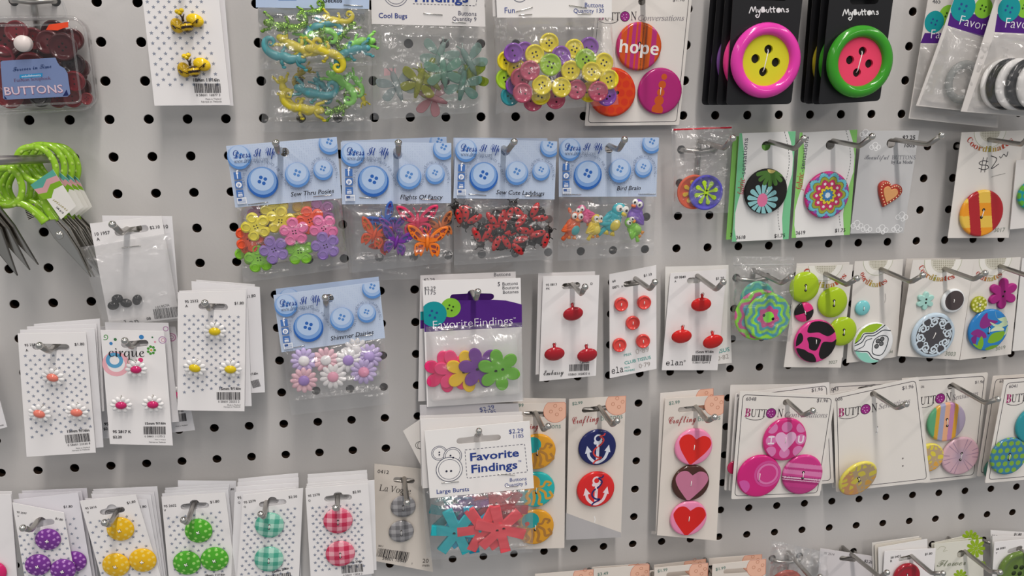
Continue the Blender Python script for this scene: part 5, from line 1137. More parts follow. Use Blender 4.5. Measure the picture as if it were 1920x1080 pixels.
# four cards of the second row
h27 = hz('3027', 1546, 519)
Card('white card just behind the lime and black-pink button card', [(1493, 494), (1592, 491), (1580, 670), (1482, 672)], h27-.004, hook='3027', group=GCo, col='e6e3de')
c = coord('white card with three lime buttons and two black and pink ones', [(1493, 499), (1599, 496), (1576, 688.7), (1469, 688)], '3027', (1544, 519, 5), (1548, 493, 21), '3027', (1553, 682, 1569, 680.6), wpath=((1506, 505), (1512, 524), (1530, 537), (1553, 539), (1572, 532), (1588, 516)))
Lm = 'a9c81f'
for x, y, r in ((1509.5, 539, 28), (1562.5, 567.6, 27.8), (1581, 622, 26.5)): Btn(c, x, y, r, col=Lm, kind='dome', T=.004, hs=.16, hr=.09, root=c.root, ang=95).fin()
def f_quad(x, y): return pick([(x*y > 0)], ['e0327c', '1c1718'], len(x))
Btn(c, 1508.6, 585.8, 18, fn=f_quad, kind='dome', T=.0034, root=c.root, rot=.3).fin()
b = Btn(c, 1529, 640, 39.5, col='df3f8e', T=.0038, root=c.root, hs=.1, hr=.06, holes=2, rot=.1)
for P in (((-.3, .85), (-.42, .6), (-.35, .45), (.1, .42), (.35, .28), (.6, .2), (.9, .45), (.5, .95), (0, 1.1)), ((-.98, .3), (-.75, .5), (-.62, .3), (-.68, .05), (-.98, -.1)), ((-.42, .22), (-.2, .25), (.2, .1), (.18, -.1), (0, -.4), (-.3, -.3), (-.35, -.05)), ((-.95, -.25), (-.6, -.28), (-.35, -.45), (-.1, -.6), (0, -.95), (-.5, -1.1)), ((.35, -.05), (.75, -.1), (.98, 0), (.9, -.5), (.35, -.85), (.15, -.65), (.2, -.3))): b.p(cr(P, 6, True), '1b1718', 1, .95, 'gloss')
b.fin()
c = coord('white card with an aqua button and a wavy green and white one', [(1602, 490), (1693, 486), (1680, 669), (1586.5, 680.4)], '004', (1646, 510, 5), (1646, 487, 18), '3004', (1658, 663, 1673, 661.5), wpath=((1612, 512), (1618, 528), (1634, 537), (1652, 536), (1664, 527)), word='oordinates')
Btn(c, 1618.4, 578, 13.8, col='7fd0d4', kind='dome', T=.003, root=c.root).fin(); c.l([(1659, 550), (1660, 560), (1658, 567)], 1, 'a7a5a3', 3)
b = Btn(c, 1637, 643, 37.5, col='f1f3f4', T=.0034, root=c.root, holes=0)
b.p(cr([(-.98, .1), (-.7, .3), (-.55, .55), (-.1, .55), (.2, .72), (.5, 1.1), (-.4, 1.1), (-1.1, .7)], 6, True), 'a3c92a', 1, .95, 'gloss'); b.p(cr([(-.98, -.3), (-.6, -.4), (-.3, -.45), (-.05, -.75), (.3, -.9), (0, -1.15), (-.9, -.9)], 6, True), '93d6c4', 1, .95, 'gloss')
for P in (((-.95, .05), (-.68, .25), (-.5, .5), (-.05, .5), (.3, .7), (.5, .85)), ((-.95, -.05), (-.6, .1), (-.4, .38), (0, .38), (.4, .6), (.8, .55)), ((-.95, -.28), (-.55, -.35), (-.25, -.4), (0, -.7), (.35, -.85))): b.l(cr(P, 4), .045, '26323a', 2, curve=0)
b.l(cr([(-.05, -.1), (.05, .2), (.4, .35), (.7, .2), (.62, -.3), (.4, -.6), (0, -.5)], 5, True), .04, '26323a', 2, True, curve=0); b.l(cr([(-.85, -.25), (-.5, -.1), (-.4, .15), (-.1, .25)], 4), .035, '26323a', 2, curve=0)
for q in ((.2, .1), (.38, -.05), (.15, -.15), (.4, .18)): b.d(*q, .09, '6d6f70', 3); b.l(circ(*q, .1, 14), .03, '26282a', 4, True, curve=0)
b.fin()
Card('white card edge showing between the wavy green and the scrollwork cards', [(1699, 485), (1800, 483), (1790, 660), (1678, 668)], hz('3003', 1768, 507)-.012, hook='3003', group=GCo, col='ddd8d2')
c = coord('white card with a mint flower, a dark round and a grey scrollwork button', [(1711, 487), (1826, 486), (1798, 674.7), (1682.4, 667)], '3003', (1767, 509, 5), (1768, 487, 23), '3003', (1770.6, 666, 1790, 667), wpath=((1721, 501), (1730, 516), (1750, 526), (1772, 526), (1790, 521)))
k = c.scale(1733, 563); m = MB(); m.puff(petals(6, 16.5*k, 8.5*k, .7, 8), 0, .0022, .0006, M('a9d9cf', 'satin')); 
for s in (-1, 1): m.poly(circ(0, s*3.2*k, 1.9*k, 10), .00225, DARK)  # holes are dark discs with their shade painted in
u, v = c.L(1733, 563, c.T); m.build('flower_button', c.root, Matrix.Translation((u, v, c.T+.0003)))
b = Btn(c, 1787, 563.7, 21.5, col='e9edef', T=.0034, root=c.root, hs=.13, hr=.06, kind='flat'); b.d(.05, .03, .82, '4f4546', 1); b.fin()
def damask(b):
    b.d(0, 0, .84, '4c4a4e', 1)
    for i in range(8):
        a = 2*math.pi*i/8+.2; ca, sa = math.cos(a), math.sin(a); s = 1 if i % 2 else -1
        def tr(P): return [(x*ca-y*s*sa, x*sa+y*s*ca) for x, y in P]
        b.l(cr(tr([(.9, -.24), (.76, -.1), (.6, -.08), (.5, .04), (.56, .16), (.68, .14), (.68, .04), (.62, .03)]), 5), .075, 'd4e2ec', 2, curve=0); b.l(cr(tr([(.72, -.08), (.78, .1), (.7, .26)]), 5), .07, 'd4e2ec', 2, curve=0)
        b.l(cr(tr([(.5, .05), (.42, -.06), (.48, -.16), (.56, -.12)]), 5), .05, 'd4e2ec', 2, curve=0)
b = Btn(c, 1750, 628.6, 40.5, col='c3d6e4', T=.0036, root=c.root, hs=.14, hr=.055, rings=4, ang=70); damask(b); b.fin()
c = coord('white card with a magenta flower button and a blue leaf-print button', [(1826, 486), (1913, 482), (1895, 663.6), (1799, 674.7)], '3019', (1864, 500, 5), (1866, 484, 20), '3019', (1866, 657, 1884, 653.5), wpath=((1828, 512), (1838, 524), (1856, 527), (1870, 522), (1879, 514)), word='ordinates', hh=hz('3003', 1768, 507)-.002)
k = c.scale(1877, 549); m = MB(); m.puff(petals(6, 27.5*k, 14*k, .75, 10), 0, .0026, .0008, M('a8297f', 'matte')); 
for s in (-1, 1): m.poly(circ(s*1*k, s*4.2*k, 2*k, 10), .00265, DARK)  # flat dark discs give the two holes their shade
u, v = c.L(1877.7, 549.5, c.T); o = m.build('flower_button', c.root, Matrix.Translation((u, v, c.T+.0003)))
Btn(c, 1835.5, 571, 14.8, fn=f_polka('a4aa22', 'ecec9a', ((.4, 5, 0), (.8, 9, .3)), .14), T=.003, holes=4, hs=.2, hr=.08, root=c.root, ang=45).fin()
b = Btn(c, 1852.8, 618.7, 37.5, col='2f83c8', T=.0036, root=c.root, hs=.13, hr=.06)
for P, col in (([(-.5, .25), (-.45, .6), (-.2, .85), (-.1, .55), (.4, .4), (0, .2), (-.3, .1)], '8d2f86'), ([(-.9, -.1), (-.6, .1), (-.2, -.1), (-.1, -.35), (-.5, -.3)], '8d2f86'), ([(-.85, -.3), (-.6, -.2), (-.6, -.6), (-.75, -.55)], '7d2c80'),
               ([(.2, .9), (.35, .55), (.75, .6), (.9, .4), (.6, .38), (.3, .6)], 'c9dfb8'), ([(0, .4), (.4, .25), (.75, .42), (.9, .2), (.5, .1), (.2, .2)], 'c9dfb8'), ([(.05, -.05), (.3, .15), (.65, .1), (.75, -.05), (.4, -.05)], 'd5e5c4'), ([(.95, -.1), (.8, -.3), (.9, .15)], 'c9dfb8'),
               ([(0, -.5), (.15, -.2), (.5, -.1), (.8, -.12), (.7, -.45), (.4, -.6), (.1, -.62)], '7fb32c'), ([(-.35, -.25), (-.2, -.6), (-.3, -.9), (-.5, -.7)], '7fb32c'), ([(-.8, -.6), (-.55, -.65), (-.35, -.95), (-.7, -.8)], '7fb32c'), ([(-.1, -.9), (.2, -.75), (.6, -.75), (.3, -1)], '6f9f2c')): b.p(cr(P, 5, True), col, 1+(col[0] == 'd'), .95, 'gloss')
b.fin()
Card('blank white card at the right edge beside the leaf-print button', [(1916, 484), (2010, 480), (1990, 650), (1897.7, 658)], hz('3003', 1768, 507)-.006, group=GCo, col='ecebe8')
# zip bag of scalloped discs
c = zipbag('clear zip bag holding scalloped flower-print discs', [(1375, 482), (1488, 482), (1481, 639), (1372, 637.6)], hz('bag2', 1430, 514)+.001, [(1375, 481), (1489, 481), (1482, 640), (1371, 638)], 'bag2', 33, (1375, 496, 1488, 495, 1.4, None), front=.0095)
def scallop(ph, cols):
    def f(x, y):
        r = np.hypot(x, y); a = np.arctan2(y, x); o = np.tile(A(cols[0]), (len(x), 1))
        for R0, cl in zip((1.02, .84, .7, .57, .44, .24), cols[1:]): o[r < R0*(1+.12*np.cos(a*7+ph)*(R0 > .3))] = A(cl)
        return o
    return f
k = c.mpp
for x, y, r, z, fn, lb in ((1420, 560, 32, .0001, scallop(1, ['3fa8a8', '6fc49a', '3fa8a8', '4fb4b4', '6fc49a', '3fa8a8', '6fc49a']), 'turquoise scalloped disc, rearmost in the zip bag'), (1424.5, 591, 46.5, .0031, scallop(.5, ['d05a98', '8edc4a', 'd05a98', '4aa6b8', 'd05a98', '4aa6b8', '8edc4a']), 'larger pink and green scalloped disc in the zip bag'), (1440, 594, 42.5, .0064, scallop(2.2, ['4aa6b8', '9ae04a', '4aa6b8', '9ae04a', '4aa6b8', 'd0508e', '8ef04a']), 'turquoise scalloped disc with pink heart, front in the zip bag')):
    Btn(c, x, y, r, fn=fn, T=.0028, z=z, holes=2, hs=.22, hr=.065, ang=-25, name='printed_disc', label=lb, cat='button', group='scalloped discs in a zip bag', thread=False).fin()

# ------------------------------------------------------------------ third row: cards with a ruled border
GB3 = 'cards with a ruled border'
def ruled(label, q, key, slot, h=None, num=None, npx=None, price=None, ppx=None, logo=None, sub=None, col='ebe7e1', inset_px=6, rad=7):
    c = Card(label, q, h or hz(key, slot[0], slot[1]), slot=slot, hook=key, group=GB3, col=col, rad=3)
    P = np.array([c.c[0], c.c[1], c.c[2], c.c[3]]); P = roundpoly(inset(ccw(P), inset_px*c.mpp), rad*c.mpp); c.mb.stroke(P, 1.1*c.mpp, c.z(1), M('4a464c', 'ink'), True)
    if num: c.t(num, *npx, '55525a')
    if price: c.t(price, *ppx, '55525a')
    if logo:
        x0, y0, x1, y1 = logo; w = x1-x0; k = (y1-y0)/w; at = lambda a, dy=0: (x0+w*a, y0+k*w*a+dy)
        c.t('B', *at(0), *at(.15), 'a02a6a', 'serif', cap=16); c.d(*at(.05, -4.5), 1.2, 'e7a2c4', 6); c.d(*at(.09, -11), 1.0, 'e7a2c4', 6)
        c.t('UTT', *at(.155), *at(.57), '38343a', 'rom', cap=14.5); c.d(*at(.7, -7.2), 9.2, '3a2238', 4); c.d(*at(.7, -7.2), 8.3, '9a2f86', 5)
        for dx, dy in ((-3, -3), (2.5, -3.5), (-2, 3), (3, 2), (0, 6), (-5.5, 0)): c.d(at(.7)[0]+dx, at(.7, -7.2)[1]+dy, 1, 'e3b6da', 6)
        c.t('N', *at(.85), *at(1), '38343a', 'rom', cap=16); c.l([at(.03, 2), at(.15, 5), at(.3, 6), at(.45, 4), at(.52, 0)], .9, '38343a', 3, curve=6)
    if sub: c.t(sub[0], *sub[1:], '8e8a90', 'it', cap=10)
    return c
def trio(c, *bt): pass
h = hz('6048', 1474, 753)
Card('ruled-border card at the back of the pink trio stack', [(1369, 721.5), (1554.7, 719), (1540, 920), (1357.6, 918.6)], h-.012, hook='6048', group=GB3, col='eae6e2', rad=3)
B = ruled('ruled-border card tilted just behind the pink trio card', [(1378, 738), (1554.7, 716), (1563, 905), (1366, 920)], '6048', None, h-.006, '6', (1381, 744, 1385, 743.6), '$1.96', (1521, 734.5, 1542, 731.5), col='efebe8'); Btn(B, 1376, 877, 12, col='c22a5a', root=B.root, thread=False).fin()
c = ruled('ruled-border card with three pink patterned buttons, one lettered', [(1387, 733), (1566, 741), (1536.5, 929), (1370.6, 935.4)], '6048', (1473, 754, 5), None, '6048', (1397.8, 750.5, 1417, 751), '$1.96', (1530.6, 753.4, 1551.6, 753.6), (1395, 780.6, 1466.5, 781.7), ('Conversations', 1470, 781.7, 1550, 782.4))
PKd = 'd2307f'
b = Btn(c, 1471.7, 824, 40, col=PKd, T=.0034, root=c.root, hs=.13, hr=.075)
for x, y in ((-.66, .56), (0, .6), (.68, .56), (-.66, 0), (.7, 0), (-.62, -.52), (.02, -.6), (.64, -.54)): b.d(x, y, .245, 'dd82b8', 1)
b.p(heart(.62, .0, -.02, 0), 'e8b4d6', 2, .95, 'gloss'); b.t('I', -.72, -.16, -.6, -.16, 'f4e4ee', 'bold', cap=.34); b.p([(-.8, .2), (-.52, .2), (-.52, .13), (-.8, .13)], 'f4e4ee', 4); b.p([(-.8, -.1), (-.52, -.1), (-.52, -.17), (-.8, -.17)], 'f4e4ee', 4); b.t('U', .57, -.16, .84, -.16, 'f4e4ee', 'bold', cap=.34); b.fin()
b = Btn(c, 1423, 892.7, 39.5, col='d0257c', T=.0034, root=c.root, hs=.16, hr=.075)
b.d(.36, .12, .62, 'd978b2', 1, .57); b.d(.36, .12, .62, 'd44f9a', 2, .52); b.d(.36, .12, .5, 'df7ab4', 3); b.d(.36, .12, .4, 'd23c8a', 4); b.d(-.72, -.46, .32, 'd35aa8', 1); b.fin()
Btn(c, 1504.6, 890, 37, fn=f_bands([-.62, -.42, -.3, -.26, -.2, -.14, -.1, 0, .22, .34, .55], ['b83a80', 'c43c86', 'a82a70', 'eac0da', '9a2468', 'efcfe2', '9a2468', 'd24a94', 'de7fb4', 'c43c86', 'de7fb4', 'd2388a'], math.pi/2-.13), T=.0034, root=c.root, hs=.15, hr=.07).fin()
h = hz('blank', 1636, 738)
for i, q in enumerate(([(1553, 738), (1700, 714), (1722, 898), (1560, 915)], [(1555.5, 719), (1700, 712), (1715, 890), (1560, 900)])): B = ruled(['ruled-border card just behind the one with a lone yellow button', 'ruled-border card second behind the one with a lone yellow button'][i], q, 'blank', None, h-.006-.004*i, col=['ebe7e3', 'e6e2de'][i]); B.t(['006', '043'][i], *((1556, 751, 1566, 749.5), (1558, 733, 1571, 731.5))[i], '55525a')
c = ruled('ruled-border card with a lone yellow button and bare stitch holes', [(1562, 741), (1721.4, 706), (1743.5, 902.4), (1567, 922)], 'blank', (1636, 738, 5), None, '6006', (1560.5, 752.5, 1579, 749.8), '$1.96', (1691, 730.5, 1711.9, 726.7), (1571, 781, 1644, 770.7), ('Sensations', 1646.8, 766.8, 1706, 755))
def mottled(x, y):
    o = np.tile(A('e3d24a'), (len(x), 1)); w = np.array([noise.noise(Vector((a*3.2, b*3.2, .3))) for a, b in zip(x, y)]); cells = np.array([noise.voronoi(Vector((a*2.6, b*2.6, 1.0)))[0] for a, b in zip(x, y)])
    d = cells[:, 1]-cells[:, 0]; o[(d < .22)] = A('c0a884'); o[(d < .22) & (x < -.2)] = A('d39a6a'); o[(d >= .22) & (y < -.35)] = A('e0a848'); o[(np.hypot(x, y) > .9) & (y > 0)] = A('e9dc62'); return o
Btn(c, 1608.7, 896.4, 36.5, fn=mottled, T=.0034, root=c.root, hs=.12, hr=.07, tilt=(.3, 0), z=c.T+.004, rot=.3).fin()
for p in ((1644, 800), (1643, 810), (1692, 859), (1692, 873)): c.d(*p, 1.7, '8f8a88', 2)
c.l([(1643, 799), (1645, 806), (1642, 813)], 1.4, 'ffffff', 3)
h = hz('6006', 1780, 725)
c = ruled('ruled-border card with pastel striped and pale pink rayed buttons', [(1690, 709), (1852, 698), (1830, 895), (1726, 906)], '6006', (1781, 724.5, 5), None, '06', (1726, 727, 1732, 726.5), '$1.96', (1827, 719, 1843.8, 717.6), (1714, 760, 1782.4, 751), ('Sensations', 1785, 750, 1833, 741))
Btn(c, 1774.6, 791.5, 35.5, fn=f_bands([-.62, -.42, -.17, .08, .32, .52], ['5faa7c', 'd8a83a', 'a3a7c4', 'eab088', 'c48ab4', 'dfa636', 'b0a4bc'], -.15), T=.0034, root=c.root, hs=.17, hr=.07).fin()
def rays(x, y):
    r = np.hypot(x, y); a = np.arctan2(y, x); o = np.tile(A('d9b4c0'), (len(x), 1)); t = np.clip(1-r/.55, 0, 1)[:, None]; o = o*(1-t*.55)+A('a9a3c0')*t*.55
    o[(np.abs(np.sin(a*11)) < .12+.05*(r > .6)) & (r > .25) & (r < .93)] = A('9a7f98'); return o
Btn(c, 1800.5, 855, 34.5, fn=rays, T=.0034, root=c.root, hs=.17, hr=.07, ang=75).fin()
Btn(c, 1743, 858, 26, fn=mottled, T=.0034, root=c.root, holes=0).fin()
B = ruled('ruled-border card behind the teal dotted button card at the right edge', [(1861, 704.6), (1990, 698), (1965, 886), (1831, 893)], None, None, .022, '60', (1873, 717, 1880, 716.5), col='e3ddd6'); Btn(B, 1866, 880, 20, col='3f7a6a', root=B.root, thread=False).fin()
c = ruled('ruled-border card with green-dotted blue buttons at the right edge', [(1882, 712), (2015, 701), (1990, 893), (1846, 905.5)], None, None, .038, '6041', (1890.7, 727, 1906, 726), None, None, (1884.7, 755, 1950, 748))
Btn(c, 1891, 855.7, 33.5, fn=f_grid('3f7f9f', '7fae3a', .36, .13), T=.0034, root=c.root, hs=.15, hr=.07).fin(); Btn(c, 1938, 797, 33, col='2f95a0', T=.0034, root=c.root).fin()

# ------------------------------------------------------------------ lowest row, right
c = zipbag('crumpled zip bag with a reddish disc at the foot of the board', [(1440, 1005), (1540, 1030), (1530, 1190), (1430, 1185)], .028, [(1446, 1012), (1552, 1036), (1540, 1190), (1432, 1180)], 'zip3', 35, None, .009, crk=.002)
Btn(c, 1474, 1100, 31, fn=scallop(0, ['b04a3c', 'b04a3c', 'c8604c', 'a8382c', '8a9a4a', 'a83a30', 'c8604c']), T=.003, z=.0008, label='reddish rimmed disc inside the crumpled zip bag', cat='button', name='printed_disc', thread=False).fin()
c = Card('pale card marked 2.20 half hidden beside the crumpled zip bag', [(1537.5, 1027.5), (1647, 1044), (1640, 1200), (1525, 1190)], hz('b220', 1590, 1046), slot=(1578, 1046, 1602, 1049, 4.2), hook='b220', col='dcd8da'); c.t('$2.20', 1619, 1053.3, 1634.5, 1056, style='semi'); c.t('95 2514', 1544, 1038, 1563, 1041, '8a868a')
h = hz('0421', 1706, 1043)
for i, q in enumerate(([(1646, 1026), (1738, 1010), (1742, 1190), (1650, 1195)], [(1640, 1021), (1727, 1008), (1732, 1190), (1645, 1195)], [(1634.5, 1017.6), (1723, 1005), (1728, 1190), (1640, 1195)])):
    B = Card('white card %s in the stack behind the red button card at bottom' % ORD[i+1], q, h-.003*(i+1), hook='0421', group='white cards with red button', col=['efedeb', 'e3ddd2', 'ece9e4'][i])
    if i == 2: B.t('78 0', 1640, 1030, 1650, 1028.6, style='semi'); B.t('TW', 1640.5, 1037.5, 1648, 1036.5, style='semi')
c = Card('white card with one dark red button at the bottom right', [(1658, 1033), (1754, 1027.5), (1742, 1200), (1648, 1205)], h, slot=(1689, 1048, 1706, 1044, 4.2), hook='0421', group='white cards with red button'); c.t('38 0421', 1669, 1047.3, 1688, 1043.5, style='semi'); c.t('R', 1668.5, 1053.5, 1672, 1053, style='semi'); c.t('$1.80', 1733.5, 1040.5, 1747, 1038.7, style='semi')
Btn(c, 1700.6, 1081, 23.5, col='a81f30', kind='dish', T=.004, root=c.root).fin()
h = hz('flower', 1805, 1036)
def daisyprint(c, x, y, r, n=9):
    for i in range(n):
        a = 2*math.pi*i/n; ca, sa = math.cos(a), math.sin(a); c.p([(x+r*(u*ca-v*sa), y+r*(u*sa+v*ca)) for u, v in cr([(.22, -.05), (.6, -.2), (.95, -.16), (1.02, 0), (.95, .16), (.6, .2), (.22, .05)], 3, True)], '97b82a', 2)
    c.d(x, y, r*.2, '97b82a', 3)
for i, q in enumerate(([(1746, 1018), (1836, 1006), (1843, 1180), (1752, 1190)], [(1752, 1017), (1826, 1000), (1836, 1170), (1756, 1180)])):
    B = Card('pale green-printed card %s behind the daisy-printed card' % ('just', 'second')[i], q, h-.003*(i+1), hook='flower', group='daisy-printed cards', col='e2e0d4'); daisyprint(B, (1829, 1818)[i], (1017, 1008)[i], 15)
c = Card('pale card printed with lime daisies and script lettering', [(1751, 1019), (1841, 1010.6), (1848, 1190), (1757, 1200)], h, slot=(1801, 1038, 7), hook='flower', group='daisy-printed cards', col='e3e2d6'); daisyprint(c, 1833-4, 1027.5, 17); daisyprint(c, 1842, 1057, 6, 7); daisyprint(c, 1800, 1080, 13)
c.t('Flower', 1755.4, 1062, 1810, 1058.5, '8a8f7a', 'script', cap=13); c.l(cr([(1757, 1030), (1764, 1024), (1772, 1026), (1768, 1033), (1776, 1031)], 4), .9, 'bdbda8', 2)
h = .030
B = Card('white card behind the olive button card at the bottom right corner', [(1856.6, 993.7), (1960, 1000), (1965, 1180), (1862, 1190)], .024, col='efedec'); B.t('38 8', 1858, 1006, 1868, 1006.4, style='semi'); B.t('$1.80', 1900, 1003, 1914, 1003.5, style='semi')
Card('white card second behind the olive button card', [(1860, 1004), (1970, 1006), (1965, 1180), (1862, 1190)], .027, col='e9e7e6')
c = Card('white card with a large olive green button at the bottom right corner', [(1863.7, 1016), (1985, 1004), (1970, 1200), (1853, 1205)], .031, slot=(1893, 1033, 1912, 1027, 4.2), hook='8081'); c.t('88 8081', 1867, 1031, 1884, 1027.8, style='semi'); c.t('Y', 1866, 1038, 1869, 1037.6, style='semi')
Btn(c, 1908, 1069, 33, col='66803a', kind='dish', T=.0046, holes=4, hs=.24, hr=.13, root=c.root, ang=30, thread=False, hcol=M('2c3a1c', 'matte')).fin()

# ------------------------------------------------------------------ top row
hook('jar', 'thick steel hook carrying the clear jug of dark red buttons', .5, -3, (64, -40), (64, -60))
hook('geck', 'steel hook above the gecko buttons, mostly above the frame', 8.5, -4)
hook('bugs', 'steel hook above the translucent bug buttons', 11.5, -4)
hook('fun', 'steel hook above the mixed small buttons', 14.5, -4)
hook('hope', 'steel hook through the card of pink and orange buttons, one lettered', 16.5, -3)
hook('pinkbig', 'steel hook through the black cards of the pink-rimmed giant button', 19.5, -4)
hook('greenbig', 'steel hook through the black cards of the green-rimmed giant button', 22.5, -4)
hook('rings', 'steel hook above the black and white ring buttons', 26.5, -4)
hook('bees', 'steel hook above the bee button card', 4.5, -4)

# clear jug-shaped box of red buttons
fr = Frame([(-50, 36), (150, 36), (166, 205), (-40, 212)], .020); fr.T = 0
root = thing('button_jug', 'clear plastic jug-shaped box of dark red buttons with a blue label', 'button jug', fr.M)
clr = M_clear('clear_shell', .012, .04, (30, 90), .05, .025)
O = roundpoly(np.array([fr.L(*p) for p in ((-52, 48), (-34, 34), (140, 32), (160, 50), (178, 190), (164, 205), (-30, 215), (-46, 200))]), .0035)
def shell(m, O, z0, z1, b, mat):
    O = ccw(O); k = len(O); L = [(inset(O, b), z0), (inset(O, b*.3), z0+b*.3), (O, z0+b), (O, z1-b), (inset(O, b*.3), z1-b*.3), (inset(O, b), z1)]
    m.add(np.concatenate([np.c_[q, np.full(k, z)] for q, z in L]), [(j*k+i, j*k+(i+1) % k, (j+1)*k+(i+1) % k, (j+1)*k+i) for j in range(5) for i in range(k)], mat, True)
    m.poly(L[-1][0], z1, mat); m.poly(L[0][0][::-1], z0, mat)
m = MB(); shell(m, O, -.014, .0125, .004, clr); m.build('jug_body', root)
m = MB(); rim = M_clear('clear_rim', .04, .1, (40, 120), .06, .08); e = np.r_[O, O[:1]]
m.tube(np.c_[e, np.full(len(e), .0005)], .0011, rim, 6, capped=False)
i2 = inset(ccw(O), .005); i2 = np.r_[i2, i2[:1]]; m.tube(np.c_[i2, np.full(len(i2), .0118)], .0007, rim, 6, capped=False); m.build('moulded_rim', root)
m = MB(); q = roundpoly(np.array([fr.L(*p) for p in ((-16, -52), (96, -55), (128, 35), (-36, 38))]), .004); m.slab(q, -.0006, .0006, clr, [np.array([fr.L(*p) for p in ((20, -35), (80, -36), (82, -10), (18, -8))])]); ee = np.r_[q, q[:1]]; m.tube(np.c_[ee, np.zeros(len(ee))], .0008, rim, 6, capped=False); m.build('hanging_tab', root)
m = MB(); c0 = fr.L(46, 82, .013); k = fr.mpp; m.lathe([(15*k, .0122), (15.5*k, .0165), (14.5*k, .0178), (0, .0180)], M('e6dcd8', 'satin'), (*c0, 0), 28); m.build('closure_knob', root)
lb = Card.__new__(Card); Frame.__init__(lb, [(2, 115), (108, 107), (132, 184), (8, 187)], [.0329]*4); lb.M = lb.M; lb.T = .0002; lb.mb = MB(); lb.mapf = lb.L; lb.mat = None
lb.mb.slab(np.array([lb.L(*p) for p in ((1, 117), (4, 114), (104, 108), (108, 117), (112, 123), (121, 128), (127, 138), (132, 176), (127, 181), (10, 187), (6, 184))]), 0, .0002, M('7688b2', 'paper'))
lb.t('Forever in Time', 25, 134, 97, 127, '20386a', 'script', cap=9); lb.p([(37, 140), (80, 137), (80, 144), (37, 147)], '2f8fc4', 2); lb.t('embellishments', 41, 145, 77, 142.5, 'd5e6f2', 'semi', lay=3)
lb.t('Fashion Scrapbook', 27, 153.5, 96, 149, '6a3a58', 'rom', cap=6); lb.t('BUTTONS', 10, 178, 119, 173, 'd9c3cf', 'semi', cap=15.5, lay=4); lb.t('BUTTONS', 10.5, 178.7, 119.5, 173.7, '8f5a7c', 'heavy', cap=16, lay=3)
lb.p([(8, 179), (14, 186), (9, 186)], '1f2a5c', 3); lb.p([(125, 168), (129, 179), (118, 180)], '1f2a5c', 3); lo = lb.mb.build('label', root); lo.matrix_world = lb.M; lo['label'] = 'blue label with ornate lettering'
st = MB(); st.poly(np.array([fr.L(*p, .0128) for p in ((86, 56), (92, 46), (128, 41), (128, 51), (118, 53), (108, 57))]), .0128, M('f0502c', 'paper')); st.build('price_sticker', root)
jars = [(8, 75, 34, '5a141c'), (62, 72, 22, '6a1820'), (90, 80, 24, '5c161e'), (118, 88, 27, '4e121a'), (2, 108, 26, '8a2434'), (150, 128, 18, '5a2228'), (137, 120, 22, '30181c'), (140, 152, 20, '7a1a24'), (140, 170, 20, '6e1c26'), (162, 185, 12, '9a2c34'), (16, 178, 26, '861820'), (75, 182, 20, '241c1c'), (108, 183, 20, '7c1a24'), (136, 184, 18, '84242a'), (30, 60, 22, '701a24'), (-25, 150, 30, '6a1820'), (60, 130, 34, '6a1620'), (100, 140, 28, '5c141c'), (20, 150, 30, '701822'), (100, 105, 30, '4a1018'), (135, 75, 22, '541219'), (150, 165, 22, '4c1016'), (40, 95, 30, '4a1018'), (125, 178, 22, '581219'), (50, 176, 24, '4c1016'), (100, 60, 24, '46121a'), (140, 140, 24, '501218')]
js = [('j', i, x) for i, (x, y, r, cl) in enumerate(jars)]
names = ['large dark red button at the upper left inside the jug', 'dark red button just right of the white knob in the jug', 'dark red button under the orange sticker in the jug', 'near-black red button at the upper right inside the jug', 'brighter red button behind the label top left corner', 'brownish red button pressed to the right wall of the jug', 'black button beside the notched corner of the blue label', 'dark red button right of the label edge in the jug', 'dark red button at the lower right of the label', 'small red button in the bottom right corner of the jug', 'big red button at the bottom left under the label', 'black four-hole button at the bottom under the label', 'red button at the bottom right of the black four-hole one', 'red button second from the bottom right corner of the jug', 'red button left of the white knob in the jug', 'dark red button at the far left wall of the jug', 'dark red button hidden behind the middle of the label', 'dark red button behind the right half of the label', 'dark red button behind the left half of the label']+['dark red button %s against the back wall of the clear jug' % w for w in ('right of centre', 'at the upper right', 'low at the right side', 'below the white knob', 'in the lower right corner', 'at the bottom centre', 'behind the orange sticker', 'behind the notched label corner')]
for i, (x, y, r, cl) in enumerate(jars): Btn(fr, x, y, r, col=cl, kind='dish', T=.0034, z=(-.009+.0052*(i % 4)) if i < 15 else -.0105+.005*(i-15) if i < 19 else -.0128+.0016*(i % 2), tilt=(.12*math.sin(i*2.1), .12*math.cos(i*1.3)), holes=4 if i % 3 == 0 else 2, hs=.24, hr=.08, thread=False, label=names[i], cat='button', group='dark red buttons in the clear jug', name='round_button', finish='gloss').fin()

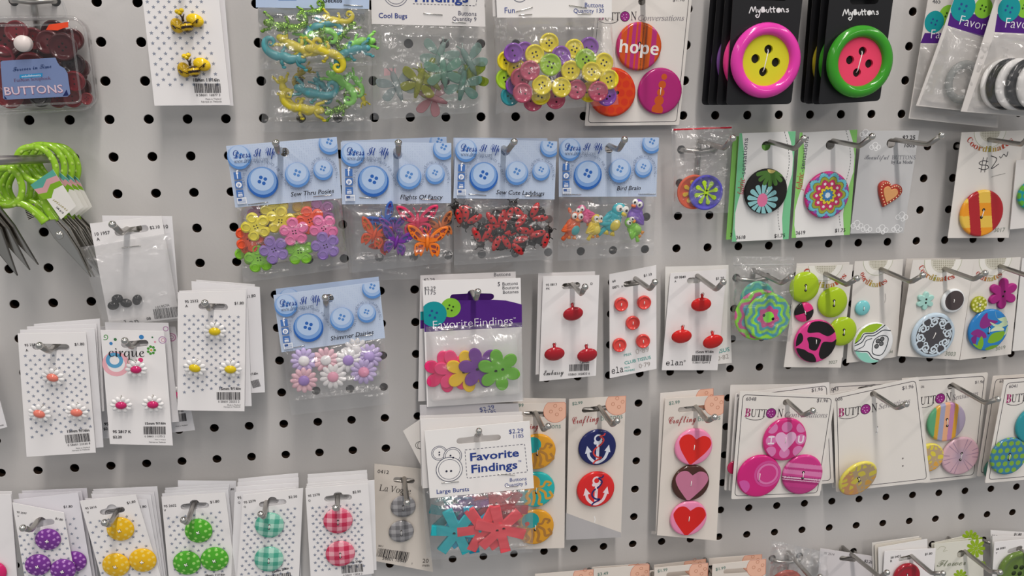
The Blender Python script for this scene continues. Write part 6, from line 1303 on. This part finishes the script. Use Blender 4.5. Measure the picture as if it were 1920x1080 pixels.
# geckos
def gecko(fr, hx, hy, px, py, curl, col, z, label, fin='satin', w=1.0, turn=3.3):
    """lizard with a coiled tail: head and hip given on the photo"""
    h, p = fr.L(hx, hy, z+.002), fr.L(px, py, z+.002); d = h-p; l = np.linalg.norm(d); d = d/l; n = np.array([-d[1], d[0]]); u = l*w
    pts = [h, h-d*l*.12, h-d*l*.3+n*l*.03, h-d*l*.55+n*l*.05*curl, h-d*l*.8+n*l*.02, p]; rad = [.05, .15, .10, .155, .14, .11]
    a = math.atan2(-d[1], -d[0]); q = p.copy(); T = 1.75*u; ns = 26
    for i in range(ns): t = (i+1)/ns; a += curl*(.04+.38*t*t)*turn/2.2; q = q+np.array([math.cos(a), math.sin(a)])*T/ns; pts.append(q.copy()); rad.append(.11*(1-t)**.8+.03)
    P = cr(pts[:6], 5); r0 = np.interp(np.linspace(0, 5, len(P)), range(6), rad[:6]); P = np.r_[P[:-1], pts[5:]]; r0 = np.r_[r0[:-1], rad[5:]]
    o = h*.5+p*.5; m = MB(); mat = M(col, fin); zz = .0018; P3 = np.c_[P-o, np.full(len(P), zz)]; m.tube(P3, r0*u*1.45, mat, 10, .8)
    m.ell((*(h-d*l*.06-o), zz+.0002), (l*.19, l*.16, l*.13), mat, math.atan2(d[1], d[0]), 14, 8)
    for s in (-1, 1):
        e = h-d*l*.08+n*s*l*.075-o; m.ell((*e, zz+l*.07), (l*.035,)*3, DARK if fin == 'satin' else mat, 0, 8, 6)
        for at, fw in ((.3, .28), (.88, -.05)):
            b = h-d*l*at-o; k1 = b+n*s*u*.24+d*u*fw*.4; f = b+n*s*u*.36+d*u*(fw+.12); m.tube([(*b, zz), (*k1, zz-.0001), (*f, zz-.0003)], [u*.1, u*.08, u*.07], mat, 8)
            for t in (-.7, 0, .7): m.ell((*(f+(n*s*math.cos(t)+d*math.sin(t+.5))*u*.07), zz-.0003), (u*.062,)*3, mat, 0, 8, 6)
    ob = m.build('gecko_button'); ob.matrix_world = fr.M @ Matrix.Translation((o[0], o[1], z)); tag(ob, label, 'button', 'gecko buttons in clear bags'); return ob
TE, YE, LG, GL = '4fa0a8', 'd9c92a', '8fdc62', '6f9a2c'
B = Card('white header with grey lettering hanging behind the gecko bags', [(484, -70), (694, -68), (692, 47), (484, 42)], .017, cat='button bag', name='button_bag', part='header_card', col='d6d3d1'); B.t('Cool Bugs', 498, 34, 552, 34.5, '8f8f9c', 'semi'); B.t('Buttons', 650, 29, 684, 30, '9a98a0'); B.t('Quantity 9', 640, 39, 684, 40, '9a98a0')
c2 = Frame([(500, 130), (697, 125), (697, 222), (490, 226)], .019); c2.T = 0; c2.root = thing('button_bag', 'lower clear bag of gecko buttons without a header of its own', 'button bag', c2.M)
bag(c2.root, c2, [(497, 118), (698, 116), (697, 246), (489, 248)], 44, .0095, .0012, .14, crinkle=.0011)
c = Card('upper bag of gecko buttons under a blue header', [(478, -112), (694, -110), (692, 17), (480, 14)], .033, cat='button bag', name='button_bag', part='header_card', col='bccfec', slot=(585, -85, 8)); c.t('Geckos', 606, 4.5, 642, 4.7, '23242e', 'obl'); c.p([(522, -4), (556, -4), (556, 1), (522, 1)], '6f8fc4'); staple(c, 645, 9, 680, 11.5)
bag(c.root, c, [(484, 13), (692, 16), (706, 122), (489, 131)], 45, .0105, .0012, .05, zoff=-.0004, crinkle=.0012)
for a in ((569, 112, 524, 106, -1, TE, .0044, 'teal gecko button at the lower left of the upper gecko bag'), (524, 70, 566, 93, 1, YE, .0044, 'yellow gecko button stretched along the middle left of the upper bag'), (576, 90, 619, 99, -1, YE, .0064, 'yellow gecko button with a curled tail, front centre of the upper bag'), (690, 90, 652, 98, 1, TE, .0044, 'teal gecko button facing right in the upper bag'),
          (608, 31, 638, 40, 1, YE, .0030, 'yellow gecko button under the blue header'), (573, 62, 608, 46, -1, TE, .0022, 'teal gecko button in the upper middle of the upper bag'), (563, 76, 598, 60, -1, LG, .0024, 'light green gecko button in the middle of the upper bag'), (700, 76, 664, 82, 1, LG, .0010, 'light green gecko button at the right edge of the upper bag')): gecko(c, *a)
for a in ((499, 42, 543, 52, 1, GL, .0050, 'green glitter gecko button at the upper left of the upper bag'), (562, 24, 590, 22, 1, GL, .0012, 'green glitter gecko button behind the blue header edge'), (600, 56, 612, 82, -1, GL, .0056, 'green glitter gecko button curled in the centre of the upper bag'), (664, 44, 640, 66, 1, GL, .0018, 'green glitter gecko button at the right of the upper bag')): gecko(c, *a, fin='glitter', w=.95)
for a in ((527, 146, 537, 180, 1, YE, .0034, 'yellow gecko button upright at the left of the lower bag'), (603, 207, 558, 203, -1, YE, .0054, 'yellow gecko button along the bottom of the lower bag'), (556, 164, 598, 178, 1, TE, .0056, 'teal gecko button in front in the lower bag'), (590, 148, 612, 168, -1, TE, .0016, 'teal gecko button behind in the lower bag'), (616, 137, 650, 160, -1, LG, .0050, 'light green gecko button in front in the lower bag'), (656, 138, 674, 158, -1, LG, .0018, 'light green gecko button behind at the right of the lower bag'), (582, 128, 560, 140, 1, 'bda83a', .0006, 'mustard gecko button at the top of the lower bag'), (684, 196, 676, 176, 1, YE, .0008, 'yellow gecko button at the right edge of the lower bag')): gecko(c2, *a)
gecko(c2, 612, 212, 645, 200, 1, GL, .0036, 'green glitter gecko button in the lower bag', 'glitter', .95)

# translucent bugs
c = Card('bag of translucent bug buttons under a white header', [(694, -90), (905, -88), (910, 50), (697, 45)], .030, cat='button bag', name='button_bag', part='header_card', col='e9e6e4', slot=(800, -70, 8))
c.t('Cool Bugs', 710, 33.5, 763.5, 34.5, '2c3f8a', 'semi'); c.t('Buttons', 859, 28.5, 893, 30, '55566a'); c.t('Quantity 9', 848, 38.5, 893, 39.8, '55566a'); c.t('Findings', 778, 3, 878, 4.5, NV, 'heavy', cap=18); c.d(742, -12, 24, '6a6c80', 2, 22.8); c.d(742, -12, 19.5, '6a6c80', 3, 18.6); c.l([(774, 7), (892, 11), (894, -2)], 1, '55566a', 3, dash=4); staple(c, 794, 25, 829, 28); staple(c, 848, 41, 873, 43)
bag(c.root, c, [(698, 44), (909, 49), (905, 210), (700, 225)], 46, .0095, .0015, .14, zoff=-.0004, crinkle=.0011)
def bug(col):
    def f(m):
        S = .0125; mt = M(col, 'jelly')
        m.tube([(0, S*.85, .002), (0, S*.6, .002), (0, S*.2, .0022), (0, -S*.35, .0021), (0, -S*.75, .0018)], [S*.1, S*.17, S*.2, S*.17, S*.07], mat=mt, n=12)
        for s in (-1, 1):
            for a, l in ((.5, 1.0), (-.45, .9)):
                P = [(s*S*(.1+l*t*math.cos(a)-w*math.sin(a)), S*(.15*(a > 0)+l*t*math.sin(a)+w*math.cos(a))) for t, w in ((0, -.06), (.4, -.24), (.8, -.27), (1, -.08), (.96, .14), (.6, .22), (.2, .14))]
                m.puff(cr(P, 4, True), .001, .0012, .0004, mt)
            m.tube([(s*S*.06, S*.85, .002), (s*S*.18, S*1.1, .002)], .0004, mt, 6)
    return f
for i, (x, y, col, z, r, lb) in enumerate(((745, 163, 'bccaca', .0030, .3, 'pale grey-blue bug button at the left of its bag'), (785, 158, 'c3c832', .0040, -.3, 'yellow-green bug button left of centre in its bag'), (806, 150, 'b9c42e', .0020, .8, 'second yellow-green bug button beside the teal one'), (832, 138, '9fd0bc', .0046, .1, 'mint bug button at the front centre of its bag'), (822, 108, 'b4cec6', .0006, -.4, 'pale mint bug button at the back of its bag'), (880, 118, 'a9c8c0', .0010, .5, 'grey-teal bug button at the upper right of its bag'), (866, 162, '93c0b4', .0040, -.2, 'teal bug button at the lower right of its bag'), (882, 150, 'a2b83a', .0004, .3, 'olive bug button at the right edge of its bag'), (814, 184, 'd6aab0', .0008, 1.2, 'pale pink bug button at the bottom of its bag'))):
    item(('bug', col), bug(col), c, x, y, z, r, lb, 'button', 'translucent bug buttons in a bag', 'bug_button', scale=1.0)
m = MB(); m.slab(np.array([c.L(*p) for p in ((720, 128), (742, 128), (742, 140), (720, 142))]), .0012, .0016, M('d9b0b4', 'paper')); m.build('paper_slip', c.root)

# bag of mixed small buttons
c = Card('bulging bag of mixed yellow, mauve and lime small buttons under a white header', [(926, -92), (1146, -94), (1147, 33), (932, 33)], .036, cat='button bag', name='button_bag', part='header_card', col='f2f0ee', slot=(1036, -70, 8))
c.t('Fun', 946, 24.5, 965, 24.3, NV); c.t('Buttons', 1096, 13.5, 1131, 14, NV); c.t('Quantity 130', 1075, 24, 1132, 24, NV); staple(c, 967, 22, 998, 13.5); staple(c, 973, 28, 997, 27); staple(c, 1067, 10, 1100, 15); staple(c, 1083, 26, 1107, 26); c.d(974, -12, 16, '4a5068', 2, 14.8)
bag(c.root, c, [(935, 31), (1146, 31), (1160, 196), (946, 212)], 47, .0185, .003, .07, zoff=-.0004, crinkle=.0014, nu=34, nv=30)
B = Card('second white header behind the mixed small buttons', [(920, -90), (1140, -92), (1141, 30), (924, 31)], .0315, cat='button bag', name='button_bag', part='header_card', col='e6e3e1')
m = bag(B.root, B, [(926, 29), (950, 29), (955, 205), (930, 215)], 48, .004, .001, .08, zoff=-.0004)
FY, FL, FM, FV, FT = 'ebd929', 'a5cf2c', 'c2536f', '8a4fb0', '2f8f98'
fun = [('yellow', FY, 1002.5, 102, .0062), ('yellow', FY, 968, 129, .0028), ('yellow', FY, 1016.5, 160, .0100), ('yellow', FY, 1052.6, 164, .0096), ('yellow', FY, 1109, 135, .0098), ('yellow', FY, 1132, 118, .0050), ('yellow', FY, 1105, 173, .0026), ('yellow', FY, 1014, 178, .0050), ('yellow', FY, 1142, 149, .0060), ('yellow', FY, 1077, 92, .0018), ('yellow', FY, 950, 114, .0016), ('yellow', FY, 1070, 132, .0062), ('yellow', FY, 1030, 80, .0004),
       ('lime', FL, 1032.6, 121.6, .0098), ('lime', FL, 1098, 112, .0064), ('lime', FL, 950, 148, .0008), ('mauve', FM, 994, 132, .0098), ('mauve', FM, 975.6, 146, .0058), ('mauve', FM, 980, 174, .0092), ('mauve', FM, 1122, 171, .0100), ('mauve', FM, 1081.5, 168, .0058), ('mauve', FM, 1042, 186, .0020), ('mauve', FM, 1000, 190, .0014), ('violet', FV, 963.5, 99, .0058), ('violet', FV, 984, 97, .0020), ('violet', FV, 1052, 105, .0056), ('violet', FV, 1127, 143, .0018), ('violet', FV, 966, 160, .0022), ('violet', FV, 1138, 180, .0050), ('violet', FV, 1060, 150, .0020), ('violet', FV, 1105, 88, .0002), ('teal', FT, 957, 180, .0008)]
by = {}
for p in fun: by.setdefault(p[0], []).append(p)
for cn, ps in by.items():
    rk = ranked(ps, lambda q: q[2])
    for p in ps:
        i = int(p[2]*7+p[3]); two = cn in ('mauve',) or (cn == 'violet' and i % 2); b = Btn(c, p[2], p[3], 18.6 if cn != 'lime' else 20.5, col=p[1], kind='dish', T=.0027, z=p[4]*1.25, holes=2 if two else 4, hs=.27, hr=.1, ang=i*37 % 360, tilt=(.08*math.sin(i), .08*math.cos(i*1.7)), finish='gloss', thread=False, name='round_button', label=(f'{cn} round button, {rk[id(p)]} of its colour, in the bulging bag' if rk[id(p)] else f'the one {cn} round button in the bulging bag'), cat='button', group='mixed small buttons in the bulging bag'); b.fin()

# card with the lettered orange button
c = ruled('ruled-border card with three orange and magenta buttons, one lettered', [(1124, -62), (1303, -64), (1273, 234), (1096, 236)], 'hope', (1203, 3, 5), hz('hope', 1203, 3)-.004, None, None, '$1.98', (1261, 2.5, 1283, 2), (1121, 38, 1193, 38), ('Conversations', 1196, 38.5, 1282, 38.5))
b = Btn(c, 1198, 87, 44, fn=f_bands([-.82, -.58, -.5, -.36, -.2, -.12, 0, .1, .14, .22, .3, .5, .72], ['c2326e', 'd4541e', 'c2326e', 'd4541e', 'b8327e', 'd4541e', 'c2326e', 'd6601c', '8a4a1e', 'd6601c', '9a4a2a', 'd6601c', 'b8307a', 'd4541e']), T=.0036, root=c.root, hs=.13, hr=.07, holes=2)
b.t('hope', -.86, -.3, .86, -.3, 'f6f0ec', 'bold', cap=.5, lay=4); b.fin()
b = Btn(c, 1148, 173, 45, fn=f_grid('e04a16', 'd9381c', .36, .15), T=.0036, root=c.root, holes=2, ang=0, thread=False); b.fin()
b = Btn(c, 1237.5, 171, 42.5, col='b42878', T=.0036, root=c.root, hs=.16, hr=.07)
for x, y, r in ((.1, .62, .13), (.05, .28, .17), (.02, -.05, .17), (-.02, -.4, .21), (-.06, -.8, .26)): b.d(x, y, r, 'cc5a1e', 1)
b.fin()

# giant buttons on black cards
def giant(label, backlabel, q, h, hole, word, cen, rx, rim, inner, backs, hk):
    out = []
    qs = [q]+backs
    for i, qq in list(enumerate(qs))[::-1]:
        lab = label if i == 0 else backlabel % ORD[i]
        c = Card(lab, qq[0] if i else q, h-.0095*i, col='17171a', kind='satin', group='giant buttons on black cards', rad=9, slot=(hole[0]+(qq[0][0][0]-q[0][0] if i else 0), hole[1], hole[2]+(qq[0][0][0]-q[0][0] if i else 0), hole[3], 7) if i == 0 else None, hook=None, part='black_card')
        col, inn = (rim, inner) if i == 0 else (qq[1], inner)
        dx = 0 if i == 0 else qq[2]
        k = c.scale(*cen); R = rx*k; z = c.T+.0002; u, v = c.L(cen[0]+dx, cen[1], z+.004)
        m = MB(); H = .0078; p = [(R*.9, 0), (R*.98, H*.25), (R, H*.5), (R*.97, H*.76), (R*.9, H*.94), (R*.82, H), (R*.75, H*.95), (R*.69, H*.78), (R*.67, H*.5)]; m.lathe(p, M(col, 'gloss'), n=64)
        o = m.build('rim', c.root, Matrix.Translation((u, v, z)))
        m = MB(); hl = [circ(R*.3*math.cos(a), R*.3*math.sin(a), R*.122, 20) for a in (math.radians(d) for d in (80, 172, 262, 352))]
        m.slab(circ(0, 0, R*.672, 64), H*.2, H*.5, M(inn, 'matte'), hl)
        for hh in hl: m.poly(hh, H*.21, DARK)  # dark floor paints shade into each of the four holes
        o = m.build('button_face', c.root, Matrix.Translation((u, v, z)))
        if i == 0:
            m = MB(); a, b = [np.array([R*.3*math.cos(t), R*.3*math.sin(t)]) for t in (math.radians(80), math.radians(262))]; m.tube([(*a, H*.35), (*(a*.8), H*.53), (*(b*.8), H*.53), (*b, H*.35)], .00035, THREAD, 6); m.build('thread', c.root, Matrix.Translation((u, v, z)))
            x0, y0, x1, y1 = word; w = x1-x0; at = lambda a: (x0+w*a, y0+(y1-y0)*a)
            W_ = 'e9e9ea'
            for P in ([(0, 1), (.06, 14), (.10, 5), (.15, 14.5), (.18, 2)], [(.21, 9), (.235, 3), (.27, 8)], [(.275, 10), (.25, -4), (.2, -8), (.16, -4), (.22, -2)], [(.43, 9), (.435, 3), (.475, 3), (.485, 9)], [(.52, 14), (.535, 3), (.56, 3)], [(.5, 9.5), (.65, 10)], [(.6, 14), (.61, 3), (.635, 3)], [(.795, 2), (.805, 9), (.84, 9), (.86, 3), (.88, 3)], [(.97, 9), (.92, 8), (.965, 5.5), (.955, 2.5), (.9, 3)]): c.l([(at(a)[0], at(a)[1]-b*.9) for a, b in P], 1.9, W_, 3, curve=5)
            c.p([(at(a)[0], at(a)[1]-b*.9) for a, b in cr([(.3, 3), (.3, 13), (.37, 14), (.38, 10), (.41, 6), (.37, 2.5)], 4, True)], W_, 3); c.d(at(.725)[0], at(.725)[1]-5.5, 4.6, W_, 3)
giant('black card with a giant pink-rimmed yellow button in front of its stack', 'black card %s behind the pink-rimmed giant button', [(1378, -62), (1511, -64), (1483, 195), (1361, 197)], .044, (1418, -7, 1470, -6), None or (1404, 26, 1480, 24.5), (1436, 113.5), 67.5, 'e83fae', 'dcd62a',
      [([(1364, -60), (1490, -62), (1466, 195), (1343, 197)], 'e8358a', -14), ([(1349, -60), (1475, -62), (1450, 195), (1327, 197)], '7a4a9a', -26), ([(1336, -60), (1462, -62), (1440, 195), (1315, 197)], '7a4a9a', -36)], 'pinkbig')
giant('black card with a giant green-rimmed pink button in front of its stack', 'black card %s behind the green-rimmed giant button', [(1561, -62), (1682, -62), (1649, 189), (1534, 196)], .044, (1600, 1, 1640, 0), (1579, 31, 1648, 29), (1612, 116), 64, '3a9a26', 'f2446a',
      [([(1545, -60), (1660, -60), (1634, 190), (1522, 196)], '3a9a26', -14), ([(1528, -60), (1645, -60), (1620, 190), (1507, 195)], 'cfc22c', -26), ([(1520, -58), (1636, -60), (1610, 190), (1500, 193)], 'cfc22c', -34)], 'greenbig')

# ring buttons in the top right corner
GR = 'purple-banded packs of large buttons'
def ringpack(label, q, h, band, teal, lime, word, wx, blade=None, **kw):
    c = Card(label, q, h, cat='button bag', group=GR, col='dedad6', **kw); findings_art(c, band, teal, lime, wx, word, 'thin'); return c
c = ringpack('purple-banded pack at the back of the top right corner', [(1752, -80), (1900, -80), (1870, 240), (1703, 222)], .016, [(1733, 62), (1850, 62), (1850, 82), (1725, 81)], (1751, 41, 19), (1777, 29, 18), 'Favorite', (1744, 72, 1812, 72)); c.t('465', 1747, 6.5, 1762, 6.5, '4a4a52')
bag(c.root, c, [(1726, 82), (1860, 84), (1868, 238), (1705, 220)], 51, .004, .0001, .05, zoff=.0006)
c = ringpack('purple-banded pack with a clear ring button in the top right corner', [(1816, -80), (1950, -40), (1878, 216), (1717, 198)], .026, [(1781, 24), (1880, 30), (1868, 78), (1776, 48)], (1805, 14, 24), (1843, 15, 18), 'Favorite', (1797, 46, 1866, 62))
bag(c.root, c, [(1776, 50), (1880, 76), (1876, 214), (1722, 196)], 52, .009, .0001, .05, zoff=.0006, crinkle=.0012)
def ring(fr, x, y, r, col, z, label, tilt=.5, fin='gloss', solid=False):
    R = r*fr.scale(x, y); m = MB(); mat = M(col, fin)
    m.lathe([(R*.62, 0), (R*.9, -.0008), (R, .0014), (R*.96, .0032), (R*.8, .0042), (R*.68, .0034), (R*.62, .0014), (R*.62, 0)] if not solid else [(0, 0), (R*.9, 0), (R, .0014), (R*.96, .003), (R*.8, .0038), (R*.68, .003), (0, .0028)], mat, n=56)
    o = m.build('ring_button'); o.matrix_world = place(fr, x, y, z, 0, (0, tilt)); tag(o, label, 'button', 'large ring buttons in clear bags')
ring(c, 1806, 154, 38, 'd3d6d4', .0016, 'clear glassy ring button in the middle pack of the top right corner', .05, 'jelly')
c = ringpack('purple-banded pack of black and white ring buttons in the top right corner', [(1890, -80), (2030, -80), (2010, 226), (1801, 209)], .036, [(1869, 26), (2020, 30), (2015, 68), (1864, 60)], (1891, 17, 22), (1922, 14, 18), 'Favorite', (1883, 52, 1958, 56))
bag(c.root, c, [(1864, 62), (2014, 68), (2006, 224), (1812, 208)], 53, .018, .0001, .05, zoff=.0006, crinkle=.0012)
for i, (x, cl, n) in enumerate(((1878, 'e9e7e4', 'leftmost white ring button'), (1889, '16171b', 'leftmost black ring button'), (1906, 'eceae8', 'white ring button between two black ones'), (1926, '16171b', 'second black ring button from the left'), (1946, 'eceae8', 'rightmost white ring button, cut by the frame edge'))): ring(c, x, 158, 45, cl, .0012+.0029*i, n+' in the corner pack', .06, solid=True)

# ------------------------------------------------------------------ scissors on a long single hook
hb = np.array([1*.0254, 0, -.0254]); tp = Pt(-60, 303, .085)
root = thing('peg_hook', 'long thick steel hook carrying the green-handled scissors', 'peg hook', Matrix.Translation(Vector(hb)), 'steel peg hooks')
SH = tp-hb; m = MB(); m.tube([(0, .012, .002), (0, 0, .0), SH*.5, SH], .0029, STEEL, 14); m.build('arm', root)
m = MB(); m.ell(SH, (.0036,)*3, BRIGHT); m.build('tip', root)
def dotted(m, path, r, flat=.75):
    P = np.asarray(path, float); L = np.r_[0, np.cumsum(np.linalg.norm(np.diff(P, axis=0), axis=1))]; n = len(P); G, Wt = M('96c832', 'gloss'), M('b7da66', 'gloss')
    m.tube(P, r, G, 12, flat); s = np.arange(.002, L[-1], .0052)
    for i, t in enumerate(s):
        c0 = np.array([np.interp(t, L, P[:, k]) for k in range(3)]); c1 = np.array([np.interp(t+.0004, L, P[:, k]) for k in range(3)]); d = (c1-c0); d /= np.linalg.norm(d)+1e-9; nn = np.array([-d[1], d[0], 0]); rr = float(np.interp(t, L, r if hasattr(r, '__len__') else [r]*n))
        m.ell(c0+nn*rr*(.35 if i % 2 else -.35)+[0, 0, rr*flat*.88], (.0012, .0012, .00018), Wt, 0, 8, 5)
def scissors(label, dx, dy, h, tagq=None, opening=0.0, hid=False):
    f = Frame([(0+dx, 280+dy), (120+dx, 270+dy), (180+dx, 510+dy), (60+dx, 520+dy)], h); f.T = 0
    root = thing('scissors', label, 'scissors', f.M, 'green-handled scissors on one hook'); L = lambda x, y, z=0: np.r_[f.L(x+dx, y+dy), z]
    piv = L(114, 440)
    def half(ring, shank, z, blade, nm):
        hd = MB(); rr = cr([L(*p, z) for p in ring], 6, True); rr = np.r_[rr, rr[:1]]; dotted(hd, rr, .0021); dotted(hd, cr([L(*p, z) for p in shank], 6), np.linspace(.0022, .0032, (len(shank)-1)*6+1), .7); hd.build('handle', root)
        b = MB(); P = np.array([L(*p)[:2] for p in blade]); b.slab(P, z-.0011, z+.0009, M('b9b6b0', 'metal')); b.poly(np.array([P[0]*.75+P[-1]*.25, P[1]*.6+P[-2]*.4, P[2], P[1]]) if False else inset(ccw(P), .0006), z+.00093, M('d2cfc8', 'chrome')); b.build('blade', root)
    half([(64, 276), (88, 286), (103, 312), (98, 340), (72, 344), (46, 332), (30, 306), (38, 282)], [(70, 344), (78, 366), (88, 392), (104, 416)], -.0012, [(92, 414), (110, 408), (130, 428), (152, 470), (176, 520), (150, 484), (116, 448)], 'upper')
    half([(16, 315), (34, 326), (43, 350), (38, 374), (18, 384), (-10, 380), (-24, 352), (-10, 322)], [(34, 378), (56, 388), (74, 402), (87, 416)], .0016, [(84, 414), (104, 410), (126, 434), (148, 468), (172, 518), (138, 482), (104, 446)], 'lower')
    s = MB(); s.lathe([(.0026, .0024), (.0025, .0034), (.0018, .0040), (0, .0041)], BRIGHT, (piv[0], piv[1], 0), 18); s.build('pivot_screw', root)
    return root, f
def sc_tag(root, f, q, z, front=True):
    P = np.array([f.L(*p) for p in q]); m = MB(); m.slab(P, z, z+.0003, M('eceae4', 'paper'))
    Q = lambda a, b: (P[0]*(1-a)+P[1]*a)*(1-b)+(P[3]*(1-a)+P[2]*a)*b
    zz = z+.00036; m.poly(np.array([Q(0, 0), Q(.5, 0), Q(1, 0), Q(1, .16), Q(.6, .1), Q(.3, .2), Q(0, .12)]), zz, M('5aa89a', 'ink')); m.poly(np.array([Q(0, .12), Q(.3, .2), Q(.6, .1), Q(1, .16), Q(1, .3), Q(.6, .24), Q(.3, .34), Q(0, .26)]), zz, M('d4a0a4', 'ink')); m.poly(np.array([Q(0, .26), Q(.3, .34), Q(.6, .24), Q(1, .3), Q(1, .42), Q(.6, .38), Q(.3, .5), Q(0, .42)]), zz, M('7fb02a', 'ink'))
    if front:
        T = lambda st, x0, y0, x1, y1, col, sty: m.text(st, f.L(x0, y0), f.L(x1, y1), zz, M(col, 'ink'), sty)
        T('scissors', 103, 373, 130, 394, 'a39a58', 'script'); T('5M #18', 109, 387, 122, 399, '3a3740', 'semi')
    o = m.build('swing_tag', root); o['label'] = 'white tag with a green wave'
for i, (dx, dy, lb) in enumerate(((42, -2, 'green dotted scissors rearmost on the long hook, nearest the board'), (30, -3, 'third green dotted scissors from the front on the long hook'), (16, -4, 'second green dotted scissors from the front, its ring just behind the first'))):
    r, f = scissors(lb, dx, dy, .014+.009*i); sc_tag(r, f, [(98+dx*.75, 318), (118+dx*.75, 334), (150+dx*.6, 386), (128+dx*.6, 404), (88+dx*.75, 352)], .003, False)
r, f = scissors('frontmost green dotted scissors with the white tag on the long hook', 0, 0, .042)
sc_tag(r, f, [(62, 345), (104, 316), (147, 384), (119, 409), (79, 352)], .0045)
m = MB(); P = [f.L(*p) for p in ((38, 388), (58, 384), (66, 408), (48, 416))]; m.slab(np.array(P), -.006, -.0056, M('d8d2c8', 'paper')); P = [np.array(p) for p in P]
for k in range(9): a = k/9; m.poly(np.array([P[0]*(1-a)+P[3]*a, P[1]*(1-a)+P[2]*a, P[1]*(1-a-.06)+P[2]*(a+.06), P[0]*(1-a-.06)+P[3]*(a+.06)]), -.0055, INK)
m.build('bar_code_tag', r)
# scissors hanging further left: only blades reach into view
f = Frame([(-60, 380), (0, 380), (60, 510), (0, 520)], .055); f.T = 0
for i, (bl, lb) in enumerate(((((-46, 400), (-30, 392), (4, 428), (34, 516), (-4, 470)), 'lowest steel scissor blade entering from the left edge'), (((-40, 392), (-24, 384), (14, 430), (53, 508), (2, 452)), 'middle steel scissor blade entering from the left edge'), (((-34, 384), (-18, 378), (20, 426), (65, 501), (6, 440)), 'uppermost steel scissor blade entering from the left edge'))):
    rt = thing('scissors', lb, 'scissors', f.M, 'scissors cut by the left edge'); m = MB(); P = np.array([f.L(*p) for p in bl]); m.slab(P, -.004*i, -.004*i+.002, M('8f8b86', 'metal')); m.poly(inset(ccw(P), .0006), -.004*i+.00203, M('c2beb6', 'chrome')); m.build('blade', rt)
    m = MB(); dotted(m, cr([np.r_[f.L(bl[0][0]+6-i*2, bl[0][1]+4), -.004*i+.001], np.r_[f.L(bl[0][0]-20, bl[0][1]-16), -.004*i+.001], np.r_[f.L(bl[0][0]-50, bl[0][1]-40), -.004*i+.001]], 5), .003); m.build('handle', rt)

for c in CARDS: c.fin()
